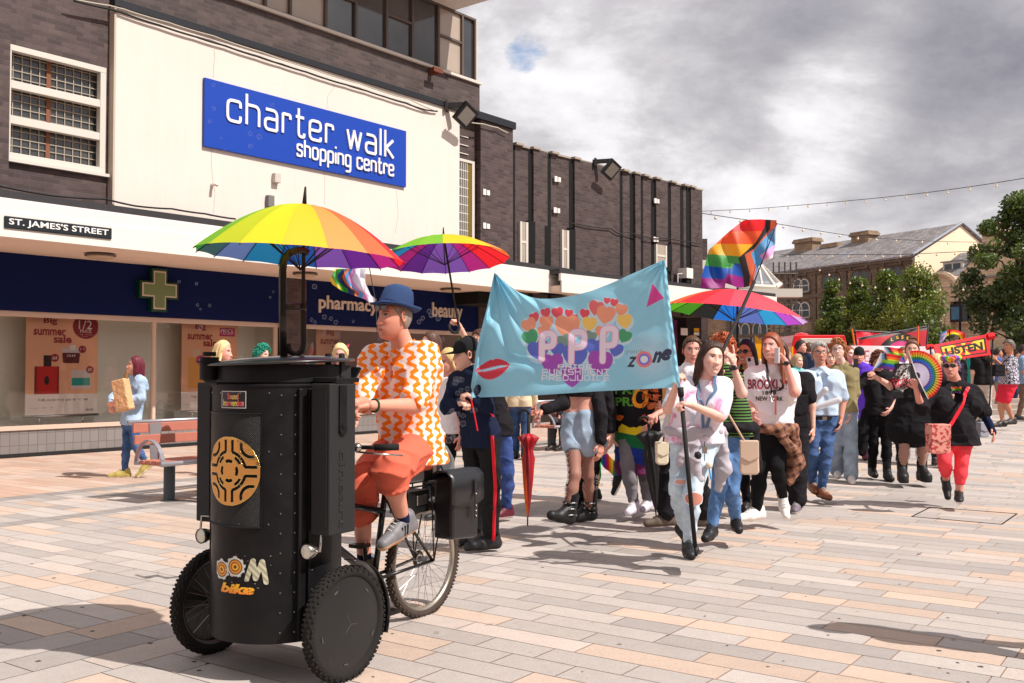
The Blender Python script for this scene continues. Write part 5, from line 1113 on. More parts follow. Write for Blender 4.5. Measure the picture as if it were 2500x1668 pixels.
def shades(parent, hc, B, s=1.0, frame=(.04, .04, .05), up=0.0, lens=(.03, .03, .035), size=1.0, clear=False, tilt=0.0):
 Bm=B.copy();ct, st=math.cos(tilt), math.sin(tilt);f2_, u2_=B[1]*ct+B[2]*st, B[2]*ct-B[1]*st
 b=MB();w=lambda p:hc+s*(p[0]*B[0]+p[1]*f2_+p[2]*u2_)
 zc=.018+up;yc=.098-(.12*up if up else 0)
 for sg in(-1, 1):
  ring=[w((sg*.033+.024*size*math.cos(a), yc-.10*abs(sg*.033+.024*size*math.cos(a))**1.5*3, zc+.018*size*math.sin(a)))for a in np.linspace(0, 2*np.pi, 16, endpoint=False)]
  b.tube(ring, .0028*s if not clear else .0022*s, 6, close=True);
  if not clear:b.add(ring, [tuple(range(16))], 1)
  b.tube([w((sg*.057, yc-.02, zc+.004)), w((sg*.077, yc-.045, zc+.004)), w((sg*.080, -.005, zc+.002))], .003*s, 5)
 b.tube([w((-.010, yc, zc+.005)), w((.010, yc, zc+.005))], .003*s, 5)
 return b.build('sunglasses' if not clear else 'glasses', [mat('gframe_%g'%frame[0], frame, rough=.3), mat('glens_%g'%lens[2], lens, rough=.05, spec=1.0)], parent, smooth=False)
JN=['hd', 'neck', 'shL', 'shR', 'elL', 'elR', 'wrL', 'wrR', 'hpL', 'hpR', 'knL', 'knR', 'anL', 'anR']
def person(label, px, D, H=1.68, yaw=0, stride=.22, fat=1.0, skin=SKIN, hd=None, J=None, hair=('short', (.25, .17, .12)), top=None, bottom=None, shoes=None, hands=None, pitch=(0, 0), toe=(0, 0), seed=0, group=None, base_z=None, head_kw=None, arms=True, vox=.012, hat=None, shade=None, cat='person', lean=0.0, legs=True, bust=0.0, hlen=.3, extras=None, foot=True):
 J=dict(J or{});rs=np.random.RandomState(seed);x0=P(px, 905, D)[0];bz=float(gz(x0, D))if base_z is None else base_z;base=np.array([x0, D, bz]);k=H/1.70
 root=thing('person', label, cat, base, group);f, l=fdir(yaw), ldir(yaw);up=Z3;d={}
 hip=base+up*.525*H+f*0;d['hpL']=hip+l*.085*k;d['hpR']=hip-l*.085*k
 d['anL']=base+l*.075*k+f*stride+up*.085;d['anR']=base-l*.075*k-f*stride+up*(.085+abs(stride)*.25)
 shc=base+up*.805*H+f*lean;d['shL']=shc+l*.165*k;d['shR']=shc-l*.165*k;d['neck']=shc+up*.045*H;d['hd']=base+up*.925*H+f*(.02+lean*1.3)
 for S_, sg in(('L', 1), ('R', -1)):
  d['el'+S_]=d['sh'+S_]-up*.28*k+l*sg*.045-f*.03*sg;d['wr'+S_]=d['el'+S_]-up*.235*k+f*(.06-.04*sg)+l*sg*.01
 for q, v in J.items():d[q]=P(v[0], v[1], D+v[2])
 if 'shL' in J and 'shR' in J and 'neck' not in J:d['neck']=(d['shL']+d['shR'])/2+up*.04*H
 if 'hd' in J and 'neck' not in J and 'shL' not in J:d['neck']=(d['shL']+d['shR'])/2+up*.03
 for S_ in 'LR':
  if 'kn'+S_ not in J:
   mdd=(d['hp'+S_]+d['an'+S_])/2;gap=max(0.0, (.47*H)**2-((d['hp'+S_]-d['an'+S_])**2).sum())**.5*.5;d['kn'+S_]=mdd+f*min(gap, .25)*.8+up*.01
 g=fat;hw=hd or(yaw, 0, 0);hf=fdir(hw[0]);hl=ldir(hw[0]);pt=math.radians(hw[1]);hf2=hf*math.cos(pt)-up*math.sin(pt)*1.0;hu=np.cross(hf2, hl)
 rl=math.radians(hw[2]if len(hw)>2 else 0);hl2=hl*math.cos(rl)+hu*math.sin(rl);hu2=hu*math.cos(rl)-hl*math.sin(rl);Bm=np.array([hl2, hf2, hu2]);hs=k**.6
 pr=[];nk=d['neck'];hc=d['hd'];sc_=k**.5
 pr+=[(nk-up*.02, hc-hu2*.06-hf2*.015, .058*sc_*(g**.5), .052*sc_*(g**.4)), (nk-up*.02, d['shL'], .055*g**.4, .048*g**.5), (nk-up*.02, d['shR'], .055*g**.4, .048*g**.5)]
 mh=(d['hpL']+d['hpR'])/2;ms=(d['shL']+d['shR'])/2;wa=mh*.62+ms*.38+up*0;tl=unit(d['shL']-d['shR']);hl_=unit(d['hpL']-d['hpR']);ff=unit(np.cross(tl, up))*-1;ff=f if abs(f@np.cross(up, tl))<.01 else unit(np.cross(tl, up))*np.sign(np.cross(tl, up)@f+1e-9)
 torso=[]
 for sg in(1, -1):
  s_=d['shL']if sg>0 else d['shR'];a=s_-tl*sg*.055*k-up*.07*k;w_=wa+hl_*sg*.055*k*g;h_=mh+hl_*sg*.068*k*g**.5+up*.03
  torso+=[(s_-tl*sg*.03-up*.03, a, .06*k*g**.3, .085*k*g**.5), (a, w_, .088*k*g**.6, .082*k*g), (w_, h_, .082*k*g, .095*k*g)]
  if bust:torso.append((a+ff*.05-up*.05, a+ff*(.06+.035*bust)-up*.075, .06*g**.5, .055*g**.5))
 if g>1.15:torso.append((wa+ff*.05*(g-1)*4*.4, wa+ff*.08*(g-1)-up*.08, .10*g, .10*g))
 pr+=torso;arm={};leg={}
 for S_ in 'LR':
  a, e, w_=d['sh'+S_], d['el'+S_], d['wr'+S_];ga=g**.8;arm[S_]=[(a, e, .044*k*ga, .036*k*ga), (e, w_, .036*k*ga, .024*k*g**.3)]
  h_, kn, an=d['hp'+S_], d['kn'+S_], d['an'+S_];leg[S_]=[(h_+(kn-h_)*.03, kn, .079*k*g, .048*k*g**.7), (kn, kn+(an-kn)*.35, .048*k*g**.7, .047*k*g**.7), (kn+(an-kn)*.35, an, .047*k*g**.7, .032*k*g**.3)]
  if arms:pr+=arm[S_]
  if legs:pr+=leg[S_]
 V, Fs=sdf_mesh(pr, vox, .03);V=smooth_mesh(V, Fs, 1);sk=np.array(lin(skin));C=np.tile(sk, (len(V), 1))
 hv, hf_, hcx=head(skin, **(head_kw or{}));hv=hv*hs@Bm+hc;Vl=[V, hv];Fl=[Fs, hf_+len(V)];Cl=[C, hcx];n=len(V)+len(hv)
 hands=hands or{}
 for S_, sg in(('L', 1), ('R', -1)):
  if not arms:break
  hd_=hands.get(S_, {});w_=d['wr'+S_];dr=hd_.get('d', unit(w_-d['el'+S_]));nm=hd_.get('n', l*sg*1.0+f*.15)
  hp_=hand_prims(w_-unit(dr)*.01, np.asarray(dr, float), np.asarray(nm, float), hd_.get('curl', .38), hd_.get('side', 1 if sg>0 else-1), k**.5, point=hd_.get('point', False))
  hp_.append((w_-unit(w_-d['el'+S_])*.03, w_+unit(dr)*.03, .026*k*g**.3, .019));v2, f2_=sdf_mesh(hp_, .0048 if D<12 else .006, .007);Vl.append(v2);Fl.append(f2_+n);Cl.append(np.tile(sk*np.array([1.02, .93, .9]), (len(v2), 1)));n+=len(v2)
 mesh('body', np.concatenate(Vl), np.concatenate(Fl), skin_mat(skin), root, smooth=True, col=np.concatenate(Cl))
 if hair:hair_mesh(root, hc, Bm, hair[0], hair[1], hs, seed, (head_kw or{}).get('full', 0), hlen, hair[2]if len(hair)>2 else None)
 def seg(ch, t0, t1, add, flare=0.0):
  """cut a chain of cones between arc fractions"""
  Ls=[np.linalg.norm(b_-a_)for a_, b_, _, _ in ch];T=sum(Ls);out=[];acc=0
  for(a_, b_, ra, rb), L_ in zip(ch, Ls):
   s0, s1=acc/T, (acc+L_)/T;acc+=L_;u0, u1=max(s0, t0), min(s1, t1)
   if u1<=u0:continue
   q0, q1=(u0-s0)/(s1-s0), (u1-s0)/(s1-s0);out.append((a_+(b_-a_)*q0, a_+(b_-a_)*q1, ra+(rb-ra)*q0+add+flare*u0, ra+(rb-ra)*q1+add+flare*u1))
  return out
 if bottom:
  ad=bottom.get('fit', .014)*.62;ln=bottom.get('len', .95);pr=[];kd=bottom.get('kind', 'trousers')
  for S_, sg in(('L', 1), ('R', -1)):pr+=seg(leg[S_], 0, ln, ad, bottom.get('flare', 0))
  for a_, b_, ra, rb in torso:
   if np.linalg.norm(a_-wa)<.14*g:pr.append((a_+(b_-a_)*bottom.get('rise', .45), b_, ra+(rb-ra)*.5+.006+ad*.3, rb+.008+ad*.4))
  pr.append((d['hpL']-up*.03, d['hpR']-up*.03, .09*k*g, .09*k*g))
  if kd=='skirt':
   kl=mh+up*.05;lo_=(d['knL']+d['knR'])/2;e_=kl+(lo_-kl)*ln;pr=[q for q in pr if False]+[(kl+l*.07*g, e_+l*.10*g, .11*g, .15*g), (kl-l*.07*g, e_-l*.10*g, .11*g, .15*g), (kl, e_, .12*g, .17*g), (kl+up*.12, kl, .09*g, .12*g)]
  V, Fs=sdf_mesh(pr, vox*.92, .028, fold=bottom.get('fold', .006), fseed=seed+3, fscale=bottom.get('fs', 1.0));V=smooth_mesh(V, Fs, 1)
  bo=mesh(bottom.get('name', 'trousers'), V, Fs, bottom['mat'], root, smooth=True)
 if top:
  ad=top.get('fit', .020)*.62;sl=top.get('sleeve', .32);hem=top.get('hem', -.02);pr=[]
  for a_, b_, ra, rb in torso:pr.append((a_, b_, ra+ad+.006, rb+ad+.010))
  if hem<0:
   for sg in(1, -1):h_=mh+hl_*sg*.075*k*g;pr.append((h_+up*.03, h_+up*hem, .090*k*g+ad, .095*k*g+ad+top.get('flare', .01)))
  pr+=[(nk-up*.025, d['shL'], .052*g**.4+ad*.6, .048*g**.5+ad), (nk-up*.025, d['shR'], .052*g**.4+ad*.6, .048*g**.5+ad)]
  if not top.get('open'):pr.append((nk-up*.02, nk+up*.008, .060*g**.4+ad*.4, .054*g**.4+ad*.3))
  if top.get('high'):pr.append((nk, hc-hu2*.10, .062, .060))
  ps=[]
  for S_ in 'LR':
   if sl>0:ps+=seg(arm[S_], 0, sl, ad+.002, top.get('sflare', .008))
  if sl<.6:pr+=ps
  cuts=[(mh+up*hem, -up)]
  V, Fs=sdf_mesh(pr, vox*.9, .030, fold=top.get('fold', .006), fseed=seed, fscale=top.get('fs', 1.0), cut=cuts if top.get('cut', True)else None);V=smooth_mesh(V, Fs, 1)
  if sl>=.6:V2, F2=sdf_mesh(ps, vox*.9, .03, fold=top.get('fold', .006), fseed=seed+9);F2=F2+len(V);V=np.concatenate([V, V2]);Fs=np.concatenate([Fs, F2])
  to=mesh(top.get('name', 't_shirt'), V, Fs, top['mat'], root, smooth=True);root_top=(V, Fs)
 else:root_top=None
 if shoes and foot:
  kd, cu_, cs_=shoes;V0, F0, mi=shoe_geo(kd)
  for S_, sg, pit, ty in(('L', 1, pitch[0], toe[0]), ('R', -1, pitch[1], toe[1])):
   an=d['an'+S_];fd=fdir(yaw+ty);sd_=ldir(yaw+ty);p_=math.radians(pit);fx=fd*math.cos(p_)-up*math.sin(p_);ux=up*math.cos(p_)+fd*math.sin(p_)
   V=V0*1.1*k**.5*np.array([1, sg, 1]);o_=an-ux*(.085 if kd!='platform' else .12)+fx*.02;Vw=o_+V[:, :1]*fx+V[:, 1:2]*sd_+V[:, 2:]*ux;Fq=F0 if sg>0 else F0[:, ::-1]
   m1=mat('shoe_%d%d%d'%tuple(int(v*99)for v in cu_), cu_, rough=.5, var=.12, vs=40, bump=.3, bs=60);m2=mat('sole_%d%d%d'%tuple(int(v*99)for v in cs_), cs_, rough=.7)
   so_=mesh('shoe', Vw, Fq, [m1, m2], root, smooth=True, mi=mi)
   if kd in('sneaker', 'boot', 'platform'):
    b=MB()
    for q in range(4 if kd=='sneaker' else 6):
     xx=.035+.02*q if kd=='sneaker' else .06-.012*q;zz_=.114-.0105*q if kd=='sneaker' else .10+.02*q
     xx*=1.1;zz_*=1.1;b.tube([o_+fx*(xx)+sd_*-.022+ux*(zz_-.008), o_+fx*(xx+.004)+ux*(zz_+.003), o_+fx*xx+sd_*.022+ux*(zz_-.008)], .0028, 5)
    b.build('laces', [mat('lace_%d'%int(cu_[0]*9), (.85, .83, .80)if sum(cu_)>1.0 or kd!='sneaker' and False else(.16, .16, .17), rough=.8)], so_)
 if shade:shades(root, hc, Bm, hs, **shade)
 info=dict(root=root, d=d, f=f, l=l, B=Bm, hc=hc, hs=hs, top=root_top, nk=nk, mh=mh, ms=ms, wa=wa, g=g, k=k)
 return info
def wrap(info, name, VT, plane, mt, off=.004, which='top', parent=None):
 """project a 2D text/shape onto the garment. plane=(centre, X, Y, dirIn)"""
 V, T=VT;c, X, Y, dn=plane;bv_=BVHTree.FromPolygons([tuple(v)for v in info[which][0]], [tuple(int(i)for i in f)for f in info[which][1]])
 out=[]
 for a, b in V:
  o=c+X*a+Y*b;h=bv_.ray_cast(Vector(o-dn*.5), Vector(dn));out.append(np.array(h[0])-dn*off if h[0]is not None else o)
 return mesh(name, out, T, mt, parent or info['root'])
def grid_shape(w, h, nx=10, ny=10):
 V=[(-w/2+w*i/nx, -h/2+h*j/ny)for i in range(nx+1)for j in range(ny+1)];T=[(i*(ny+1)+j, (i+1)*(ny+1)+j, (i+1)*(ny+1)+j+1, i*(ny+1)+j+1)for i in range(nx)for j in range(ny)]
 return np.array(V), T
def strap_on(info, name, pts, w, mt, off=.006, parent=None, n=24):
 """band following the garment between world points (seen from the front direction f)"""
 bv_=BVHTree.FromPolygons([tuple(v)for v in info['top'][0]], [tuple(int(i)for i in f)for f in info['top'][1]]);path=[]
 pts=[np.asarray(p, float)for p in pts]
 for a, b in zip(pts[:-1], pts[1:]):
  for k in range(n):path.append(a+(b-a)*k/n)
 path.append(pts[-1]);q=[];cc=(info['ms']+info['mh'])/2
 for p in path:
  loc, nrm, _, dist=bv_.find_nearest(Vector(p))
  q.append(np.array(loc)+np.array(nrm)*off if dist is not None and dist<.12 else p)
 q=np.array(q)
 for _ in range(3):q[1:-1]=(q[:-2]+2*q[1:-1]+q[2:])/4
 b=MB();T=np.gradient(q, axis=0);V=[];
 for p, t in zip(q, T):
  loc, nrm, _, _=bv_.find_nearest(Vector(p));nn=np.array(nrm);sd_=unit(np.cross(unit(t), nn));V+=[p-sd_*w/2, p+sd_*w/2, p+sd_*w/2+nn*.003, p-sd_*w/2+nn*.003]
 Fs=[(i*4+j, i*4+(j+1)%4, i*4+4+(j+1)%4, i*4+4+j)for i in range(len(q)-1)for j in range(4)]
 return mesh(name, V, Fs, mt, parent or info['root'])
def denim(name, c, fade=.35):
 def f(t):
  o=t.obj();n=t.noise(o, 7, 4, .6);n2=t.noise(o, 160, 2, .7);base=np.array(lin(c));hi=np.minimum(base*(1+2.2*fade)+.10*fade, 1)
  q=t.ramp(n, [(.35, base), (.85, hi)]);t.base(t.n('ShaderNodeVectorMath', {0:q, 3:t.m('MULTIPLY_ADD', n2, .4, .8)}, operation='SCALE').outputs[0]);t.bump(t.noise(o, 26, 3, .6), .4, .008)
 return mat(name, rough=.9, spec=.15, fn=f)
def fn_blobs(t):
 x, y, z=t.xyz(t.obj());q=t.m('ADD', x, t.m('MULTIPLY', y, .3))
 ph=t.m('MULTIPLY', t.m('SINE', t.m('MULTIPLY', z, 2*math.pi/.074)), 1.25);a=t.m('SINE', t.m('ADD', t.m('MULTIPLY', q, 2*math.pi/.060), ph));c=t.m('MULTIPLY', t.m('SINE', t.m('MULTIPLY_ADD', z, 4*math.pi/.074, 1.0)), .7)
 s=t.m('GREATER_THAN', t.m('ADD', a, c), .05);t.base(t.mix(s, lin((.95, .86, .83)), lin((1.0, .50, .10))));t.bump(t.noise(t.obj(), 11, 3, .6), .5, .02)
def fn_floral(t):
 o=t.obj();v=t.n('ShaderNodeTexVoronoi', {'Vector':o, 'Scale':19.0}, feature='DISTANCE_TO_EDGE').outputs[0];n=t.noise(o, 40, 3, .6);t.base(t.mix(t.m('GREATER_THAN', t.m('ADD', v, t.m('MULTIPLY', n, .12)), .15), lin((.13, .13, .22)), lin((.78, .76, .80))))
def fn_tiedye(t):
 o=t.obj();n=t.noise(o, 6.5, 4, .6, .6);n2=t.noise(t.n('ShaderNodeMapping', {'Vector':o, 'Location':(3, 1, 2)}).outputs[0], 6.0, 4, .6, .5)
 a=t.mix(t.ramp(n, [(.53, (0, 0, 0)), (.63, (1, 1, 1))]), lin((.93, .90, .94)), lin((.90, .55, .70)));a=t.mix(t.ramp(n2, [(.56, (0, 0, 0)), (.68, (.8, .8, .8))]), a, lin((.72, .82, .93)));t.base(a);t.bump(t.noise(o, 12, 3, .6), .5, .02)
def fn_plaid(t):
 x, y, z=t.xyz(t.obj());q=t.m('ADD', x, t.m('MULTIPLY', y, .5));s1=t.m('GREATER_THAN', t.m('SINE', t.m('MULTIPLY', t.m('ADD', q, t.m('MULTIPLY', z, .4)), 75)), .35);s2=t.m('GREATER_THAN', t.m('SINE', t.m('MULTIPLY', t.m('SUBTRACT', z, t.m('MULTIPLY', q, .4)), 75)), .35)
 t.base(t.mix(t.m('MULTIPLY', t.m('ADD', s1, s2), .5), lin((.60, .42, .33)), lin((.27, .15, .13))));t.bump(t.noise(t.obj(), 12, 3, .6), .6, .02)
def fn_stripes(cs, w, ax=2):
 def f(t):
  v=t.xyz(t.obj())[ax];q=t.m('FRACT', t.m('MULTIPLY', v, 1.0/w));n=len(cs);t.base(t.ramp(q, [(i/n, lin(c))for i, c in enumerate(cs)], 'CONSTANT'))
 return f
def fishnet_mat():
 if 'fishnet' in _mc:return _mc['fishnet']
 def f(t):
  x, y, z=t.xyz(t.obj());q=t.m('ADD', x, t.m('MULTIPLY', y, .6));k=2*math.pi/.026;a=t.m('ABSOLUTE', t.m('SINE', t.m('MULTIPLY', t.m('ADD', z, t.m('MULTIPLY', q, 1.5)), k/2)));b=t.m('ABSOLUTE', t.m('SINE', t.m('MULTIPLY', t.m('SUBTRACT', z, t.m('MULTIPLY', q, 1.5)), k/2)))
  s=t.m('LESS_THAN', t.m('MINIMUM', a, b), .26);tr=t.n('ShaderNodeBsdfTransparent');d=t.n('ShaderNodeBsdfDiffuse', {0:(.012, .010, .012, 1)});mx_=t.n('ShaderNodeMixShader', {0:s});t.L.new(tr.outputs[0], mx_.inputs[1]);t.L.new(d.outputs[0], mx_.inputs[2]);t.L.new(mx_.outputs[0], t.N['Material Output'].inputs[0])
 return mat('fishnet', fn=f)
C_black=cloth('cloth_black', (.13, .12, .135), var=.25);C_white=cloth('cloth_white', (.93, .90, .91));C_navy=cloth('cloth_navy', (.09, .12, .24), var=.25)
O=np.array([-1.156, 4.93, 0.0]);hh=unit(np.array([-.532, -.847, 0.0]));ll=np.array([-hh[1], hh[0], 0.0]);ll=-ll if ll@np.array([.847, -.532, 0])<0 else ll
def T3(a, b_, z):return O+hh*a+ll*b_+Z3*z
def paint_fn(t):
 o=t.obj();n=t.noise(o, 7, 5, .65);n2=t.noise(o, 90, 3, .6);t.base(t.ramp(n, [(.35, (.006, .006, .007)), (.7, (.011, .010, .010))]));t.L.new(t.ramp(n, [(.3, (.34, )*3), (.75, (.55, )*3)]), t.b.inputs['Roughness']);t.bump(n2, .12, .003)
M_drum=mat('drum_black', spec=.2, fn=paint_fn);M_box=mat('speaker_black', (.085, .085, .09), rough=.7, var=.2, vs=60, bump=.5, bs=300, bd=.002, spec=.5);M_metal=mat('steel', (.72, .70, .67), rough=.25, metal=1.0);M_frameb=mat('frame_black', (.06, .06, .065), rough=.3, coat=.3)
trike=thing('sound_tricycle', 'black speaker drum tricycle with brass grille disc and rainbow umbrella mount', 'tricycle', O)
R=.312;zb, zt=.19, 1.375
b=MB();b.lathe(T3(0, 0, 0), Z3, [(.27, zb+.01), (R, zb), (R, zt-.0), (R+.004, zt), (R+.004, zt+.008), (R, zt+.012), (R-.02, zt+.014), (.01, zt+.014)], 96, ref=hh);b.build('drum', [M_drum], trike, auto=True)
b=MB()
for sg in(1, -1):
 for an, w, dp in((63, .016, .030), (72, .012, .016)):
  a=math.radians(an)*sg;r_=hh*math.cos(a)+ll*math.sin(a);tq=np.cross(Z3, r_);b.box(O+r_*(R+dp/2)+Z3*(zb+zt)/2, (dp, w, zt-zb-.02), r_, tq, Z3)
b.build('seam_flange', [M_drum], trike, bevel=.002)
b=MB()
for an in(-60, -35, -12, 12, 38, 48, 60, 76):
 a=math.radians(an);r_=hh*math.cos(a)+ll*math.sin(a)
 for z in(np.linspace(zb+.05, zt-.04, 13)if abs(an)>45 else(zt-.03, zt-.30, .74)):b.sphere(O+r_*(R+.001)+Z3*z, .0045, 6)
b.build('rivets', [mat('rivet', (.50, .50, .50), rough=.35, metal=.8)], trike)
b=MB();b.lathe(T3(-.01, 0, 0), Z3, [(.30, zt+.014), (.305, zt+.02), (.30, zt+.105), (.01, zt+.105)], 64, ref=hh);b.build('top_ring', [M_drum], trike, auto=True)
lidn=unit(Z3+hh*.03-ll*.02);b=MB();b.lathe(T3(-.02, 0, zt+.108), lidn, [(.34, 0), (.365, .004), (.36, .014), (.2, .035), (.0, .042)], 64, ref=hh);b.build('lid', [mat('lid_black', (.10, .10, .105), rough=.32, coat=.4, spec=.6)], trike, smooth=True)
q=T3(.26, -.20, zt+.03);b=MB();b.cyl(q, q+Z3*.11, .045, seg=24);b.cyl(q+Z3*.085, q+Z3*.092, .062, seg=24);b.cyl(q+Z3*.115, q+Z3*.135, .032, seg=20);b.build('bubble_turret', [M_drum, M_metal], trike, auto=True)
b=MB()
for dx in(0, .09):b.box(T3(-.14, .20+dx, zt+.10), (.03, .02, .12), hh, ll, Z3)
b.box(T3(-.14, .20, zt+.05), (.14, .18, .10), hh, ll, Z3);b.build('control_deck', [M_box], trike, bevel=.006)
b=MB();b.box(T3(-.27, .20, zt+.03), (.012, .12, .15), unit(hh+Z3*.8), ll);b.build('phone_mount', [M_drum], trike)
def curved(name, a0, a1, z0_, z1_, dr, m_, parent, na=24, nz=2, mask=None, col=None, nn=None):
 A=np.radians(np.linspace(a0, a1, na));Zs=np.linspace(z0_, z1_, nz);V=np.array([O+(R+dr)*(hh*math.cos(a)+ll*math.sin(a))+Z3*z for a in A for z in Zs]);i, j=np.meshgrid(np.arange(na-1), np.arange(nz-1), indexing='ij');k=(i*nz+j).ravel();Fs=np.stack([k, k+nz, k+nz+1, k+1], 1)
 return mesh(name, V, Fs, m_, parent, smooth=True, col=col)
def px_drum(px, py):
 """angle (deg) and height on the drum for a photograph pixel"""
 d=P(px, py, 1.0)-np.array([0, 0, CAMZ]);A=d[:2]@d[:2];B_=-2*d[:2]@O[:2];Cc=O[:2]@O[:2]-R*R;D=(-B_-math.sqrt(max(B_*B_-4*A*Cc, 0)))/(2*A);p=np.array([0, 0, CAMZ])+d*D;r_=p-O;return math.degrees(math.atan2(r_@ll, r_@hh)), p[2]
def perf(t):
 x, y, z=t.xyz(t.obj());q=t.m('ADD', t.m('MULTIPLY', x, .9), t.m('MULTIPLY', y, -.75));a=t.m('SINE', t.m('MULTIPLY', q, 2*math.pi/.0085));b_=t.m('SINE', t.m('MULTIPLY', z, 2*math.pi/.0085));h=t.m('MULTIPLY', a, b_)
 t.base(t.ramp(h, [(.35, (.006, .006, .006)), (.55, (.09, .088, .088))]));t.bump(h, .8, .003)
aL, _=px_drum(537, 1100);aR, _=px_drum(641, 1100);zT=px_drum(600, 1010)[1];zB=px_drum(600, 1288)[1];aL=min(aL, -48)
curved('speaker_mesh', aL, aR, zB, zT, .004, mat('perforated', rough=.4, metal=.5, fn=perf), trike)
b=MB()
for z in(zB, zT):b.tube([O+(R+.005)*(hh*math.cos(a)+ll*math.sin(a))+Z3*z for a in np.radians(np.linspace(aL, aR, 20))], .004, 5)
for a in np.radians([aL, aR]):b.tube([O+(R+.005)*(hh*math.cos(a)+ll*math.sin(a))+Z3*z for z in(zB, zT)], .004, 5)
b.build('mesh_rim', [M_drum], trike)
ca, cz=px_drum(583, 1150);cz=(px_drum(583, 1066)[1]+px_drum(583, 1236)[1])/2;rz=(px_drum(583, 1066)[1]-px_drum(583, 1236)[1])/2
aa0, _=px_drum(528.5, 1150)if True else(0, 0);aa1, _=px_drum(638, 1150);ca=math.degrees(math.radians((aa1))-rz/R);print('disc', ca, cz, rz, aa0, aa1)
N_=150;uu=np.linspace(-1, 1, N_);UU, VV=np.meshgrid(uu, uu, indexing='ij');rr=np.hypot(UU, VV);an=np.degrees(np.arctan2(VV, UU))%360
hole=np.zeros_like(rr, bool)
hole|=(np.abs(rr-.285)<.05)&((np.abs((an%90)-45)>19))
hole|=(np.abs(rr-.56)<.048)&(np.abs(((an+45)%90)-45)<45)&(np.abs((an%90))>12)&(np.abs((an%90))<78)
hole|=(np.abs(rr-.44)<.045)&(np.abs((an%90)-45)<17)
for c_ in(0, 90, 180, 270):
 ca_, sa_=math.cos(math.radians(c_)), math.sin(math.radians(c_));u_=UU*ca_+VV*sa_;v_=-UU*sa_+VV*ca_;hole|=(np.abs(np.abs(v_)-.13)<.05)&(u_>.54)&(u_<.90)
 for c2 in(45, ):
  a2=math.radians(c_+c2);cu_=UU-1.02*math.cos(a2);cv_=VV-1.02*math.sin(a2);hole|=(np.abs(np.hypot(cu_, cv_)-.30)<.05)&(rr<.93)
keep=(rr<1.0);V=[];
Ag=math.radians(ca)+UU*rz/R;Zg=cz+VV*rz
V=np.stack([O[0]+(R+.012)*(hh[0]*np.cos(Ag)+ll[0]*np.sin(Ag)), O[1]+(R+.012)*(hh[1]*np.cos(Ag)+ll[1]*np.sin(Ag)), Zg], -1).reshape(-1, 3)
i, j=np.meshgrid(np.arange(N_-1), np.arange(N_-1), indexing='ij');kf=(keep[:-1, :-1]&keep[1:, 1:]&~hole[:-1, :-1]);k_=(i*N_+j)[kf];Fs=np.stack([k_, k_+N_, k_+N_+1, k_+1], 1)
us=np.unique(Fs);mp=np.full(len(V), -1);mp[us]=np.arange(len(us));brass=mat('brass', (.90, .74, .45), rough=.13, metal=1.0, bump=.15, bs=12, bd=.02)
bo=mesh('brass_disc', V[us], mp[Fs], brass, trike, smooth=True);md=bo.modifiers.new('t', 'SOLIDIFY');md.thickness=.003;md.offset=0
M_stick=mat('sticker', attr=True, rough=.35, spec=.5)
def sticker(name, x0, x1, y0, y1, nu, nv, colf, dr=.0035, keepf=None):
 a0, _=px_drum(x0, (y0+y1)/2);a1, _=px_drum(x1, (y0+y1)/2);z1_=px_drum((x0+x1)/2, y0)[1];z0_=px_drum((x0+x1)/2, y1)[1]
 u, v=np.meshgrid(np.linspace(0, 1, nu), np.linspace(0, 1, nv), indexing='ij');A=np.radians(a0+(a1-a0)*u);Zs=z0_+(z1_-z0_)*v
 V=np.stack([O[0]+(R+dr)*(hh[0]*np.cos(A)+ll[0]*np.sin(A)), O[1]+(R+dr)*(hh[1]*np.cos(A)+ll[1]*np.sin(A)), Zs], -1).reshape(-1, 3);C, K=colf(u.ravel(), v.ravel());i, j=np.meshgrid(np.arange(nu-1), np.arange(nv-1), indexing='ij');k=(i*nv+j).ravel();Fs=np.stack([k, k+nv, k+nv+1, k+1], 1);Fs=Fs[K[Fs].all(1)]
 us=np.unique(Fs);mp=np.full(len(V), -1);mp[us]=np.arange(len(us));return mesh(name, V[us], mp[Fs], M_stick, trike, smooth=True, col=C[us])
def st_sound(u, v):
 C=np.tile(np.array([.01, .01, .012]), (len(u), 1));bd=(u<.03)|(u>.97)|(v<.05)|(v>.95);C[bd]=(.55, .53, .50)
 for s_, bx in(('Sound', (.28, .52, .72, .88)), ('Intervention', (.08, .12, .92, .50))):
  V_, T_=text_fit(s_, *bx, bold=.02);mk=tri_mask(u, v, V_, T_);C[mk]=np.stack([.8+0*u[mk], .35+.3*np.sin(14*u[mk]), .05+.25*(np.sin(31*u[mk])>.5)], 1).clip(0, 1)
 return C, np.ones(len(u), bool)
sticker('name_sticker', 543, 602, 955, 997, 90, 60, st_sound)
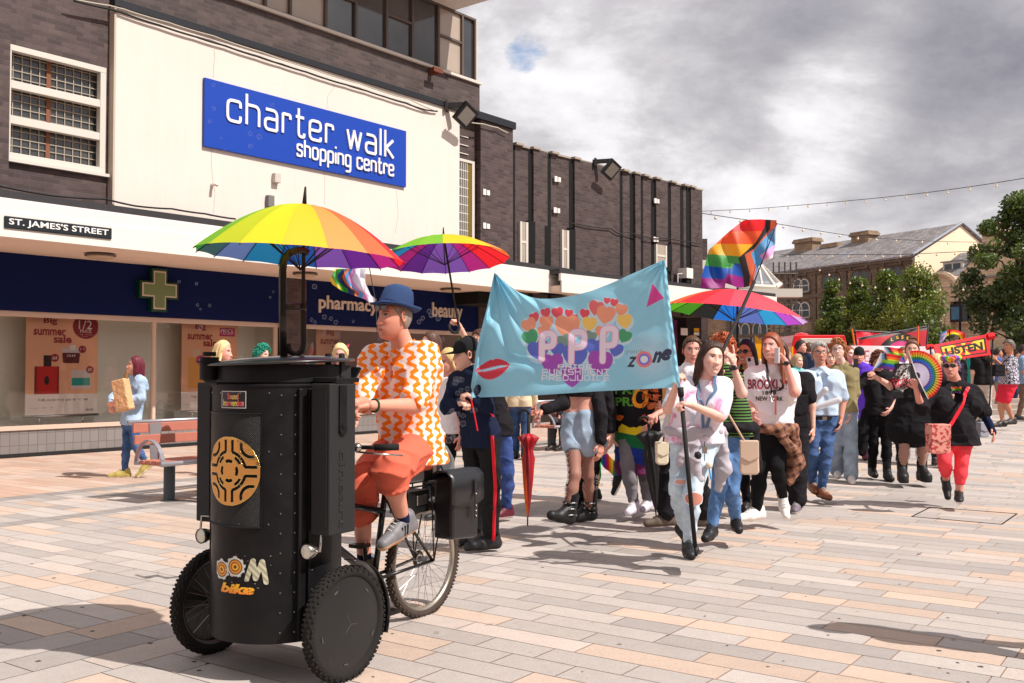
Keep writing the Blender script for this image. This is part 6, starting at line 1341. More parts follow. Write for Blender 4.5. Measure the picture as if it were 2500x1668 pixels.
def st_boom(u, v):
 C=np.tile(np.array(lin((.62, .58, .50))), (len(u), 1));K=np.zeros(len(u), bool);asp=1.35
 for cx_, cy_ in((.14, .52), (.43, .62)):
  r=np.hypot((u-cx_)*asp, v-cy_);a=np.arctan2(v-cy_, (u-cx_));ro=.235*(1+.06*np.sign(np.sin(9*a)));K|=r<ro;C[r<ro]=lin((.78, .78, .74));C[r<.175]=lin((.33, .16, .05));C[r<.15]=lin((.86, .56, .13));C[r<.11]=lin((.48, .24, .06));C[r<.085]=lin((.92, .66, .18));C[r<.04]=lin((.40, .20, .06))
 mk=stroke_mask(u, v, [[(.63, .34), (.73, .80)], [(.73, .80), (.77, .36)], [(.77, .36), (.87, .78)], [(.87, .78), (.93, .28)]], .085, np.asarray);K|=mk;C[mk]=np.array(lin((.80, .78, .66)))*(.5+.5*np.sin(30*u[mk]+20*v[mk])**2)[:, None]
 V_, T_=text_fit('bike', .12, -.0, .76, .24, bold=.06, shear=.25);mk=tri_mask(u, v, V_, T_);K|=mk;C[mk]=np.stack([.85+0*u[mk], .22+1.2*v[mk], .02+0*u[mk]], 1)
 sp2=(np.sin(40*u+9*np.sin(30*v))*np.sin(33*v+7*u)>.75)&(v>.15)&(v<.9);K|=sp2&(u>.3);return C, K
sticker('logo_sticker', 531, 662, 1345, 1452, 150, 130, st_boom)
for sg in(1, -1):
 c=T3(.12-.09, sg*(.45-.058), (.69+1.39)/2);sp_box=MB();sp_box.box(c, (.18, .116, .70), hh, ll, Z3);s_=sp_box.build('column_speaker', [M_box], trike, bevel=.006)
 b=MB();b.box(T3(.122, sg*(.45-.058), 1.04), (.006, .086, .64), hh, ll, Z3);b.build('grille', [mat('grille', (.09, .09, .095), rough=.6, bump=.8, bs=700, bd=.002)], s_)
 if sg>0:
  b=MB();b.box(T3(.035, .4545, 1.27), (.05, .006, .22), hh, ll, Z3);b.cyl(T3(.035, .455, 1.175), T3(.035, .461, 1.175), .026, seg=20);b.cyl(T3(.035, .458, 1.19), T3(.035, .466, 1.19), .010, seg=12);b.build('strap', [M_drum], s_)
  V_, T_=text_fit('cineart', .72, -.012, 1.08, .012, bold=.0);
  mesh('raised_lettering', [T3(.035-(y)*1.6, .4535, 1.80-x)for x, y in V_], T_, mat('raised', (.15, .15, .155), rough=.4), s_)
 b=MB();b.box(T3(0, sg*.34, .85), (.05, .12, .05), hh, ll, Z3);b.box(T3(0, sg*.34, 1.25), (.05, .12, .05), hh, ll, Z3);b.build('speaker_bracket', [M_drum], trike)
 b=MB();b.box(T3(0.0, sg*.38, 1.405), (.16, .15, .022), hh, ll, Z3);b.build('speaker_cap', [M_drum], trike, bevel=.003)
for(x, y, sg)in((737, 1347, 1), (519, 1312, -1)):
 q=T3(.14 if sg>0 else .16, sg*.345, .615 if sg>0 else .63);b=MB();b.lathe(q, hh, [(.0, -.05), (.022, -.045), (.034, -.01), (.038, .02), (.034, .024)], 20);b.build('headlight', [M_metal], trike, smooth=True)
 b=MB();b.lathe(q+hh*.018, hh, [(.033, 0), (.0, .006)], 20);b.build('lens', [mat('lens_glass', (.85, .83, .76), rough=.05, spec=1)], trike.children[-1], smooth=True);b=MB();b.tube([q, q-hh*.02+ll*.05*sg, q-hh*.03+ll*.05*sg+Z3*.09, q-hh*.04+Z3*.09], .006, 6);b.build('lamp_bracket', [M_metal], trike, smooth=True)
def wheel(c, ax, R_, w, parent, disc=False, both=False, knob=True, tyre=(.10, .085, .075), rimc=(.70, .66, .60), spokes=32, hubr=.02):
 ax=unit(np.asarray(ax, float));u=unit(np.cross(ax, Z3));v=np.cross(ax, u);e=bpy.data.objects.new('wheel', None);COL.objects.link(e);e.parent=parent;e.location=Vector(c-np.array(parent.location))
 ang=np.linspace(0, 2*np.pi, 72, endpoint=False);b=MB();rc=R_-w*.55;b.tube([c+(u*math.cos(a)+v*math.sin(a))*rc for a in ang], w*.52, 14, close=True)
 if knob:
  nk_=int(2*np.pi*R_/.023)
  for k in range(nk_):
   a=2*np.pi*k/nk_;r_=u*math.cos(a)+v*math.sin(a);t_=np.cross(ax, r_);
   for o_ in((-.36, .10), (.36, .10), (0.0, .0))if k%2 else((-.2, .03), (.2, .03), (-.48, .25), (.48, .25)):b.box(c+r_*(rc+w*(.50-o_[1]))+ax*w*o_[0], (.012, .011, .010), t_, ax, r_)
 b.build('tyre', [mat('tyre_%d'%int(tyre[0]*99), tyre, rough=.9, var=.35, vs=25)], e, auto=True)
 rr_=rc-w*.45;b=MB();b.lathe(c, ax, [(rr_+.004, -w*.32), (rr_-.014, -w*.22), (rr_-.014, w*.22), (rr_+.004, w*.32)], 72);b.build('rim', [mat('rim_%d'%int(rimc[0]*99), rimc, rough=.3, metal=.85)], e, smooth=True)
 if disc:
  for sg in(1, ):b=MB();b.lathe(c, ax*sg, [(rr_+.006, w*.33), (rr_*.6, w*.52), (0.0, w*.60)], 72);b.build('wheel_cover', [mat('cover_black', (.10, .10, .10), rough=.38, var=.2, vs=6, spec=.5)], e, smooth=True)
  b=MB()
  for k in range(5):
   a=2*np.pi*k/5+.2;r_=u*math.cos(a)+v*math.sin(a);t_=np.cross(ax, r_);b.box(c+r_*rr_*.86+ax*w*.44, (.026, .006, .004), t_, r_, ax)
  for k in range(3):a=2*np.pi*k/3+.9;r_=u*math.cos(a)+v*math.sin(a);b.tube([c+ax*(w*.60+.001), c+r_*rr_*.95+ax*(w*.36)], .0012, 4)
  b.build('cover_clips', [mat('clip', (.30, .30, .30), rough=.4)], e)
 if both or not disc:
  b=MB();b.cyl(c-ax*.035, c+ax*.035, hubr, seg=16)
  for k in range(spokes):
   a=2*np.pi*k/spokes;a2=a+(.45 if(k//2)%2 else-.45);sg=1 if k%2 else-1;b.tube([c+ax*.03*sg+(u*math.cos(a2)+v*math.sin(a2))*hubr, c+(u*math.cos(a)+v*math.sin(a))*(rr_-.012)], .0013, 4, cap=False)
  b.build('spokes', [mat('spoke', (.60, .60, .60), rough=.3, metal=.8)], e)
 return e
for sg in(1, -1):wheel(T3(0, sg*.4435, .268), ll*sg, .268, .055, trike, disc=True, both=(sg<0), rimc=(.35, .35, .35))
b=MB();b.cyl(T3(0, -.42, .268), T3(0, .42, .268), .016, seg=12);b.build('axle', [M_frameb], trike, smooth=True)
b=MB();c=T3(0, .4435, .268)
for sg in(1, ):
 A=np.radians(np.linspace(95, 200, 20));V=[c+(-hh*-math.cos(a)*1+Z3*math.sin(a))*.29+ll*dx for a in A for dx in(-.032, -.01, .032)]
 V=[c+(hh*math.cos(a)+Z3*math.sin(a))*(.292+(.004 if dx==0 else 0))+ll*dx for a in A for dx in(-.032, 0, .032)];Fs=[(i*3+j, i*3+j+1, i*3+j+4, i*3+j+3)for i in range(19)for j in range(2)]
 mg=mesh('mudguard', V, Fs, M_frameb, trike, smooth=True);mm=mg.modifiers.new('t', 'SOLIDIFY');mm.thickness=.004
RW=O-hh*1.19+Z3*.33
wheel(RW, ll, .338, .048, trike, tyre=(.26, .215, .185), rimc=(.72, .68, .62), spokes=36)
BBp=O-hh*.74+Z3*.30
b=MB()
b.tube([BBp, BBp+hh*-.10+Z3*.52], .017, 10)
b.tube([BBp, O-hh*.28+Z3*.62], .022, 10);b.tube([BBp-hh*.07+Z3*.36, O-hh*.28+Z3*.78], .018, 10)
b.tube([O-hh*.28+Z3*.80, O-hh*.28+Z3*.45], .024, 10);b.tube([O-hh*.28+Z3*.5, O-hh*.05+Z3*.30], .02, 10)
for sg in(1, -1):
 b.tube([BBp+ll*.03*sg, RW+ll*.065*sg], .010, 8);b.tube([BBp-hh*.10+Z3*.46+ll*.02*sg, RW+ll*.065*sg], .009, 8)
b.cyl(BBp-ll*.045, BBp+ll*.045, .024, seg=16);b.build('frame', [M_frameb], trike, smooth=True)
b=MB();b.lathe(BBp+ll*-.05, ll, [(.095, -.002), (.098, 0), (.095, .002), (.03, .003)], 40);b.lathe(RW+ll*-.04, ll, [(.05, -.004), (.052, 0), (.03, .01)], 24);b.build('chainring', [mat('chain', (.30, .27, .22), rough=.4, metal=.8)], trike)
b=MB();pedL=BBp+ll*.11-hh*.02+Z3*.10;pedR=BBp-ll*.11+hh*.0-Z3*.15
pedL=BBp+ll*.12+hh*.03-Z3*.02+Z3*.02
M_crk=mat('crank', (.14, .13, .12), rough=.35, metal=.6)
for sg in(1, -1):
 b=MB();b.tube([BBp+ll*.05*sg, BBp+ll*.075*sg-Z3*.17*sg], .012, 8);b.box(BBp+ll*.108*sg-Z3*.17*sg, (.09, .085, .02), hh, ll, Z3);b.build('crank', [M_crk], trike)
SD=O-hh*.86+Z3*.90
b=MB();b.tube([BBp-hh*.10+Z3*.5, SD-Z3*.04], .013, 10);b.build('seat_post', [M_metal], trike, smooth=True)
sdl=sdf_obj('saddle', [(SD-hh*.10+ll*.05, SD-hh*.10-ll*.05, .035, .035), (SD-hh*.08, SD+hh*.14, .045, .018)], M_frameb, trike, vox=.008, k=.03)
hb0=P(905, 1085, 5.0)
HBc=O-hh*.36+Z3*1.055
b=MB();b.tube([HBc-Z3*.28, HBc], .014, 8);b.tube([HBc, HBc+ll*.16, HBc+ll*.26-hh*.04, HBc+ll*.34-hh*.12], .011, 8);b.tube([HBc, HBc-ll*.16, HBc-ll*.26-hh*.04, HBc-ll*.34-hh*.12], .011, 8);b.build('handlebar', [M_frameb], trike, smooth=True)
for sg in(1, -1):b=MB();b.cyl(HBc+ll*.27*sg-hh*.05, HBc+ll*.36*sg-hh*.14, .018, seg=14);b.build('grip', [M_tyre], trike, smooth=True)
b=MB();b.tube([HBc+ll*.2+hh*.01-Z3*.02, HBc+ll*.30-hh*.07-Z3*.035, HBc+ll*.37-hh*.16-Z3*.045], .006, 6);b.sphere(HBc+ll*.20, .025, 10);b.build('brake_lever', [M_metal], trike, smooth=True)
rk=O-hh*1.17+Z3*.78
b=MB();b.tube([rk+hh*.2+ll*.07, rk+hh*.2-ll*.07, rk-hh*.22-ll*.07, rk-hh*.22+ll*.07], .006, 6, close=True)
for sg in(1, -1):b.tube([rk+ll*.07*sg, RW+ll*.075*sg], .005, 6);b.tube([rk-hh*.15+ll*.07*sg, RW+ll*.075*sg], .005, 6)
b.build('rack', [M_frameb], trike, smooth=True)
b=MB();b.prism([(-.24, 0), (.20, 0), (.20, .10), (.12, .19), (-.14, .21), (-.24, .12)], rk+Z3*.035, -hh, Z3, .20);am=b.build('amplifier', [mat('amp_grey', (.44, .44, .44), rough=.5)], trike, bevel=.012)
b=MB();b.cyl(rk-hh*-.0+ll*.101+Z3*.13-hh*.10, rk+ll*.107+Z3*.13-hh*.10, .055, seg=28);b.build('speaker_cone', [mat('amp_dark', (.33, .33, .34), rough=.6)], am)
b=MB();b.box(rk+hh*.245+Z3*.09, (.02, .17, .14), hh, ll, Z3);b.box(rk+hh*.05+ll*.10+Z3*.09, (.12, .012, .12), hh, ll, Z3);b.build('amp_panel', [mat('amp_blk', (.07, .07, .07), rough=.4)], am)
b=MB();b.box(rk+hh*.02+ll*.108+Z3*.10, (.03, .006, .07), hh, ll, Z3);b.build('amp_label', [mat('amp_label', (.85, .83, .80))], am)
b=MB();b.box(rk+hh*.12-Z3*.09, (.20, .14, .13), hh, ll, Z3);b.box(rk+hh*.10+ll*.075-Z3*.08, (.10, .012, .06), hh, ll, Z3, 1);b.build('battery_box', [mat('batt', (.09, .09, .09), rough=.35), M_metal], trike, bevel=.006)
M_leather=mat('leather_black', (.085, .085, .10), rough=.34, bump=.3, bs=120, bd=.002, spec=.6);PC=rk-hh*.16+ll*.165-Z3*.14
pb_=MB();PC=PC+Z3*.06+hh*.04;pb_.prism([(-.14, -.23), (.13, -.25), (.15, .12), (-.13, .14)], PC, -hh, Z3, .14);pn=pb_.build('pannier', [M_leather], trike, bevel=.02)
V=[];prof=[(-.075, .13), (-.03, .165), (.045, .165), (.085, .13), (.088, .04), (.086, -.02)]
for x_ in np.linspace(-.165, .165, 9):
 for dy, dz in prof:V.append(PC-hh*x_+ll*dy+Z3*(dz+(0 if dz>0 else-.03*(1-(x_/.165)**2))))
fl_=mesh('flap', V, [(i*6+j, i*6+j+1, i*6+j+7, i*6+j+6)for i in range(8)for j in range(5)], M_leather, pn, smooth=True);mm=fl_.modifiers.new('t', 'SOLIDIFY');mm.thickness=.008
b=MB();b.box(PC+ll*.098+Z3*-.01-hh*.06, (.022, .004, .24), hh, ll, Z3);b.build('strap', [M_leather], pn, bevel=.001)
b=MB()
for q in(.02, -.05, -.08, -.11):b.sphere(PC+ll*.101+Z3*q-hh*.06, .006, 8)
b.build('studs', [M_metal], pn, smooth=True)
up0=P(693, 880, 4.86);b=MB();b.tube([up0, P(690, 760, 4.86), P(690, 660, 4.86), P(693, 636, 4.86), P(706, 618, 4.87), P(726, 611, 4.9), P(742, 613, 4.92), P(752, 618, 4.93)], .019, 12);b.tube([up0, up0+Z3*-.06], .03, 12);b.build('umbrella_pipe', [M_frameb], trike, smooth=True)
b=MB();b.tube([P(688, 748, 4.86), P(742, 744, 4.93)], .010, 8);b.tube([P(688, 752, 4.86), P(748, 756, 4.93)], .008, 8);b.build('umbrella_clamp', [M_frameb], trike, smooth=True)
RB16=[(.93, .10, .16), (.95, .16, .20), (.98, .42, .22), (.99, .62, .30), (1.0, .80, .10), (.99, .88, .08), (.80, .85, .10), (.52, .78, .18), (.20, .62, .22), (.22, .42, .42), (.42, .55, .80), (.05, .55, .78), (.05, .36, .70), (.50, .32, .72), (.40, .12, .58), (.70, .10, .50)]
def umb_fn(t):
 c=t.n('ShaderNodeVertexColor', layer_name='Col').outputs[0];d=t.n('ShaderNodeBsdfDiffuse', {0:c});tr=t.n('ShaderNodeBsdfTranslucent', {0:c});g_=t.n('ShaderNodeBsdfGlossy', {0:(1, 1, 1, 1), 1:.6})
 m1=t.n('ShaderNodeMixShader', {0:.42});t.L.new(d.outputs[0], m1.inputs[1]);t.L.new(tr.outputs[0], m1.inputs[2]);m2=t.n('ShaderNodeMixShader', {0:.04});t.L.new(m1.outputs[0], m2.inputs[1]);t.L.new(g_.outputs[0], m2.inputs[2]);t.L.new(m2.outputs[0], t.N['Material Output'].inputs[0])
M_umb=mat('umbrella_cloth', attr=True, fn=umb_fn)
def umbrella(label, apex, axis, R_, sag, cols, rot, shaft, parent_name='umbrella', tip=.09, jhook=None, group='open rainbow umbrellas'):
 ax=unit(np.asarray(axis, float));u=unit(np.cross(ax, np.array([0, 1, 0])));w=np.cross(ax, u);apex=np.asarray(apex, float);r=thing(parent_name, label, 'umbrella', apex, group);n=len(cols);na, nr=9, 16;Vl=[];Cl=[];Fl=[];c0=0
 for k in range(n):
  t, q=np.meshgrid(np.linspace(0, 1, na), np.linspace(0, 1, nr), indexing='ij');a=rot+2*np.pi*(k+t)/n;edge=1-.03*np.sin(np.pi*t)*q**2;rad=R_*q*edge*(1-.5*(1-math.cos(np.pi/n))*0);s=sag*(1-np.cos(q*1.25))/(1-math.cos(1.25));s=s+.012*np.sin(np.pi*t)*q*(1-q)*2*1.0-.004*np.sin(np.pi*t)*q
  V=apex-ax*s.ravel()[:, None]+(u*np.cos(a).ravel()[:, None]+w*np.sin(a).ravel()[:, None])*rad.ravel()[:, None];i, j=np.meshgrid(np.arange(na-1), np.arange(nr-1), indexing='ij');kk=(i*nr+j).ravel();Fl.append(np.stack([kk, kk+nr, kk+nr+1, kk+1], 1)+c0);Vl.append(V);Cl.append(np.tile(np.array(lin(cols[k])), (len(V), 1)));c0+=len(V)
 mesh('canopy', np.concatenate(Vl), np.concatenate(Fl), M_umb, r, smooth=True, col=np.concatenate(Cl))
 for k in range(n):
  a=rot+2*np.pi*k/n;dr=u*math.cos(a)+w*math.sin(a);pts=[apex-ax*(sag*(1-math.cos(q*1.25))/(1-math.cos(1.25))+.006)+dr*R_*q for q in np.linspace(0.02, 1.004, 10)];b=MB();b.tube(pts, .0026, 5);st2=apex-ax*(sag+.20*R_*1.0);b.tube([pts[5], apex-ax*sag*1.25], .0026, 4);b.build('rib', [M_dkpost], r)
 b=MB();b.tube([apex+ax*tip, apex], [.005, .012], 8);b.tube(shaft, .0095, 8);b.build('shaft', [M_dkpost], r, smooth=True)
 if jhook is not None:b=MB();b.tube(jhook, .014, 10);b.build('handle', [M_dkpost], r, smooth=True)
 return r
A1=P(743, 500, 4.93);ax1=unit(np.array([.055, .0, 1.0]))
umbrella('large rainbow umbrella clamped to the speaker tricycle', A1, ax1, .515, .262, [RB16[(8-k)%16]for k in range(16)], 0.05, [A1, P(741, 640, 4.93), P(740, 740, 4.93), P(741, 830, 4.93)], jhook=[P(741, 740, 4.93), P(741, 840, 4.93), P(736, 858, 4.92), P(722, 866, 4.91), P(707, 858, 4.90), P(703, 840, 4.90)])
RD=5.75
ri=person('man in blue straw hat and orange wave shirt pedalling the speaker tricycle', 985, RD, H=1.80, yaw=-32, fat=1.2, skin=(.85, .59, .50), hd=(-50, 4, 0), base_z=0, J={'hd':(962, 776, -.02), 'shL':(1040, 872, -.06), 'shR':(914, 874, .20), 'neck':(988, 850, .05), 'elL':(1010, 990, -.28), 'wrL':(905, 990, -.58), 'elR':(890, 985, .0), 'wrR':(868, 985, -.38), 'hpL':(1022, 1090, .05), 'hpR':(985, 1085, .20), 'knL':(952, 1150, -.42), 'knR':(880, 1175, -.15), 'anL':(985, 1275, -.22), 'anR':(890, 1380, -.05)}, hair=('crop', (.55, .50, .45)), top=dict(mat=mat('wave_shirt', rough=.9, spec=.15, fn=fn_blobs), sleeve=.44, hem=-.10, fit=.045, sflare=.015, fold=.009, fs=.8, name='shirt', flare=.03, open=1), bottom=dict(mat=cloth('shorts_coral', (.84, .40, .31)), len=.64, fit=.035, flare=.025, fold=.012, fs=.8, name='shorts'), shoes=('sneaker', (.45, .44, .45), (.80, .62, .46)), toe=(-2, 0), pitch=(14, 0), seed=3, vox=.010, hands={'L':dict(curl=1.0, n=np.array([.5, .2, 1.0]), d=np.array([-1, -.45, -.1])), 'R':dict(curl=1.0, n=np.array([.3, .3, 1.0]), d=np.array([-1, -.5, 0]))}, head_kw=dict(squint=.6, brow=(.45, .33, .25), full=.5))
for S_ in 'LR':
 an, kn=ri['d']['an'+S_], ri['d']['kn'+S_];v=unit(kn-an);sdf_obj('sock', [(an-v*.03, an+v*.07, .043, .041)], C_navy, ri['root'], vox=.008)
def hat_fn(t):
 x, y, z=t.xyz(t.obj());w=t.m('SINE', t.m('MULTIPLY', z, 1300));t.base(t.ramp(w, [(.3, lin((.17, .25, .40))), (.7, lin((.26, .36, .54)))]));t.bump(w, .5, .003)
B=ri['B'];hc=ri['hc'];hs=ri['hs'];hu_=unit(B[2]-B[1]*.32);hf_=unit(np.cross(hu_, B[0])*-1);hf_=hf_ if hf_@B[1]>0 else-hf_
hatc=hc+B[2]*.050*hs-B[1]*.012
V=[];Fs=[];na=56;prof=[(1.56, .012), (1.48, .0), (1.30, -.004), (1.04, .004), (1.0, .03), (.94, .065), (.84, .092), (.70, .104), (.50, .098), (.3, .086), (.02, .080)]
for ri_, (r_, z_)in enumerate(prof):
 for k in range(na):
  a=2*np.pi*k/na;ca_, sa_=math.cos(a), math.sin(a);wx, wy=.079*r_, .098*r_
  zz_=z_*(1.22 if r_<1.05 else 1)+(.0 if r_<1.05 else(.030*max(0, -sa_)**2*(r_-1.0)*1.6-.045*max(0, sa_)**2*(r_-1.0)*.8+.018*abs(ca_)*(r_-1)));
  if r_<.95:zz_-=.020*math.exp(-(ca_*r_/.35)**2)*(1-.3*sa_);wy*=1-.0;wx*=(1-.16*max(0, sa_)*(z_>.05))
  V.append(hatc+hs*(B[0]*wx*ca_+hf_*wy*sa_+hu_*zz_))
for i in range(len(prof)-1):
 for k in range(na):Fs.append((i*na+k, i*na+(k+1)%na, (i+1)*na+(k+1)%na, (i+1)*na+k))
hat=mesh('hat', V, Fs, mat('straw_blue', rough=.8, spec=.2, fn=hat_fn), ri['root'], smooth=True);mm=hat.modifiers.new('t', 'SOLIDIFY');mm.thickness=.003
Vb=[hatc+hs*(B[0]*.0825*1.01*math.cos(a)+hf_*.1015*1.01*math.sin(a)+hu_*z_)for z_ in(.006, .03)for a in np.linspace(0, 2*np.pi, na, endpoint=False)]
mesh('hat_band', Vb, [(k, (k+1)%na, na+(k+1)%na, na+k)for k in range(na)], mat('band_navy', (.10, .16, .36), rough=.5), hat, smooth=True)
shades(ri['root'], hc, B, hs, frame=(.55, .25, .08), up=.036, size=1.2, tilt=.1)
nk=ri['nk'];b=MB()
for sg in(1, -1):
 c0=nk+ri['l']*.055*sg-ri['f']*.02+Z3*.055;c1=nk+ri['l']*.035*sg+ri['f']*.10-Z3*.055;c2=nk+ri['l']*.105*sg+ri['f']*.085-Z3*.035;c3=nk+ri['l']*.085*sg-ri['f']*.01+Z3*.03;b.add([c0, c1, c2, c3], [(0, 1, 2, 3)])
co=b.build('collar', [mat('wave_shirt')], ri['root'], smooth=True);mm=co.modifiers.new('t', 'SOLIDIFY');mm.thickness=.006
w_=ri['d']['wrL'];e_=unit(ri['d']['elL']-w_);b=MB();b.tube([w_+e_*.03+q for q in[(np.cross(e_, Z3)*math.cos(a)+np.cross(e_, np.cross(e_, Z3))*math.sin(a))*.033 for a in np.linspace(0, 2*np.pi, 16, endpoint=False)]], .006, 6, close=True);b.build('bracelet', [mat('bead_green', (.12, .32, .22))], ri['root'], smooth=True)
for so_ in[c for c in ri['root'].children if c.name.startswith('shoe')][:1]:
 an=ri['d']['anL'];fd=fdir(-34);p_=math.radians(14);fx=fd*math.cos(p_)-Z3*math.sin(p_);ux=Z3*math.cos(p_)+fd*math.sin(p_);sd_=ldir(-34);o_=an-ux*.085+fx*.02;b=MB()
 for q in range(3):b.box(o_+fx*(.005+.024*q)+sd_*.0455+ux*.057, (.009, .006, .055), unit(fx+ux*.35), sd_)
 b.build('side_stripes', [M_tyre], so_)
def inpoly(x, y, poly):
 r=np.zeros(x.shape, bool);n=len(poly)
 for i in range(n):
  (x1, y1), (x2, y2)=poly[i], poly[(i+1)%n];c=((y1>y)!=(y2>y));r^=c&(x<(x2-x1)*(y-y1)/((y2-y1)or 1e-9)+x1)
 return r
def heart(x, y, cx, cy, w, rot=0):
 a=math.radians(rot);dx, dy=(x-cx)/(w*.46), -(y-cy)/(w*.46);u=dx*math.cos(a)-dy*math.sin(a);v=dx*math.sin(a)+dy*math.cos(a)+.1;return(u*u+v*v-1)**3-u*u*v**3*1.0<0
def edge(pts, t):
 p=np.array(pts, float);s=np.concatenate([[0], np.cumsum(np.linalg.norm(np.diff(p, axis=0), axis=1))]);s/=s[-1];return np.stack([np.interp(t, s, p[:, 0]), np.interp(t, s, p[:, 1])], 1)
def coons(top, bot, lef, rig, u, v):
 """edges run left->right (top, bot) and top->bottom (lef, rig); v=0 top"""
 T, B_, L_, R_=edge(top, u), edge(bot, u), edge(lef, v), edge(rig, v);a, b, c, d=[np.array(q, float)for q in(top[0], top[-1], bot[0], bot[-1])];U, V=u[:, None], v[:, None]
 return T*(1-V)+B_*V+L_*(1-U)+R_*U-(a*(1-U)*(1-V)+b*U*(1-V)+c*(1-U)*V+d*U*V)
BT=[(263, 255), (300, 290), (400, 380), (500, 450), (600, 490), (700, 508), (800, 508), (900, 498), (1050, 470), (1200, 430), (1400, 350), (1600, 260), (1750, 195), (1898, 130)]
BB=[(20, 1455), (600, 1437), (1200, 1397), (2045, 1355)];BL=[(263, 255), (190, 600), (100, 950), (20, 1455)];BR=[(1898, 130), (1950, 600), (2000, 1000), (2045, 1355)]
def ban_depth(x, y):
 d=7.86-.74*(x/2045);q=np.hypot(x-263, y-255);a=np.arctan2(y-255, x-263)
 d=d+.034*np.sin(a*24)*np.exp(-q/420)+.026*np.sin(a*13+1)*np.exp(-q/700)
 q2=np.hypot(x-1898, y-130);a2=np.arctan2(y-130, x-1898);d=d+.012*np.sin(a2*22)*np.exp(-q2/400)
 d=d+.045*np.exp(-((y-1030-.22*(x-350))/55)**2)*((x>250)&(x<1000))*np.clip((x-250)/150, 0, 1)*np.clip((1000-x)/400, 0, 1)
 l=(x-170)*.87-(y-650)*.45;d=d-.05*np.exp(-(l/60)**2)*np.clip((y-560)/150, 0, 1)*np.clip((1150-y)/150, 0, 1)
 d=d+.016*np.sin((y+.16*x)/52)*np.clip((y-1080)/200, 0, 1)+.010*np.sin((y-.25*x)/70+1)+.020*np.exp(-((y-560+.19*x)/40)**2)*np.clip((x-500)/300, 0, 1)*(x<1500)
 el=np.interp(y, [q[1]for q in BL], [q[0]for q in BL]);er=np.interp(y, [q[1]for q in BR], [q[0]for q in BR]);d=d+.004*np.sin(y/16+x/23)*np.exp(-((x-el)/55)**2)+.004*np.sin(y/15-x/20)*np.exp(-((x-er)/55)**2);d=d-.03*np.exp(-((x-er+22)/26)**2)-.03*np.exp(-((x-el-22)/26)**2);return d
def ban_pos(u, v):
 q=coons(BT, BB, BL, BR, u, v);D=ban_depth(q[:, 0], q[:, 1]);px, py=1140+q[:, 0]/3.92, 600+q[:, 1]/3.92;x=(px-1250)/F;y=-(py-834)/F;dy=CP-y*SP_
 return np.stack([x/dy*D, D, CAMZ+(SP_+y*CP)/dy*D], 1)
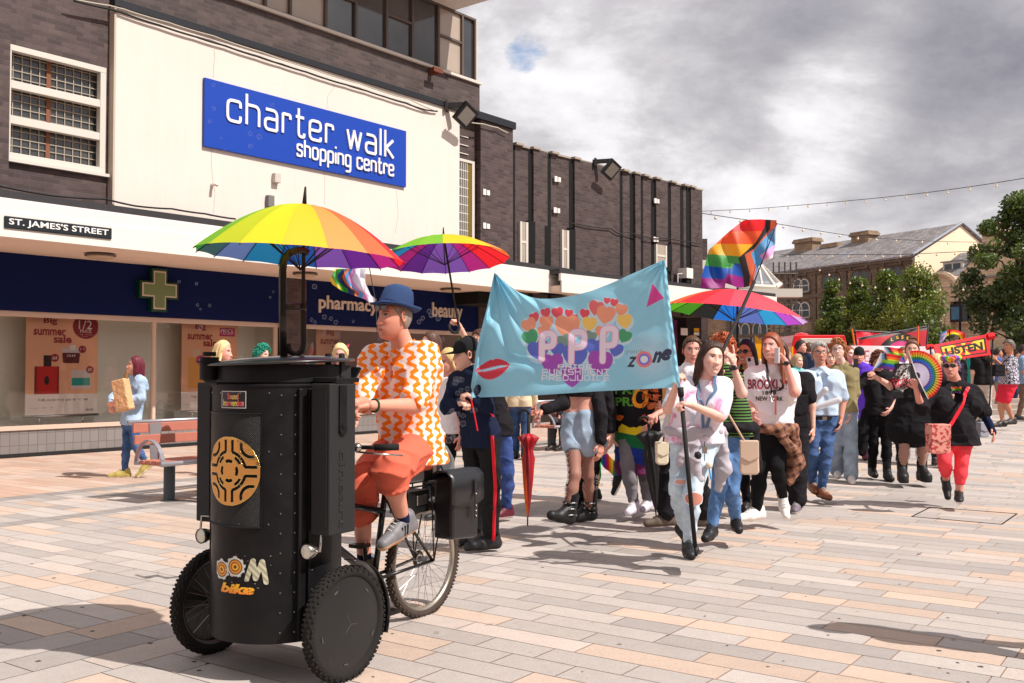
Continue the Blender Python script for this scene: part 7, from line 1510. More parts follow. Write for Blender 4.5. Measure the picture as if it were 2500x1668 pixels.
def ban_col(u, v):
 q=coons(BT, BB, BL, BR, u, v);x, y=q[:, 0], q[:, 1];L_=lambda r, g, b:np.array(lin((r, g, b)));C=np.tile(L_(.58, .84, .93), (len(x), 1))
 red, org, yel, grn, gg, blu, pur, dor=L_(.90, .32, .38), L_(.96, .64, .50), L_(.97, .82, .42), L_(.28, .66, .45), L_(.50, .62, .56), L_(.36, .44, .82), L_(.66, .30, .74), L_(.93, .45, .45)
 Hs=[(647, 690, 92, red, 20), (755, 648, 92, red, 15), (868, 648, 108, red, 10), (975, 652, 78, red, -5), (1033, 684, 50, red, 0), (1125, 655, 90, red, -10), (1234, 602, 140, dor, -15), (1340, 530, 62, red, -5), (1408, 548, 76, red, -10), (600, 768, 138, org, 25), (762, 742, 132, org, 5), (962, 785, 225, org, 0), (1326, 668, 175, org, -10), (1475, 620, 116, org, -10), (738, 830, 120, org, 10), (1170, 755, 138, yel, -5), (1512, 728, 138, yel, 10), (1290, 830, 120, org, 0), (612, 885, 150, grn, 25), (1505, 872, 128, grn, -25), (935, 920, 135, gg, 20), (1180, 875, 110, gg, -20), (690, 1008, 195, blu, 15), (870, 1002, 130, blu, 10), (1035, 1065, 228, blu, 0), (1235, 990, 185, blu, -5), (1425, 1003, 130, blu, -15), (820, 1140, 200, pur, 5), (1275, 1130, 228, pur, -5), (1005, 1262, 200, pur, 0)]
 gl=np.zeros(len(x), bool)
 for h in Hs:gl|=np.hypot(x-h[0], y-h[1])<h[2]*.62
 gl&=(y<1130);C[gl]=L_(.78, .90, .96)
 for cx, cy, w, c, r in Hs:C[heart(x, y, cx, cy, w, -r)]=c
 for x0, x1, y0, y1 in((690, 860, 815, 1085), (972, 1150, 800, 1108), (1272, 1448, 765, 1103)):
  S=[roundpoly([(x0+26, y1), (x0+30, y0+26), (x1-26, y0+26), (x1-30, (y0*.45+y1*.55)), (x0+30, (y0*.43+y1*.57))], 50, 5)];C[stroke_mask(x, y, S, 68, lambda p:np.asarray(p))]=L_(.93, .62, .84);C[stroke_mask(x, y, S, 54, lambda p:np.asarray(p))]=L_(.96, .90, .95)
 for s_, x0, x1, y0, y1 in(('PRIDE', 875, 1192, 1140, 1172), ('PUNISHMENT', 724, 1360, 1184, 1232), ('PREDJUDICE', 718, 1360, 1243, 1289)):
  S, w_=strokes(s_, .35, .12);C[stroke_mask(x, y, S, 10, lambda p:np.array([x0+(x1-x0)*p[0]/w_, y1-(y1-y0)*p[1]]))]=L_(.93, .92, .97)
 px=(x-246)/162;mid=1175-8*np.sin(px*2.6)-22*px;up_=95*np.sqrt(np.clip(1-px**2, 0, 1))*(1-.14*np.exp(-((px-.02)/.12)**2))*(1-.35*np.abs(px));lw=102*(1-np.abs(px)**2.2);dy=(mid-y);k=(np.abs(px)<1)
 g_=13*(1-px**2);jag=6*np.sin(px*60);C[k&(dy>g_+jag)&(dy<up_+jag*.6)]=L_(.86, .14, .24);C[k&(dy<-g_+jag)&(dy>-lw+jag)]=L_(.84, .18, .28)
 C[inpoly(x, y, [(1775, 362), (1885, 502), (1717, 590)])]=L_(.87, .25, .60)
 r=np.hypot(x-1760, (y-1060)*1.0);hx=((x+y)%20-10)**2+((x-y)%20-10)**2;C[(r<250)&(hx<np.clip(90*(1-r/260)+8, 0, 200))&(x<1960)]=L_(.80, .90, .95)
 V_, T_=text_fit('youth', 1520, 988, 1690, 1045);mk=tri_mask(x, 2033-y, V_, T_);C[mk]=L_(.55, .66, .72)
 for s_, bx in(('Z', (1528, 1062, 1632, 1162)), ('n', (1770, 1010, 1868, 1120)), ('e', (1858, 985, 1962, 1100))):
  V_, T_=text_fit(s_, *bx, shear=.4, bold=.05);mk=tri_mask(x, bx[1]+bx[3]-y, V_, T_);C[mk]=L_(.20, .22, .33)
 r=np.hypot(x-1696, y-1088);C[r<78]=L_(.95, .55, .50);C[r<60]=L_(.86, .45, .75);C[r<50]=L_(.32, .50, .86);C[r<36]=L_(.92, .93, .98);return C
bnr=thing('parade_banner', 'light blue banner with rainbow hearts, three pink letters P and red lips', 'banner', (*P(1400, 905, 7.6)[:2], 0))
painted('cloth', 520, 290, ban_pos, ban_col, mat('banner_cloth', attr=True, fn=umb_fn), bnr)
b=MB();b.tube([P(1213, 672, 7.90), P(1151, 968, 7.90), P(1146, 1000, 7.88)], .013, 10);b.build('pole', [M_dkpost], bnr, smooth=True)
b=MB();b.tube([P(1614, 645, 7.22), P(1652, 940, 7.20)], .010, 10);b.tube([P(1661, 946, 7.08), P(1697, 1335, 6.98)], .016, 10);b.tube([P(1661, 946, 7.08), P(1663, 968, 7.075)], .022, 10);b.tube([P(1697, 1335, 6.98), P(1700, 1358, 6.98)], .010, 8);b.build('pole', [M_dkpost], bnr, smooth=True)
PALE=(.90, .70, .62);PINK=(.88, .62, .55);TAN=(.78, .54, .42)
M_jeans=denim('denim_mid', (.20, .30, .46), .5);M_jdark=denim('denim_dark', (.13, .21, .34), .45);M_jlight=denim('denim_light', (.68, .74, .80), .35);M_jblue=denim('denim_blue', (.30, .43, .60), .5);M_jshort=denim('denim_short', (.58, .65, .72), .35)
C_blackd=cloth('leggings_black', (.095, .09, .10), var=.25, bump=.25)
def leg_stripe(I, S_, mt, w=.028, side=1):
 d=I['d'];b=MB();pts=[d['hp'+S_], d['kn'+S_], d['an'+S_]];path=np.concatenate([np.linspace(pts[0], pts[1], 10), np.linspace(pts[1], pts[2], 10)[1:]]);rr=np.linspace(.104, .062, len(path));b.tube([p+I['l']*r*side for p, r in zip(path, rr)], w*.55, 6);return b.build('side_stripe', [mt], I['root'], smooth=True)
def skirt_wrap(I, name, mt, z1, z0, r1, r0, cent=None, fold=.012, seed=2):
 c=I['mh']if cent is None else cent;a=np.array([c[0], c[1], z1]);b_=np.array([c[0], c[1], z0]);l=I['l'];o=.05;return sdf_obj(name, [(a+l*o, b_+l*o, r1, r0), (a-l*o, b_-l*o, r1, r0)], mt, I['root'], vox=.012, k=.04, fold=fold, fseed=seed, fscale=.6, cut=[((0, 0, z0), (0, 0, -1)), ((0, 0, z1), (0, 0, 1))])
def drape(I, name, mt, pts, rs_, fold=.010, seed=1, parent=None, vox=.010):return sdf_obj(name, [(np.asarray(a), np.asarray(b_), ra, rb)for(a, ra), (b_, rb)in zip(list(zip(pts, rs_))[:-1], list(zip(pts, rs_))[1:])], mt, parent or I['root'], vox=vox, k=.04, fold=fold, fseed=seed, fscale=.8)
def bag(label, c, X, w, h, t, mt, strap=None, parent=None, name='handbag', smt=None, grp=None, extra=None):
 r=thing(name, label, 'bag', c, grp);X=unit(np.asarray(X, float));nrm=np.cross(X, Z3);b=MB();b.prism([(-w/2, -h/2+.02), (-w/2+.02, -h/2), (w/2-.02, -h/2), (w/2, -h/2+.02), (w/2*.92, h/2), (-w/2*.92, h/2)], c, X, Z3, t);b.build('pouch', [mt], r, bevel=.012)
 b=MB();b.prism([(-w/2*.96, h*.02), (0, -h*.12), (w/2*.96, h*.02), (w/2*.95, h/2+.006), (-w/2*.95, h/2+.006)], c+nrm*0, X, Z3, t+.02);b.build('flap', [mt], r, bevel=.006)
 if strap is not None:b=MB();b.tube(strap, .009, 6);b.build('strap', [smt or mt], r, smooth=True)
 return r
def lanyard(I, name, pts, mt, w=.016):return strap_on(I, name, pts, w, mt, off=.008)
def belt(I, mt, z, r, buckle=True):
 c=I['mh'];l, f=I['l'], I['f'];ring=[np.array([c[0], c[1], z])+l*(r*1.32)*math.cos(a)+f*r*math.sin(a)for a in np.linspace(0, 2*np.pi, 28, endpoint=False)];b=MB();V=[q+Z3*dz for q in ring for dz in(-.018, .018)];b.add(V, [(2*i, 2*((i+1)%28), 2*((i+1)%28)+1, 2*i+1)for i in range(28)]);b.box(np.array([c[0], c[1], z])+f*(r+.003), (.05, .006, .036), l, f, Z3, 1);return b.build('belt', [mt, M_metal], I['root'])
def watch(I, S_, mt):
 w, e=I['d']['wr'+S_], unit(I['d']['el'+S_]-I['d']['wr'+S_]);s=unit(np.cross(e, Z3));t=np.cross(e, s);b=MB();b.tube([w+e*.02+(s*math.cos(a)+t*math.sin(a))*.033 for a in np.linspace(0, 2*np.pi, 16, endpoint=False)], .009, 6, close=True);b.box(w+e*.02-I['f']*-.036, (.035, .014, .035));return b.build('watch', [mt], I['root'])
M_rub=mat('rubber_black', (.10, .10, .11), rough=.5)
I=person('teenager in black cap and navy jacket holding the left banner pole', 1170, 8.0, 1.72, -68, .16, 1.0, PALE, (-72, 6, 0), {'hd':(1137, 868, 0), 'shR':(1116, 925, .12), 'shL':(1178, 928, -.1), 'elR':(1092, 993, .0), 'wrR':(1120, 986, -.1), 'elL':(1188, 995, -.12), 'wrL':(1160, 975, -.14), 'hpL':(1190, 1062, -.05), 'hpR':(1155, 1062, .1), 'knL':(1200, 1185, -.1), 'knR':(1158, 1182, .1), 'anL':(1198, 1316, 0), 'anR':(1160, 1298, .22)}, ('crop', (.30, .22, .16)), dict(mat=cloth('jacket_navy', (.10, .13, .22), var=.25), sleeve=.90, hem=-.10, fit=.030, name='jacket', fold=.008), dict(mat=cloth('jogger_black', (.12, .12, .12), var=.25), len=.93, fit=.030, flare=.012, fold=.009, name='joggers'), ('sneaker', (.15, .14, .15), (.12, .12, .12)), {'R':dict(curl=1.1, n=np.array([0, -.3, 1])), 'L':dict(curl=1.1, n=np.array([0, -.3, 1]))}, toe=(-5, 5), pitch=(0, 12), seed=11)
leg_stripe(I, 'L', mat('stripe_red', (.88, .08, .16)))
def cap(I, mt, visor=.10, scale=1.0):
 hc, B, hs=I['hc'], I['B'], I['hs'];b=MB();prof=[(1.06, .030), (1.05, .055), (.98, .09), (.80, .125), (.45, .145), (.02, .150)];V=[];na=32
 for r_, z_ in prof:
  for k in range(na):a=2*np.pi*k/na;V.append(hc+hs*(B[0]*.080*r_*math.cos(a)+B[1]*(.102*r_*math.sin(a)-.008)+B[2]*(z_-.01*math.sin(a))))
 b.add(V, [(i*na+k, i*na+(k+1)%na, (i+1)*na+(k+1)%na, (i+1)*na+k)for i in range(5)for k in range(na)])
 o=b.build('cap', [mt], I['root'], smooth=True)
 if visor:
  V=[];
  for q in(0, .5, 1):
   for k in range(11):a=math.pi*(.12+.76*k/10);V.append(hc+hs*(B[0]*(.078+.004*q)*math.cos(a)+B[1]*((.09+visor*q)*math.sin(a)-.008)+B[2]*(.036-.018*q+.012*math.sin(a))))
  v=mesh('visor', V, [(i*11+j, i*11+j+1, i*11+j+12, i*11+j+11)for i in range(2)for j in range(10)], mt, o, smooth=True);m_=v.modifiers.new('t', 'SOLIDIFY');m_.thickness=.004
 return o
M_capb=cloth('cap_black', (.13, .125, .135), var=.2);cap(I, M_capb)
b=MB();b.tube([P(1150, 975, 7.78), P(1158, 1010, 7.80), P(1166, 1052, 7.82)], .006, 6);b.tube([P(1178, 985, 7.82), P(1205, 1018, 7.86)], .006, 6);b.build('zip', [mat('stripe_red')], I['root'])
I=person('person in black top and blue trousers raising the open rainbow umbrella', 1208, 9.5, 1.74, -45, .15, 1.0, PALE, (-50, 0, 0), {'hd':(1172, 838, .1), 'elL':(1152, 858, -.1), 'wrL':(1124, 800, -.2), 'shL':(1190, 890, -.1), 'knL':(1240, 1150, 0), 'anL':(1236, 1245, .1), 'knR':(1180, 1160, 0), 'anR':(1172, 1235, -.1)}, ('short', (.30, .20, .14)), dict(mat=C_black, sleeve=.4, hem=-.08, fit=.026), dict(mat=denim('denim_violet', (.20, .28, .50), .4), len=.95, fit=.025, fold=.009), ('sneaker', (.36, .10, .16), (.85, .78, .75)), {'L':dict(curl=1.2, n=np.array([-.3, .2, -1])*-1)}, seed=12)
A2=P(1083, 578, 9.35);ax2=unit(A2-P(1116, 790, 9.2));H2=P(1121, 800, 9.27)
umbrella('open rainbow umbrella held up between the rider and the banner', A2, unit(ax2+np.array([0.12, -.06, 0])), .62, .22, [RB16[k2%16]for k2 in[9, 8, 7, 7, 4, 4, 3, 2, 0, 0, 15, 13, 13, 14, 15, 11]], .05, [A2, P(1116, 775, 9.2), H2], jhook=[P(1117, 785, 9.25), P(1121, 800, 9.25), P(1117, 812, 9.24), P(1106, 812, 9.22), P(1098, 805, 9.2), P(1096, 792, 9.2)])
I=person('woman with blonde hair and sunglasses in white top behind the rider', 1092, 9.9, 1.62, -50, .1, 1.05, PINK, (-55, 8, 0), {'hd':(1096, 886, 0)}, ('bob', (.86, .72, .50)), dict(mat=C_white, sleeve=.3, hem=-.02, fit=.024), dict(mat=C_blackd, len=.95), ('sneaker', (.15, .15, .15), (.3, .3, .3)), seed=13, shade=dict(), hlen=.13)
I=person('person with brown hair in dark grey top directly behind the rider', 1052, 10.4, 1.74, -60, .1, 1.1, PALE, (-60, 0, 0), {'hd':(1050, 842, 0)}, ('long', (.34, .22, .17)), dict(mat=cloth('grey_dark', (.26, .24, .25)), sleeve=.9, hem=-.15, fit=.03), dict(mat=C_blackd, len=.95), ('sneaker', (.15, .15, .15), (.3, .3, .3)), seed=14, hlen=.25)
I=person('person in beige jacket and jeans standing far behind the banner', 1270, 16.3, 1.75, 170, .08, 1.0, PINK, (170, 0, 0), {}, ('short', (.3, .22, .16)), dict(mat=cloth('beige', (.82, .74, .62)), sleeve=.9, hem=-.06, fit=.03), dict(mat=M_jdark, len=.95, fit=.03), ('sneaker', (.10, .10, .10), (.1, .1, .1)), seed=15, vox=.016)
def seated(label, px, D, H, yaw, skin, hair, topm, botm, shoec, seed, hz=.50, base_px=None, **kw):
 b0=P(px, 905, D);f, l=fdir(yaw), ldir(yaw);J3={};hip=b0*[1, 1, 0]+Z3*hz;inv=lambda p:(1250+F*((p[0])/(p[1]*CP+(p[2]-CAMZ)*SP_)), 834-F*((-p[1]*SP_+(p[2]-CAMZ)*CP)/(p[1]*CP+(p[2]-CAMZ)*SP_)), p[1]-D)
 for S_, sg in(('L', 1), ('R', -1)):h_=hip+l*sg*.09;kn=h_+f*.42+Z3*.03;J3['hp'+S_]=h_;J3['kn'+S_]=kn;J3['an'+S_]=kn+f*.03-Z3*(kn[2]-.09)
 sh=hip+Z3*.50-f*.05
 for S_, sg in(('L', 1), ('R', -1)):J3['sh'+S_]=sh+l*sg*.17;J3['el'+S_]=sh+l*sg*.22-Z3*.26+f*.06;J3['wr'+S_]=hip+l*sg*.08+f*.26+Z3*.10
 J3['neck']=sh+Z3*.07;J3['hd']=sh+Z3*.22+f*.04
 return person(label, px, D, H, yaw, 0, 1.05, skin, (yaw, 8, 0), {k:inv(v)for k, v in J3.items()}, hair, topm, botm, shoec, seed=seed, vox=.016, **kw)
seated('person in black sitting on the far bench behind the bare midriff walker', 1392, 18.45, 1.7, -35, PINK, ('short', (.25, .2, .18)), dict(mat=C_black, sleeve=.9, hem=-.02, fit=.03), dict(mat=cloth('trouser_grey', (.25, .24, .26)), len=.95, fit=.025), ('sneaker', (.12, .10, .09), (.35, .3, .25)), 16)
I=person('walker with bare midriff, denim shorts, fishnet tights and black buckled boots', 1412, 8.5, 1.68, -38, .1, .98, (.86, .62, .54), (-40, 0, 0), {'shR':(1378, 925, .05), 'shL':(1448, 925, .0), 'elR':(1376, 986, -.02), 'wrR':(1328, 1000, -.12), 'hpR':(1398, 1062, .03), 'hpL':(1432, 1062, -.03), 'knR':(1404, 1160, -.16), 'anR':(1386, 1256, -.22), 'knL':(1436, 1160, .02), 'anL':(1437, 1250, .22)}, ('long', (.35, .22, .15)), dict(mat=C_black, sleeve=.96, hem=.325, fit=.024, name='cropped_hoodie'), dict(mat=M_jshort, len=.13, fit=.022, flare=.10, fold=.005, rise=.15, name='denim_shorts'), ('boot', (.10, .10, .105), (.09, .09, .09)), {'R':dict(curl=.9, n=np.array([-.2, -.1, 1]), d=np.array([-.9, 0, -.45]))}, toe=(-22, -8), pitch=(0, -16), seed=17, head_kw=dict(smile=.3))
def tights(I, mt, name='tights', add=.007, z=None):
 d=I['d'];g=I['g'];k=I['k'];pr=[]
 for S_ in 'LR':h_, kn, an=d['hp'+S_], d['kn'+S_], d['an'+S_];pr+=[(h_, kn, .082*k*g+add, .054*k*g**.8+add), (kn, kn+(an-kn)*.35, .054*k*g**.8+add, .056*k*g**.8+add), (kn+(an-kn)*.35, an, .056*k*g**.8+add, .034*k*g**.3+add)]
 return sdf_obj(name, pr, mt, I['root'], vox=.011, k=.02)
tights(I, fishnet_mat(), 'fishnet_tights')
def buckles(I, S_):
 an=I['d']['an'+S_];v=unit(I['d']['kn'+S_]-an);b=MB()
 for q in(-.0, .05, .10):
  c=an+v*q;b.tube([c+np.array([math.cos(a), math.sin(a), 0])*.058 for a in np.linspace(0, 2*np.pi, 14, endpoint=False)], .007, 5, close=True)
  for a in(-2.2, -1.5, -.8):b.sphere(c+np.array([math.cos(a), math.sin(a), 0])*.066, .008, 6, 1)
 b.build('boot_straps', [M_leather, M_metal], I['root'])
buckles(I, 'L');buckles(I, 'R')
def closed_umbrella(label, top, tip, cols, r=.042, hook=True, name='closed_umbrella', fr=.30):
 R0=thing(name, label, 'umbrella', top);top=np.asarray(top);tip=np.asarray(tip);ax=unit(tip-top);L_=np.linalg.norm(tip-top);u=unit(np.cross(ax, [0, 1, 0]));w=np.cross(ax, u);V=[];C=[];nr, na=14, 48;prof=[(.0, .3), (.02, 1.2), (.05, 1.9), (.10, 1.45), (.18, .85), (.20, .80), (.30, 1.15), (.45, 1.0), (.6, .85), (.75, .65), (.88, .42), (.96, .22), (1.0, .12), (1.0, .05)]
 s0=fr
 for t, k in prof:
  for j in range(na):a=2*np.pi*j/na;rr=r*k*(1+.22*math.sin(8*a+5*t));V.append(top+ax*L_*(s0+(.93-s0)*t)+(u*math.cos(a)+w*math.sin(a))*rr);C.append(lin(cols[int((j/na+.35*t)*len(cols))%len(cols)]))
 mesh('canopy', V, [(i*na+j, i*na+(j+1)%na, (i+1)*na+(j+1)%na, (i+1)*na+j)for i in range(nr-1)for j in range(na)], M_umb, R0, smooth=True, col=np.array(C));b=MB();b.tube([top, top+ax*L_*(s0+.03), top+ax*L_*.9, tip], [.014, .014, .006, .006], 8)
 if hook:b.tube([top+(u*(math.cos(a)-1)-ax*math.sin(a))*.04 for a in np.linspace(0, math.pi, 8)], .013, 8)
 b.build('shaft', [M_dkpost], R0, smooth=True)
closed_umbrella('closed red umbrella pointing down from the hand of the bare midriff walker', P(1291, 1012, 8.3), P(1288, 1284, 8.3), [(.75, .05, .15), (.85, .08, .15), (.60, .05, .15), (.95, .35, .10), (.98, .65, .15), (.62, .30, .62)], .04, fr=.17)
I=person('person in black leggings lettered down the thigh behind the fishnet walker', 1440, 9.7, 1.66, -30, .1, 1.0, PALE, None, {'knR':(1436, 1150, 0), 'knL':(1448, 1150, 0), 'anR':(1412, 1235, .2), 'anL':(1443, 1238, 0)}, ('long', (.25, .18, .14)), dict(mat=C_black, sleeve=.9, hem=-.02, fit=.026), dict(mat=C_blackd, len=.96, fit=.016), ('boot', (.1, .1, .1), (.1, .1, .1)), seed=18)
V_, T_=text_fit('THE\nNORTH\nFACE', -.10, -.07, .10, .07);kx=P(1447, 1172, 9.58);mesh('lettering', [kx+I['l']*a+Z3*b_-np.array([0, .07, 0])for a, b_ in V_@np.array([[.94, -.34], [.34, .94]])], T_, M_plate, I['root'])
I=person('walker in white tee and denim shorts with rainbow knee socks kicking one foot back', 1479, 11, 1.68, -88, .1, .98, PALE, None, {'hpL':(1482, 1050, -.05), 'knL':(1470, 1112, -.05), 'anL':(1508, 1160, 0), 'hpR':(1474, 1050, .1), 'knR':(1455, 1130, .1), 'anR':(1450, 1205, .1)}, ('short', (.4, .3, .2)), dict(mat=C_white, sleeve=.3, hem=-.04, fit=.028), dict(mat=M_jshort, len=.20, fit=.03, flare=.05, name='denim_shorts'), ('sneaker', (.10, .10, .11), (.9, .88, .85)), pitch=(62, 0), seed=19)
SOCK=mat('rainbow_sock', rough=.9, fn=fn_stripes([(.9, .1, .15), (.98, .6, .1), (.95, .85, .2), (.15, .6, .3), (.1, .3, .8), (.6, .15, .5)], .14, 0))
for S_ in 'LR':kn, an=I['d']['kn'+S_], I['d']['an'+S_];sdf_obj('sock', [(kn+(an-kn)*.04, kn+(an-kn)*.4, .060, .062), (kn+(an-kn)*.4, an, .062, .040)], SOCK, I['root'], vox=.01)
I=person('large person in black pride tee wrapped in a rainbow flag skirt', 1552, 9.8, 1.72, -22, .08, 1.28, PALE, None, {'shR':(1506, 945, 0), 'elR':(1494, 1005, -.03), 'wrR':(1495, 1052, -.08), 'anR':(1548, 1232, -.1), 'anL':(1580, 1225, .2), 'elL':(1605, 1000, -.05), 'wrL':(1590, 1030, -.2)}, ('short', (.3, .2, .15)), dict(mat=C_black, sleeve=.35, hem=-.05, fit=.03), dict(mat=cloth('grey_jogger', (.50, .48, .50)), len=.93, fit=.022), ('sneaker', (.86, .83, .88), (.88, .85, .90)), seed=20)
zt_, zb_=P(1550, 988, 9.7)[2], P(1550, 1160, 9.7)[2]
FLAG=mat('flag_skirt', rough=.8, fn=lambda t:(t.base(t.ramp(t.m('ADD', t.m('MULTIPLY', t.m('SUBTRACT', t.xyz(t.obj())[2], float(zb_)), 1/(zt_-zb_)), t.m('MULTIPLY', t.xyz(t.obj())[0], .25)), [(0, lin((.38, .10, .30))), (.16, lin((.05, .18, .55))), (.38, lin((.03, .42, .22))), (.56, lin((.92, .78, .10))), (.74, lin((.93, .42, .10))), (.86, lin((.85, .10, .12)))], 'CONSTANT')), t.bump(t.noise(t.obj(), 7, 3, .6), .7, .03)))
skirt_wrap(I, 'flag_skirt', FLAG, zt_, zb_, .165, .165, fold=.010)
cc=P(1552, 968, 9.4);X_=I['l'];dn=-I['f']
for s_, bx, c_ in(('PRIDE\nPRIDE\nPRIDE', (.0, -.12, .22, .10), (.75, .35, .15)), ('PRI\nPRI', (-.26, -.1, -.08, .1), (.35, .62, .2)), ('O', (-.10, -.12, .06, .09), (.95, .6, .1))):wrap(I, 'print', text_fit(s_, *bx, bold=.03), (cc, X_, Z3, dn), mat('pr%g'%c_[0], c_), .005)
I=person('boy with brown hair in white shirt walking behind the banner, arm on black umbrella', 1668, 9.0, 1.70, -62, .1, 1.0, PINK, (-5, 8, 0), {'hd':(1690, 856, 0), 'shR':(1660, 915, .1), 'shL':(1700, 920, -.1), 'elR':(1648, 990, 0), 'wrR':(1602, 1012, -.12), 'hpR':(1650, 1055, .05), 'hpL':(1680, 1055, -.05), 'knR':(1632, 1165, 0), 'anR':(1628, 1262, 0), 'knL':(1702, 1170, -.05), 'anL':(1716, 1262, .1)}, ('short', (.30, .20, .11)), dict(mat=C_white, sleeve=.5, hem=-.05, fit=.028, name='shirt'), dict(mat=C_black, len=.93, fit=.04, flare=.03, fold=.01), ('sneaker', (.38, .33, .29), (.30, .24, .19)), {'R':dict(curl=1.1, n=np.array([0, -.3, 1]))}, toe=(-10, -12), seed=21)
closed_umbrella('closed black umbrella hanging from a hand behind the banner, beside the rainbow skirt', P(1583, 1028, 8.85), P(1602, 1262, 8.85), [(.07, .07, .08), (.12, .11, .12)], .055, fr=.10)
I=person('young woman in pink tie-dye tee and ripped pale jeans gripping the right banner pole', 1712, 7.34, 1.66, -2, .1, 1.14, (.90, .71, .64), (14, 2, -8), {'hd':(1737, 878, -.02), 'neck':(1722, 928, .03), 'shL':(1766, 943, -.02), 'shR':(1660, 940, .06), 'elL':(1756, 1018, -.16), 'wrL':(1690, 990, -.28), 'elR':(1632, 998, -.04), 'wrR':(1650, 945, -.20), 'hpL':(1724, 1075, .02), 'hpR':(1668, 1075, .06), 'knL':(1690, 1210, -.16), 'anL':(1680, 1332, -.1), 'knR':(1655, 1195, .0), 'anR':(1672, 1292, .42)}, ('long', (.24, .15, .11)), dict(mat=mat('tiedye', rough=.9, spec=.15, fn=fn_tiedye), sleeve=.42, hem=-.02, fit=.030, sflare=.012, fold=.008, fs=.7), dict(mat=M_jlight, len=.95, fit=.016, flare=.0, fold=.008), ('sneaker', (.12, .12, .125), (.10, .10, .10)), {'L':dict(curl=1.15, n=np.array([.1, -.2, 1.0]), d=np.array([-1, -.1, .25])), 'R':dict(curl=1.1, n=np.array([-.6, -.6, .3]), d=np.array([.3, 0, 1.0]))}, pitch=(-4, 32), toe=(-4, 30), seed=22, hlen=.26, bust=.8, head_kw=dict(smile=.75, full=.45, squint=.35, brow=(.25, .16, .12)))
shades(I['root'], I['hc'], I['B'], I['hs'], frame=(.10, .13, .20), up=.082, size=1.0, tilt=.9)
HG=cloth('hoodie_grey', (.70, .67, .70));mh=I['mh'];f, l=I['f'], I['l']
ring=[mh+Z3*.07+l*.19*math.cos(a)+f*.155*math.sin(a)for a in np.linspace(0, 2*np.pi, 12)]
sdf_obj('tied_hoodie', [(a, b_, .026, .026)for a, b_ in zip(ring[:-1], ring[1:])]+[(mh+f*.16+Z3*.06, mh+f*.19-l*.03-Z3*.12, .028, .03), (mh+f*.19-l*.03-Z3*.12, mh+f*.18-l*.0-Z3*.26, .035, .045), (mh+f*.16+Z3*.06-l*.05, mh+f*.17-l*.13-Z3*.14, .03, .038), (mh+l*.20-f*.03+Z3*.04, mh+l*.22-f*.08-Z3*.22, .045, .06), (mh+l*.22-f*.08-Z3*.22, mh+l*.19-f*.1-Z3*.36, .055, .035)], HG, I['root'], vox=.010, k=.04, fold=.008, fseed=4)
M_lan=mat('lanyard_blue', (.38, .50, .62));n0=I['nk'];strap_on(I, 'lanyard', [n0+l*.075+Z3*.02, n0+l*.06+f*.12-Z3*.10, n0-l*.035+f*.18-Z3*.40], .022, M_lan);strap_on(I, 'lanyard', [n0-l*.065+Z3*.02, n0-l*.06+f*.12-Z3*.10, n0-l*.04+f*.18-Z3*.40], .022, M_lan)
b=MB();q=n0-l*.04+f*.20-Z3*.44;b.tube([q, q-Z3*.14], .003, 5);b.sphere(q-Z3*.10-l*.05, .03, 8);b.box(q-Z3*.06+l*.0, (.035, .012, .05), m=1);b.sphere(q-Z3*.17+l*.03, .026, 8, 2);b.tube([q-Z3*.18+l*.03, q-Z3*.27+l*.045], .006, 5, 3);b.build('key_charms', [M_dkpost, M_metal, mat('charm', (.86, .78, .70)), mat('charmb', (.2, .6, .85))], I['root'])
def patch(I, S_, t, w, h, mt, name='knee_tear', off=.0):
 kn, an, hp=I['d']['kn'+S_], I['d']['an'+S_], I['d']['hp'+S_];c=kn+((an-kn)*t if t>0 else(hp-kn)*-t);r_=.086*I['g']**.8+off;b=MB();n=10;V=[]
 for z in np.linspace(-h, h, 7):
  for a in np.linspace(-w, w, n):ww=math.sqrt(max(0, 1-(z/h)**2));a2=a*(.25+.75*ww);V.append(c+Z3*z+(I['f']*math.cos(a2)+I['l']*math.sin(a2))*r_)
 b.add(V, [(i*n+j, i*n+j+1, (i+1)*n+j+1, (i+1)*n+j)for i in range(6)for j in range(n-1)]);return b.build(name, [mt], I['root'], smooth=True)
SKF=mat('skin_flat', (.88, .64, .56), rough=.6);FR=cloth('fray', (.90, .91, .94))
patch(I, 'L', .03, .74, .055, FR, 'frayed_edge', .002);patch(I, 'L', .03, .64, .042, mat('skin_shade', (.80, .52, .44), rough=.6), off=.008);patch(I, 'R', -.18, .5, .026, FR, 'frayed_edge', .002);patch(I, 'R', -.18, .42, .016, SKF, off=.008)
bag('small cream handbag hanging beside the rainbow flag skirt', P(1616, 1108, 7.7), (1, .1, 0), .10, .17, .05, mat('bag_cream', (.88, .83, .72), rough=.5), [P(1622, 1085, 7.7), P(1632, 1040, 7.6), P(1650, 960, 7.5)])
STR=mat('stripe_top', rough=.9, fn=fn_stripes([(.10, .10, .10), (.10, .10, .10), (.40, .62, .25), (.10, .10, .10)], .024))
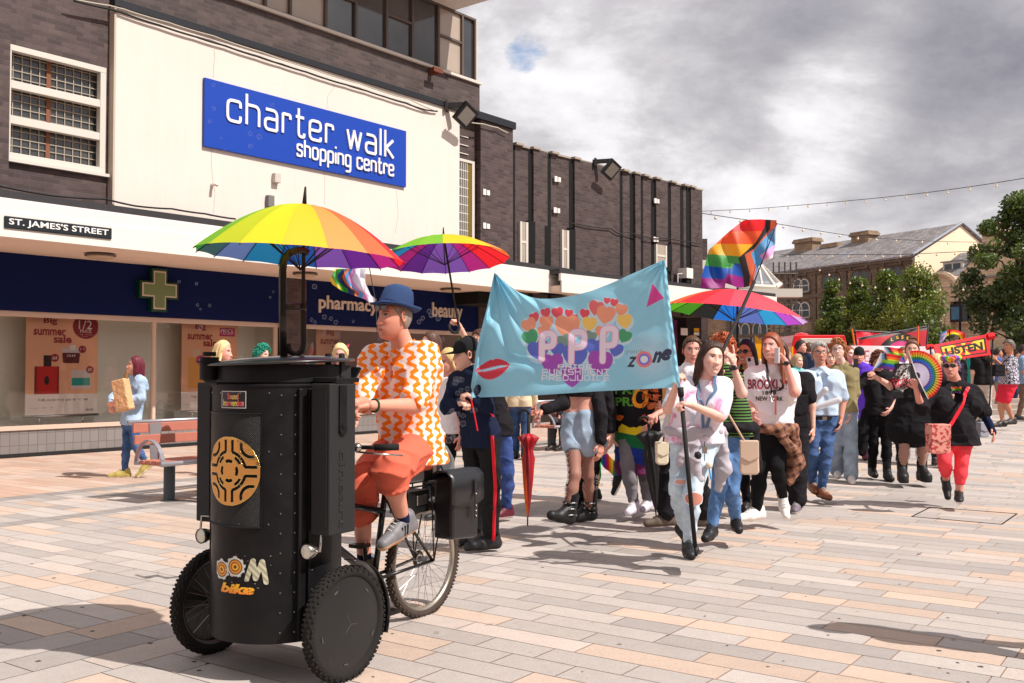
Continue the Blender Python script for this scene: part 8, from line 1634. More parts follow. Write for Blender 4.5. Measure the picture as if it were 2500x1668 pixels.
I=person('red-haired woman in black and green striped top carrying the big flag', 1778, 8.05, 1.66, -18, .1, 1.15, (.91, .72, .66), (-30, 0, 0), {'hd':(1764, 862, .12), 'shL':(1796, 925, .05), 'shR':(1742, 925, .1), 'elL':(1811, 960, -.22), 'wrL':(1790, 892, -.30), 'elR':(1738, 975, -.05), 'wrR':(1752, 930, -.2), 'hpL':(1800, 1060, 0), 'hpR':(1764, 1060, .03), 'knR':(1757, 1182, -.1), 'anR':(1737, 1290, -.1), 'knL':(1786, 1195, -.02), 'anL':(1797, 1270, .25)}, ('curly', (.72, .36, .20)), dict(mat=STR, sleeve=0, hem=-.02, fit=.022, name='striped_top'), dict(mat=M_jblue, len=.95, fit=.014, fold=.006), ('sneaker', (.11, .11, .12), (.10, .10, .10)), {'L':dict(curl=1.1, n=np.array([.5, -.8, 0]), d=np.array([-.15, 0, 1.0]), point=True), 'R':dict(curl=1.1, n=np.array([-.3, -.9, 0]), d=np.array([.2, 0, 1.]))}, toe=(10, -6), seed=23, bust=1.0)
watch(I, 'L', M_rub)
mh=I['mh'];f, l=I['f'], I['l'];ring=[mh+Z3*.06+l*.18*math.cos(a)+f*.15*math.sin(a)for a in np.linspace(0, 2*np.pi, 12)]
sdf_obj('tied_jacket', [(a, b_, .032, .032)for a, b_ in zip(ring[:-1], ring[1:])]+[(mh+l*.18+Z3*.05, mh+l*.20-Z3*.26, .05, .06), (mh-l*.17+Z3*.05, mh-l*.19-Z3*.12, .045, .05)], C_black, I['root'], vox=.011, k=.04, fold=.007)
bag('beige round shoulder bag on the hip of the striped top woman', P(1829, 1118, 7.82), (1, -.15, 0), .15, .26, .07, mat('bag_beige', (.83, .72, .63), rough=.5, var=.05), [P(1757, 960, 7.82), P(1775, 1005, 7.80), P(1800, 1048, 7.80), P(1822, 1085, 7.80)], smt=mat('strap_beige', (.80, .66, .55)))
FT=[(720, 165), (790, 158), (900, 155), (980, 160), (1072, 165)];FB=[(262, 890), (400, 890), (520, 885), (528, 835), (590, 855), (655, 880), (725, 878), (790, 866), (825, 815)];FL=[(720, 165), (560, 290), (430, 410), (350, 480), (310, 640), (270, 780), (262, 890)];FR_=[(1072, 165), (1062, 300), (1058, 420), (1030, 560), (940, 620), (885, 640), (860, 700), (825, 815)]
def flg(u, v):
 q=coons(FT, FB, FL, FR_, u, v);x, y=q[:, 0], q[:, 1];D=8.25+.05*np.sin(x/75+y/220)+.03*np.sin(x/42-y/90)-.0003*(1000-x)+.05*np.exp(-((x-545)/45)**2)*np.clip((y-560)/100, 0, 1);px, py=1650+x/4.355, 500+y/4.355;X=(px-1250)/F;Y=-(py-834)/F;dy=CP-Y*SP_;return np.stack([X/dy*D, D, CAMZ+(SP_+Y*CP)/dy*D], 1)
def flc(u, v):
 q=coons(FT, FB, FL, FR_, u, v);x, y=q[:, 0], q[:, 1];L_=lambda*c:np.array(lin(c));C=np.tile(L_(.93, .06, .10), (len(x), 1));C[y>290-.01*x]=L_(.98, .36, .16);C[y>412+.01*x]=L_(.97, .70, .10);C[y>np.interp(x, [300, 700], [520, 552])]=L_(.25, .62, .28)
 C[y>np.interp(x, [290, 590, 630, 720], [645, 680, 620, 640])]=L_(.04, .32, .70);C[y>np.interp(x, [270, 510, 555, 720], [775, 795, 730, 775])]=L_(.60, .06, .50)
 C[inpoly(x, y, [(965, 100), (1015, 100), (1015, 200), (1000, 260), (830, 470), (735, 530), (790, 760), (780, 900), (725, 900), (720, 760), (665, 570), (850, 400), (940, 240)])]=L_(.14, .12, .14);C[inpoly(x, y, [(1015, 100), (1080, 100), (1055, 230), (880, 420), (800, 520), (855, 680), (810, 900), (775, 900), (790, 760), (735, 530), (830, 470), (1000, 260)])]=L_(.82, .38, .24)
 C[inpoly(x, y, [(1090, 200), (1090, 420), (1040, 430), (895, 540), (935, 620), (862, 690), (800, 522), (880, 425), (1050, 240)])]=L_(.33, .64, .86);C[inpoly(x, y, [(1090, 430), (1040, 430), (895, 540), (925, 600), (1050, 540)])]=L_(.90, .62, .84);C[(x>920)&(y>590-.5*(x-920))]=L_(.88, .85, .88);C[(x>1040)&(y>250)&(x>1052)]=L_(.92, .90, .92);C[(x>845)&(y>690)&(x-845>(y-815)*-.3)]=L_(.50, .70, .90);return C
fg=thing('progress_flag', 'large striped progress flag streaming left from a thin black pole', 'flag', P(1800, 905, 8.2));painted('cloth', 220, 200, flg, flc, M_umb, fg)
b=MB();b.tube([P(1897, 545, 8.3), P(1842, 687, 8.15)], .0045, 6);b.tube([P(1842, 687, 8.15), P(1745, 900, 7.75), P(1738, 925, 7.7)], .014, 8);b.build('pole', [M_dkpost], fg, smooth=True)
I=person('dark curly haired woman in round sunglasses holding up the red topped umbrella', 1832, 9.9, 1.64, -30, .1, 1.05, TAN, (-38, 0, 0), {'hd':(1822, 863, 0), 'elR':(1792, 940, -.2), 'wrR':(1799, 905, -.3), 'shR':(1800, 915, 0)}, ('long', (.17, .09, .10)), dict(mat=cloth('top_brown', (.24, .10, .12)), sleeve=.9, hem=-.02, fit=.024), dict(mat=C_blackd, len=.95), ('sneaker', (.2, .18, .18), (.7, .6, .6)), {'R':dict(curl=1.2, n=np.array([-.3, -1, 0]), d=np.array([0, 0, 1.]))}, seed=24, hlen=.20, shade=dict(size=1.0), head_kw=dict(smile=.9))
A3=P(1800, 709, 9.7);ax3=unit(A3-P(1801, 905, 9.62));c3=[(.96, .42, .20), (.97, .16, .20), (.96, .22, .30), (.96, .30, .38), (.96, .30, .36), (.95, .30, .36), (.80, .66, .82), (.82, .68, .90), (.72, .30, .80), (.15, .62, .85), (.36, .46, .78), (.08, .48, .88), (.10, .13, .12), (.28, .62, .08), (.40, .78, .12), (.97, .66, .04)]
umbrella('open umbrella with coral red panels over the curly haired woman', A3, unit(ax3+np.array([.11, -.075, 0])), .70, .24, c3, .10, [A3, P(1800, 800, 9.5), P(1799, 905, 9.62)], tip=.05, jhook=[P(1799, 905, 9.62), P(1799, 935, 9.64)])
I=person('red-haired woman in white Brooklyn tee on the phone, brown plaid shirt round her waist', 1880, 9.1, 1.72, -14, .1, 1.24, (.88, .63, .57), (-40, -4, 4), {'hd':(1884, 850, 0), 'neck':(1892, 893, .05), 'shR':(1838, 915, .05), 'shL':(1932, 922, .05), 'elL':(1940, 958, -.22), 'wrL':(1918, 882, -.2), 'elR':(1832, 975, .05), 'wrR':(1838, 1010, -.12), 'hpR':(1858, 1062, 0), 'hpL':(1902, 1062, .02), 'knR':(1856, 1152, -.05), 'anR':(1848, 1248, 0), 'knL':(1896, 1140, -.12), 'anL':(1912, 1215, .12)}, ('long', (.55, .30, .19)), dict(mat=C_white, sleeve=.42, hem=.06, fit=.030, sflare=.012, fold=.008, fs=.7), dict(mat=C_blackd, len=.97, fit=.012, fold=.003), ('sneaker', (.92, .90, .88), (.92, .90, .88)), {'L':dict(curl=.7, n=np.array([.9, -.2, .2]), d=np.array([-.5, .2, .8]))}, toe=(8, -50), pitch=(36, 0), seed=25, hlen=.42, bust=1.1, head_kw=dict(smile=.8, full=.4))
watch(I, 'L', M_rub);cc=P(1879, 945, 8.7);dn=-I['f'];X_=I['l'];M_mar=mat('print_maroon', (.60, .14, .24));M_pb=mat('print_black', (.12, .10, .16))
wrap(I, 'print', text_fit('BROOKLYN', -.19, -.045, .19, .045, bold=.03), (cc+Z3*.02, X_, Z3, dn), M_mar, .005);wrap(I, 'print', text_fit('1898', -.06, -.02, .06, .015, bold=.02), (cc-Z3*.055, X_, Z3, dn), M_pb, .005);wrap(I, 'print', text_fit('NEW YORK', -.12, -.02, .12, .02, bold=.02), (cc-Z3*.11, X_, Z3, dn), M_pb, .005)
n0=I['nk'];f, l=I['f'], I['l'];M_lk=mat('lanyard_black', (.13, .10, .12))
for sg in(1, -1):strap_on(I, 'lanyard', [n0+l*.08*sg+Z3*.02, n0+l*.07*sg+f*.12-Z3*.10, n0+l*.0+f*.2-Z3*.26], .020, M_lk)
b=MB();q=n0+f*.22-Z3*.27;b.tube([q, q-Z3*.08, q-Z3*.17], .008, 6);b.build('lanyard_clip', [mat('coral', (.90, .45, .35))], I['root'])
PL=mat('plaid', rough=.9, fn=fn_plaid);mh=I['mh'];ring=[mh+Z3*.06+l*.20*math.cos(a)+f*.17*math.sin(a)for a in np.linspace(0, 2*np.pi, 12)]
sdf_obj('tied_plaid_shirt', [(a, b_, .040, .040)for a, b_ in zip(ring[:-1], ring[1:])]+[(mh+l*.20+Z3*.04, mh+l*.23-f*.04-Z3*.26, .055, .07), (mh+l*.23-f*.04-Z3*.26, mh+l*.17-Z3*.42, .07, .035), (mh+f*.15+l*.05+Z3*.05, mh+l*.20+f*.12-Z3*.12, .04, .045), (mh-l*.17+f*.05+Z3*.05, mh-l*.20+f*.02-Z3*.13, .045, .04)], PL, I['root'], vox=.011, k=.04, fold=.009, fseed=6)
b=MB();q=P(1897, 868, 8.85);b.box(q, (.016, .08, .14), (1, .2, 0), (-.2, 1, 0));tag(b.build('phone', [mat('phone_white', (.86, .86, .87), rough=.2)], bevel=.005), 'white phone held to the ear of the Brooklyn tee woman', 'phone')
b=MB();q=P(1834, 890, 9.5);b.box(q, (.075, .010, .14), (1, .1, .2));b.box(q+np.array([-.02, -.007, .045]), (.03, .006, .035), (1, .1, .2), m=1);tag(b.build('phone', [mat('phone_white'), M_dkpost], bevel=.004), 'white phone with dark camera square beside the curly haired woman', 'phone')
bag('black backpack hanging behind the Brooklyn tee woman', P(1946, 1005, 9.45), (1, .1, 0), .17, .30, .14, C_black, None, name='backpack')
person('person in wide black trousers mostly hidden behind the Brooklyn tee woman', 1930, 10.4, 1.70, -25, .12, 1.05, PALE, None, {'hd':(1902, 862, .2)}, ('long', (.3, .2, .15)), dict(mat=C_black, sleeve=.4, hem=-.02, fit=.03), dict(mat=C_black, len=.95, fit=.05, flare=.03), ('sneaker', (.45, .40, .45), (.8, .78, .75)), seed=26)
I=person('grey-haired man in glasses and pale blue shirt with jeans and brown shoes', 2004, 11.0, 1.76, 2, .1, 1.08, (.80, .56, .48), (-6, 2, 0), {'hd':(2001, 863, 0), 'shR':(1966, 918, 0), 'shL':(2044, 920, .0), 'elL':(2060, 975, .02), 'wrL':(2053, 1025, -.06), 'elR':(1952, 972, 0), 'wrR':(1968, 1000, -.2), 'hpR':(1983, 1035, 0), 'hpL':(2022, 1035, 0), 'knR':(1983, 1108, -.05), 'knL':(2018, 1106, -.08), 'anR':(1984, 1184, .15), 'anL':(2005, 1198, -.05)}, ('short', (.62, .60, .58)), dict(mat=cloth('shirt_blue', (.74, .81, .89), var=.05), sleeve=.45, hem=.09, fit=.030, name='shirt', fold=.007), dict(mat=M_jeans, len=.96, fit=.018, fold=.007), ('sneaker', (.52, .30, .18), (.30, .18, .12)), toe=(4, -8), seed=27, head_kw=dict(brow=(.5, .46, .44)))
shades(I['root'], I['hc'], I['B'], I['hs'], frame=(.35, .30, .28), clear=True);belt(I, mat('belt_black', (.10, .08, .08), rough=.4), P(2000, 1020, 11)[2], .138)
def collar(I, mt):
 nk, l, f=I['nk'], I['l'], I['f'];b=MB()
 for sg in(1, -1):b.add([nk+l*.06*sg-f*.02+Z3*.045, nk+l*.012*sg+f*.075-Z3*.02, nk+l*.055*sg+f*.10-Z3*.06, nk+l*.095*sg+f*.0-Z3*.0], [(0, 1, 2, 3)])
 c=b.build('collar', [mt], I['root']);m_=c.modifiers.new('t', 'SOLIDIFY');m_.thickness=.006
collar(I, mat('shirt_blue'));b=MB();nk=I['nk'];c_=nk+I['f']*.17
for a, e in(((1962, 1005), (2015, 952)), ((1962, 1003), (2048, 977))):p0, p1=P(*a, 10.7), P(*e, 10.6);r_=thing('balloon_stick', 'clear white clapper balloon, '+('upper' if e[1]<960 else 'lower')+' of the two held by the grey-haired man', 'balloon', p0, 'clapper balloons');sdf_obj('tube', [(p0, p1, .026, .034)], mat('balloon_white', (.93, .92, .93), rough=.2, alpha=.7), r_, vox=.009);bb=MB();bb.sphere(p0, .014, 8);bb.build('knot', [M_plate], r_, smooth=True)
I=person('smiling redhead in glasses with olive shirt and ripped grey jeans', 2058, 13.0, 1.72, -14, .14, .95, (.91, .74, .68), (-24, -4, 6), {'hd':(2046, 857, 0), 'shR':(2036, 905, .05), 'shL':(2083, 905, .0), 'elL':(2090, 965, .0), 'wrL':(2079, 1010, -.08)}, ('curly', (.66, .42, .26)), dict(mat=cloth('olive', (.58, .53, .38)), sleeve=.50, hem=-.0, fit=.035, name='shirt'), dict(mat=denim('denim_grey', (.50, .55, .60), .4), len=.97, fit=.03, flare=.04), ('sneaker', (.85, .82, .80), (.88, .86, .84)), seed=28, head_kw=dict(smile=.9), vox=.013)
shades(I['root'], I['hc'], I['B'], I['hs'], frame=(.42, .30, .38), clear=True)
I=person('person with purple cape and dark trousers behind the olive shirt redhead', 2098, 15.4, 1.70, -20, .12, 1.0, PINK, None, {}, ('crop', (.15, .12, .12)), dict(mat=cloth('purple', (.40, .25, .78)), sleeve=.9, hem=-.28, fit=.055, flare=.06), dict(mat=cloth('grey_dk', (.30, .30, .33)), len=.95, fit=.02), ('sneaker', (.40, .12, .22), (.3, .1, .2)), seed=29, vox=.015);cap(I, M_capb, 0)
I=person('person with auburn curls dressed all in black looking down and lifting a phone', 2145, 13.2, 1.62, -6, .10, 1.08, (.86, .64, .58), (-8, 24, 0), {'hd':(2145, 884, -.05), 'shR':(2115, 922, 0), 'shL':(2178, 922, .0), 'elR':(2088, 948, -.08), 'wrR':(2086, 906, -.15), 'elL':(2190, 975, 0), 'wrL':(2172, 1000, -.12)}, ('curly', (.42, .24, .18)), dict(mat=C_black, sleeve=.42, hem=-.0, fit=.034, name='shirt'), dict(mat=C_blackd, len=.93, fit=.024), ('boot', (.09, .09, .095), (.08, .08, .08)), {'R':dict(curl=1.0, d=np.array([.1, 0, 1.]), n=np.array([-.3, -1, 0]))}, seed=30, vox=.013, shade=dict(frame=(.10, .09, .14)))
drape(I, 'tied_coat', C_black, [I['mh']+I['l']*-.15+Z3*.02, I['mh']-I['l']*.22-Z3*.25, I['mh']-I['l']*.24-Z3*.48], [.08, .09, .06])
b=MB();q=P(2089, 888, 12.95);b.box(q, (.07, .012, .14), (1, .3, 0));tag(b.build('phone', [M_dkpost], bevel=.004), 'black phone held up by the person dressed in black', 'phone')
M_skull=mat('skull_print', attr=True, rough=.8)
I=person('tall woman with auburn bun, black skull tee, fishnets and platform boots', 2230, 12.5, 1.74, -12, .04, 1.30, (.90, .68, .60), (-22, 6, 0), {'hd':(2227, 855, 0), 'neck':(2235, 893, .05), 'shR':(2203, 913, 0), 'shL':(2264, 913, .05), 'elR':(2176, 944, -.15), 'wrR':(2140, 922, -.28), 'elL':(2293, 925, .0), 'wrL':(2272, 888, -.05), 'anR':(2203, 1152, -.02), 'anL':(2252, 1150, .05), 'knR':(2208, 1085, -.05), 'knL':(2250, 1083, 0), 'hpR':(2213, 1005, 0), 'hpL':(2250, 1005, 0)}, ('bun', (.42, .25, .18)), dict(mat=C_black, sleeve=.45, hem=-.05, fit=.034, sflare=.012), dict(mat=C_blackd, kind='skirt', len=.62, name='skirt', fold=.008), ('platform', (.10, .10, .10), (.09, .09, .09)), {'R':dict(curl=1.2, n=np.array([0, -1, .2]), d=np.array([-.8, 0, .6]))}, toe=(6, -4), seed=31, vox=.013, bust=1.0, head_kw=dict(smile=.5, full=.3))
tights(I, fishnet_mat(), 'fishnet_tights', .006);V_, T_=grid_shape(.26, .42, 26, 42);wr_=wrap(I, 'skull_print', (V_, [t for t in T_]), (P(2212, 930, 12.0), I['l'], Z3, -I['f']), M_skull, .006)
vv=V_;rs_=np.random.RandomState(5);cc_=np.tile(np.array([.012, .012, .014]), (len(vv), 1));mk=(np.hypot(vv[:, 0]/.12, (vv[:, 1]-.03)/.17)<1)&(rs_.rand(len(vv))>.42);cc_[mk]=lin((.80, .76, .74));mk=(np.abs(vv[:, 1]+.03)<.06)&(rs_.rand(len(vv))>.5);cc_[mk]=lin((.78, .10, .20));a_=wr_.data.color_attributes.new('Col', 'FLOAT_COLOR', 'POINT');c4=np.ones((len(vv), 4), np.float32);c4[:, :3]=cc_;a_.data.foreach_set('color', c4.ravel())
def wand_flag(label, base, top, c0, w, h, cf, nm='hand_flag'):
 r_=thing(nm, label, 'flag', base);b=MB();b.tube([base, top], .005, 6);b.build('stick', [M_plate], r_);ax=unit(top-base);sd_=np.array([1, .1, -.12])*w
 painted('cloth', 30, 20, lambda u, v:top[None]-ax*((1-v)*h)[:, None]+sd_[None]*u[:, None]+np.array([[0, 1, 0]])*(.02*np.sin(8*u+2*v))[:, None], cf, M_umb, r_)
def pf(u, v):
 C=rain(u, 1-v);k=u<.45-np.abs(v-.5)*.5;C[k]=lin((.12, .10, .12));k=u<.33-np.abs(v-.5)*.4;C[k]=lin((.38, .66, .86));k=u<.2-np.abs(v-.5)*.3;C[k]=lin((.92, .85, .90));C[(np.abs(v-.52)<.11)&(u>.2)]=lin((.50, .75, .15));return C
wand_flag('small progress flag on a white stick in front of the person dressed in black', P(2131, 905, 12.1), P(2152, 862, 12.1), 0, .26, .20, pf);wand_flag('small rainbow flag on a white stick in front of the long haired bystander', P(2176, 905, 13.9), P(2158, 846, 13.9), 0, .26, .20, pf)
I=person('woman in rainbow hair flowers, black tee and coral leggings waving a rainbow fan', 2325, 10.5, 1.58, -16, .1, 1.42, (.86, .60, .53), (-32, 4, 0), {'hd':(2322, 896, -.02), 'neck':(2334, 934, .05), 'shR':(2278, 956, 0), 'shL':(2376, 960, .05), 'elR':(2250, 996, -.12), 'wrR':(2236, 950, -.28), 'elL':(2400, 1005, .05), 'wrL':(2419, 1045, -.02), 'hpR':(2307, 1068, 0), 'hpL':(2350, 1068, 0), 'knR':(2306, 1125, -.12), 'anR':(2310, 1172, .18), 'knL':(2348, 1128, -.08), 'anL':(2341, 1206, -.08)}, ('short', (.50, .44, .62)), dict(mat=C_black, sleeve=.55, hem=-.08, fit=.036, sflare=.012, flare=.04, fold=.010), dict(mat=cloth('leggings_coral', (.98, .30, .34), bump=.2), len=.78, fit=.014, fold=.003, name='leggings'), ('sneaker', (.11, .11, .12), (.82, .80, .78)), {'R':dict(curl=1.1, n=np.array([-.2, -1, 0]), d=np.array([-.2, 0, 1.]))}, toe=(-8, 6), pitch=(0, 48), seed=32, vox=.013, bust=1.1, shade=dict(size=1.15), head_kw=dict(full=.9))
FLW=[(.98, .45, .15), (.97, .85, .15), (.35, .80, .20), (.60, .25, .75), (.20, .55, .85), (.95, .35, .65), (.98, .62, .35)];hc, B, hs=I['hc'], I['B'], I['hs'];rs_=np.random.RandomState(3)
for k in range(22):
 a=math.radians(-60+250*k/22);q=hc+hs*(B[0]*.088*math.cos(a+1.1)+B[1]*(.10*math.sin(a+1.1)-.02)+B[2]*(.085+.025*rs_.rand()));b=MB()
 for j in range(6):t=j*1.047;b.sphere(q+(B[0]*math.cos(t)+B[2]*math.sin(t))*.014, .014, 6)
 b.build('hair_flower', [mat('fl%d'%(k%7), FLW[k%7], rough=.7)], I['root'], smooth=True)
M_reds=mat('strap_red', (.90, .10, .18), rough=.5);bgp=P(2290, 1072, 10.05)
bg_=bag('pink floral rucksack bag slung low across the coral leggings', bgp, (1, .05, 0), .21, .29, .13, mat('bag_pink', rough=.8, fn=lambda t:t.base(t.mix(t.ramp(t.noise(t.obj(), 26, 2, .5), [(.5, (0, 0, 0)), (.58, (1, 1, 1))]), lin((.86, .58, .52)), lin((.70, .22, .25))))))
st_=strap_on(I, 'strap', [I['d']['shL']-I['l']*.06+Z3*.07, P(2352, 985, 10.1), P(2326, 1030, 10.08), P(2314, 1046, 10.05)], .036, M_reds, parent=I['root'])
for s_, dz, c_ in(('LOVE', .035, (.93, .40, .15)), ('IS', .012, (.35, .70, .20)), ('LOVE', -.014, (.62, .52, .92))):wrap(I, 'print', text_fit(s_, -.055, dz, .055, dz+.022, bold=.04, shear=.2), (P(2353, 960, 10.0), I['l'], Z3, -I['f']), mat('lv%g'%c_[0], c_), .006)
fan=thing('rainbow_fan', 'open folding fan with white centre and rainbow bands held by the woman in coral leggings', 'fan', P(2236, 934, 10.15));fc=P(2238, 918, 10.15)
def fan_pos(u, v):a=np.radians(108-172*u);r=.035+.225*v;z=.008*(np.abs((u*26)%1-.5)*4-1)*v;return fc[None]+np.stack([r*np.cos(a), z, r*np.sin(a)], 1)
def fan_col(u, v):C=np.tile(np.array(lin((.88, .85, .93))), (len(u), 1));bands=[(.42, (.40, .25, .65)), (.50, (.10, .45, .85)), (.60, (.15, .55, .30)), (.70, (.80, .80, .20)), (.80, (.98, .62, .15)), (.90, (.95, .22, .18))];[C.__setitem__(v>q, lin(c))for q, c in bands];return C
painted('leaf', 157, 40, fan_pos, fan_col, M_umb, fan, thick=.001)
b=MB()
for a in(108, -64):a=math.radians(a);d_=np.array([math.cos(a), 0, math.sin(a)]);b.tube([fc-d_*.0, fc+d_*.262], .005, 6)
b.build('guard_stick', [M_plate], fan)
w_=I['d']['wrL'];sdf_obj('wrist_brace', [(w_+unit(I['d']['elL']-w_)*.10, w_-unit(I['d']['elL']-w_)*.05, .042, .036)], C_navy, I['root'], vox=.008)
bag('silver grey shoulder bag hanging behind the hip of the woman in coral leggings', P(2400, 1050, 10.75), (1, .2, 0), .12, .16, .06, mat('bag_silver', (.62, .63, .67), rough=.35), [P(2395, 1030, 10.8), P(2388, 985, 10.8)])
I=person('man in floral shirt and red shorts steadying the LISTEN placard', 2462, 19.2, 1.74, -78, .12, 1.12, TAN, (-80, 6, 0), {'hd':(2464, 846, 0), 'shL':(2472, 880, -.1), 'shR':(2458, 880, .15), 'elL':(2458, 905, -.15), 'wrL':(2433, 880, -.15), 'elR':(2447, 905, .1), 'wrR':(2427, 893, 0), 'anL':(2472, 1026, 0), 'anR':(2448, 1032, 0)}, ('short', (.42, .38, .36)), dict(mat=mat('floral', rough=.9, fn=fn_floral), sleeve=.42, hem=-.04, fit=.035, name='shirt'), dict(mat=cloth('shorts_red', (.90, .20, .28)), len=.42, fit=.04, flare=.04, name='shorts'), ('sneaker', (.25, .22, .22), (.2, .2, .2)), seed=33, vox=.015, base_z=.312, shade=dict())
bag('small black crossbody bag on the man in floral shirt', P(2437, 905, 18.95), (1, .3, 0), .24, .22, .10, C_black, [P(2445, 890, 18.9), P(2468, 868, 18.9)], name='crossbody_bag')
def simple(label, px, D, H, yaw, sk, hr, tc, bc, bl=.95, sl=.35, seed=40, hlen=.25, fat=1.0, **k):return person(label, px, D, H, yaw, .10, fat, sk, None, k.pop('J', {}), hr, dict(mat=cloth('ct_%02d%02d%02d'%tuple(int(v*99)for v in tc), tc), sleeve=sl, hem=-.05, fit=.03), dict(mat=cloth('ct_%02d%02d%02d'%tuple(int(v*99)for v in bc), bc), len=bl, fit=.025), ('sneaker', (.2, .2, .2), (.6, .6, .6)), seed=seed, vox=.017, hlen=hlen, **k)
simple('long brown haired bystander in black leather jacket behind the small flags', 2176, 15.0, 1.70, 0, PINK, ('long', (.36, .25, .20)), (.14, .13, .15), (.13, .13, .15), sl=.9, seed=41, J={'elR':(2168, 935, -.1), 'wrR':(2175, 905, -.3)})
simple('woman with blonde hair half hidden behind the rainbow hair flowers', 2288, 14.5, 1.62, 140, PALE, ('bob', (.85, .72, .50)), (.20, .15, .22), (.2, .2, .25), seed=42, hlen=.1)
simple('person in teal tee under the LISTEN placard', 2381, 21, 1.74, 40, TAN, ('short', (.3, .2, .15)), (.12, .62, .58), (.12, .12, .14), seed=43)
simple('person in black top and cream trousers under the LISTEN placard', 2400, 20, 1.70, 175, PALE, ('long', (.25, .18, .14)), (.12, .12, .12), (.82, .77, .72), seed=44, fat=1.05)
simple('dark haired man in black jacket looking right before the ice cream van', 1953, 19, 1.74, 60, PINK, ('short', (.16, .12, .11)), (.13, .13, .15), (.15, .15, .18), sl=.9, seed=45)
simple('blonde child in turquoise top in front of the dark haired man', 1946, 17, 1.52, 30, PALE, ('bob', (.70, .58, .45)), (.50, .84, .82), (.3, .35, .5), sl=.9, seed=46, hlen=.08)
simple('man in dark blue jacket seen from behind left of the grey-haired man', 1976, 21, 1.72, 150, PINK, ('short', (.35, .24, .18)), (.22, .26, .38), (.2, .2, .3), sl=.9, seed=47)
simple('person in orange and pink top between the grey-haired man and the redhead', 2028, 15.5, 1.66, -10, PALE, ('long', (.62, .36, .24)), (.95, .55, .45), (.3, .3, .35), seed=48)
simple('person with pink scarf behind the olive shirt redhead', 2072, 16, 1.70, 20, PALE, ('long', (.55, .28, .18)), (.95, .60, .68), (.3, .3, .35), seed=49)
simple('person in dark top at the right edge behind the floral shirt man', 2497, 22, 1.70, 60, TAN, ('short', (.2, .15, .12)), (.50, .60, .72), (.45, .36, .30), seed=50, base_z=.32)
simple('person in pale tee near the far edge beside the long haired bystander', 2204, 17, 1.66, 20, PALE, ('short', (.5, .35, .2)), (.82, .80, .82), (.25, .28, .4), seed=51)
protos=[simple('far pedestrian in white tee left of the ice cream van', 1870, 27, 1.70, 30, PALE, ('short', (.3, .2, .15)), (.88, .86, .86), (.25, .28, .38), seed=60)['root'], simple('far pedestrian in red top left of the ice cream van', 1886, 29, 1.64, -40, PINK, ('long', (.35, .22, .15)), (.80, .22, .25), (.2, .2, .25), seed=61)['root'], simple('far pedestrian in blue top by the market stall', 1905, 31, 1.72, 80, TAN, ('short', (.18, .14, .12)), (.28, .42, .68), (.55, .5, .45), seed=62)['root'], simple('far pedestrian in dark coat by the market stall', 1926, 30, 1.66, -10, PINK, ('bob', (.6, .5, .4)), (.20, .19, .22), (.18, .18, .2), sl=.9, seed=63, hlen=.1)['root']]
looks=['white tee', 'red top', 'blue top', 'dark coat'];spots=[(2090, 27, 1), (2104, 29, 3), (2122, 26, 2), (2262, 27, 3), (2275, 24, 0), (2300, 28, 2), (2330, 30, 1), (2352, 27, 3), (2436, 26, 2), (2445, 31, 1), (2484, 28, 0), (2520, 27, 3)]
for k, (px, D, w)in enumerate(spots):
 q=P(px, 905, D);near='behind the red banner' if px<2200 else 'behind the fan' if px<2310 else 'behind the LISTEN placard' if px<2420 else 'at the right edge'
 copy_thing(protos[w], (q[0], D, float(gz(q[0], D))), 'far pedestrian in %s %s'%(looks[w], near), 'pedestrians far across the square')
for p_ in protos:p_['group']='pedestrians far across the square'
I=person('woman with maroon hair in denim jacket hugging a paper bag past the shop', 322, 13.5, 1.62, -78, .14, 1.0, (.90, .66, .56), (-68, -4, 0), {'hd':(330, 894, 0), 'shL':(345, 930, -.12), 'shR':(326, 928, .15), 'elL':(345, 972, -.15), 'wrL':(286, 984, -.22), 'elR':(276, 972, .05), 'wrR':(272, 990, -.12), 'hpL':(325, 1032, -.05), 'hpR':(314, 1032, .1), 'knR':(309, 1090, .05), 'anR':(304, 1152, .05), 'knL':(332, 1090, -.05), 'anL':(358, 1132, 0)}, ('long', (.40, .10, .17)), dict(mat=denim('denim_jacket', (.60, .68, .77), .3), sleeve=.9, hem=-.03, fit=.032, name='denim_jacket'), dict(mat=M_jeans, len=.96, fit=.014), ('sneaker', (.70, .63, .34), (.88, .84, .74)), {'L':dict(curl=.5, n=np.array([0, -1, 0])), 'R':dict(curl=.5, n=np.array([0, -1, 0]))}, pitch=(40, 0), seed=70, hlen=.24, vox=.013, head_kw=dict(squint=.5))
bp=thing('paper_bag', 'brown paper bag clutched by the woman in denim jacket', 'bag', P(299, 1000, 13.2));b=MB();c_=P(300, 965, 13.15);b.box(c_, (.21, .13, .42), (1, -.3, .25), (.3, 1, 0));bo_=b.build('bag', [mat('paper', (.86, .65, .47), rough=.9, bump=.8, bs=14, bd=.05, var=.12, vs=9)], bp, bevel=.02);sdf_obj('baguette', [(c_+np.array([.02, 0, .15]), c_+np.array([.05, 0, .31]), .028, .022)], mat('bread', (.55, .38, .24), bump=.4), bp, vox=.008)
I=person('woman with long blonde hair in black looking right behind the speaker tricycle', 536, 11.0, 1.66, 78, .1, 1.0, PINK, (80, 4, 0), {'hd':(545, 862, 0)}, ('long', (.88, .76, .55)), dict(mat=C_black, sleeve=.9, hem=-.05, fit=.03), dict(mat=C_blackd, len=.95), ('sneaker', (.15, .15, .15), (.3, .3, .3)), seed=71, hlen=.34)
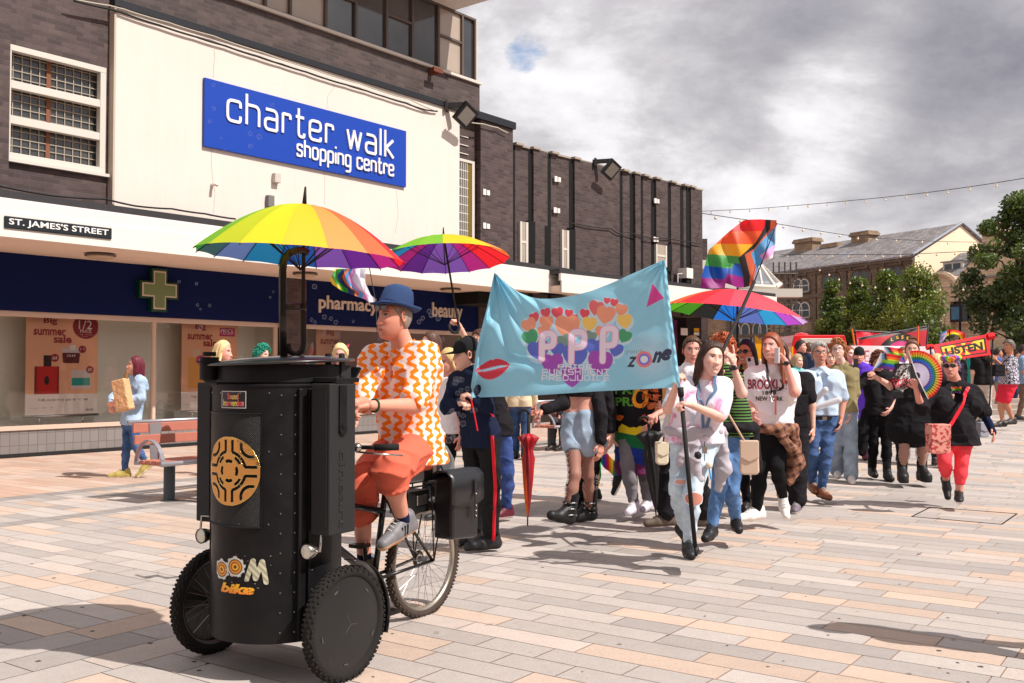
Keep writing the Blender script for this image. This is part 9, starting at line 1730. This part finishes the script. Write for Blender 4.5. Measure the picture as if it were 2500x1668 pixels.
I=person('person with bright green hair behind the speaker tricycle lid', 640, 13.5, 1.62, 70, .1, 1.0, PALE, (70, 10, 0), {'hd':(640, 868, 0)}, ('curly', (.12, .55, .45)), dict(mat=C_white, sleeve=.3, hem=-.05, fit=.03), dict(mat=M_jeans, len=.95), ('sneaker', (.15, .15, .15), (.3, .3, .3)), seed=72, vox=.016)
I=person('person with short blonde fringe peeking over the speaker lid beside the rider', 831, 13.0, 1.66, 0, .1, 1.0, PALE, (0, 14, 0), {'hd':(831, 866, 0)}, ('bob', (.90, .78, .58)), dict(mat=cloth('teal', (.2, .5, .5)), sleeve=.3, hem=-.05, fit=.03), dict(mat=M_jeans, len=.95), ('sneaker', (.15, .15, .15), (.3, .3, .3)), seed=73, hlen=.06, vox=.016)
person('bystander just outside the right edge whose shadow falls on the paving', 2720, 5.0, 1.74, -60, .2, 1.0, PINK, None, {}, ('short', (.3, .2, .1)), dict(mat=C_black, sleeve=.4, hem=-.05, fit=.03), dict(mat=M_jeans, len=.95), ('sneaker', (.2, .2, .2), (.6, .6, .6)), seed=80, vox=.016)
F1=[(360, 445), (450, 445), (560, 445), (700, 445)];F2=[(330, 620), (430, 690), (560, 740), (700, 790), (790, 860)];F3=[(360, 445), (300, 570), (330, 620)];F4=[(700, 445), (700, 600), (760, 740), (825, 790), (790, 860)]
def fq(u, v):
 q=coons(F1, F2, F3, F4, u, v);x, y=q[:, 0], q[:, 1];D=6.25+.03*np.sin(x/40+y/90)+.02*np.sin(x/22-y/50);px, py=740+x/4.61, 560+y/4.61;X=(px-1250)/F;Y=-(py-834)/F;dy=CP-Y*SP_;return np.stack([X/dy*D, D, CAMZ+(SP_+Y*CP)/dy*D], 1)
def fqc(u, v):
 q=coons(F1, F2, F3, F4, u, v);x, y=q[:, 0], q[:, 1];t=u+.12*np.sin(v*5);L_=lambda*c:np.array(lin(c));C=np.tile(L_(.98, .80, .10), (len(x), 1))
 for a, c in((.10, (.18, .60, .20)), (.27, (.05, .16, .45)), (.36, (.10, .09, .14)), (.42, (.85, .38, .22)), (.50, (.35, .65, .88)), (.60, (.90, .60, .80)), (.72, (.93, .91, .95))):C[t>a]=L_(*c)
 return C
pf_=thing('wand_flag', 'crumpled progress flag on a thin wire above the rider hat brim', 'flag', P(915, 735, 6.2));painted('cloth', 80, 60, fq, fqc, M_umb, pf_);b=MB();b.tube([P(902, 654, 6.2), P(910, 700, 6.2), P(917, 735, 6.2), P(925, 900, 6.2)], .003, 5);b.build('wire', [M_wire], pf_)
def bub_fn(t):
 o=t.obj();lw=t.n('ShaderNodeLayerWeight', {0:.35});f=t.m('POWER', lw.outputs[1], 2.2);cr=t.ramp(t.noise(o, 30, 2, .5), [(.35, (.55, 1, .75)), (.5, (1, .75, .95)), (.65, (.5, .75, 1))]);g_=t.n('ShaderNodeBsdfGlossy', {0:cr, 1:.02});tr=t.n('ShaderNodeBsdfTransparent');mx_=t.n('ShaderNodeMixShader', {0:t.m('MULTIPLY_ADD', f, .5, .02)});t.L.new(tr.outputs[0], mx_.inputs[1]);t.L.new(g_.outputs[0], mx_.inputs[2]);t.L.new(mx_.outputs[0], t.N['Material Output'].inputs[0])
M_bub=mat('soap_film', fn=bub_fn);rs_=np.random.RandomState(9);BP=[]
for(x, y, r, D)in[(522, 207, 5, 6), (522, 265, 5, 6), (512, 297, 5, 6), (611, 326, 6, 6), (633, 334, 7, 6), (612, 357, 6, 6), (665, 256, 5, 6), (540, 337, 3, 6), (549, 367, 3, 6), (671, 205, 4, 6), (174, 158, 6, 6), (437, 688, 4, 6), (480, 693, 4, 6), (482, 745, 4, 6), (512, 746, 4, 6), (489, 755, 3, 6), (660, 726, 3, 6), (408, 797, 5, 6), (490, 800, 6, 6), (656, 843, 4, 6), (667, 712, 3, 6), (792, 774, 6, 6), (793, 808, 5, 6), (820, 787, 6, 6), (808, 778, 5, 6), (761, 781, 5, 6), (768, 700, 7, 6), (769, 788, 5, 6), (790, 818, 4, 6), (825, 818, 5, 6), (862, 785, 4, 6), (928, 827, 5, 5), (1053, 770, 7, 7), (1032, 777, 6, 7), (1047, 760, 6, 7), (1070, 778, 7, 7), (1023, 786, 6, 7), (1080, 830, 6, 7), (1094, 812, 5, 7), (1053, 664, 5, 7), (1054, 685, 5, 7)]:BP.append((x, y, r*.92, D))
for k in range(46):
 t=rs_.rand();x=1100+18*rs_.randn()+(30 if t<.5 else-5);y=920+165*t;BP.append((x, y, rs_.uniform(4, 8.5), 7.2+.5*rs_.rand()))
src={}
for k, (x, y, r, D)in enumerate(BP):
 q=P(x, y, D);rad=r*D/F;key=0
 if key not in src:b=MB();b.sphere((0, 0, 0), 1.0, 18);o=b.build('soap_bubble', [M_bub], smooth=True);src[key]=o
 else:o=src[key].copy();COL.objects.link(o)
 o.location=Vector(q);o.scale=(rad, )*3;zone='in front of the shop windows' if x<1000 and y>640 else 'in front of the white wall and blue sign' if y<600 else 'around the capped teenager'
 tag(o, 'small iridescent soap bubble floating '+zone, 'bubble', 'soap bubbles '+zone)
cv=[P(x, y, GD(y))*[1, 1, 0]+Z3*.006 for x, y in((2226, 1261), (2272, 1238), (2483, 1254), (2445, 1280))];b=MB()
for a, c in zip(cv, cv[1:]+cv[:1]):d_=unit(c-a);b.box((a+c)/2, (np.linalg.norm(c-a), .014, .004), d_, np.cross(Z3, d_), Z3)
tag(b.build('access_cover', [M_dkpost]), 'thin dark outline of a paved access cover in front of the coral leggings', 'cover')
rs_=np.random.RandomState(21);b=MB();c2=MB()
for k in range(150):
 y=3.6+9*rs_.rand()**1.3;x=(rs_.rand()-.5)*y*1.05;r_=rs_.uniform(.006, .016);n_=7;q=np.array([x, y, .0055]);V=[q+np.array([math.cos(t)*r_*rs_.uniform(.7, 1.2), math.sin(t)*r_*rs_.uniform(.7, 1.2), 0])for t in np.linspace(0, 2*np.pi, n_, endpoint=False)];b.add(V, [tuple(range(n_))])
o=b.build('chewing_gum', [mat('gum', (.30, .27, .25), rough=.9)]);tag(o, 'flattened dark chewing gum spots scattered over the paving', 'gum', kind='stuff')
for k in range(36):
 y=3.8+8*rs_.rand();x=(rs_.rand()-.5)*y;q=np.array([x, y, .010]);a=rs_.rand()*6.28;d_=np.array([math.cos(a), math.sin(a), .15]);e_2=np.array([-math.sin(a), math.cos(a), .1]);s_=rs_.uniform(.008, .018);c2.add([q-d_*s_, q-e_2*s_*.5, q+d_*s_, q+e_2*s_*.5], [(0, 1, 2, 3)])
tag(c2.build('dry_leaves', [mat('dry_leaf', (.45, .30, .18))]), 'tiny dry leaf scraps lying on the paving', 'leaves', kind='stuff')
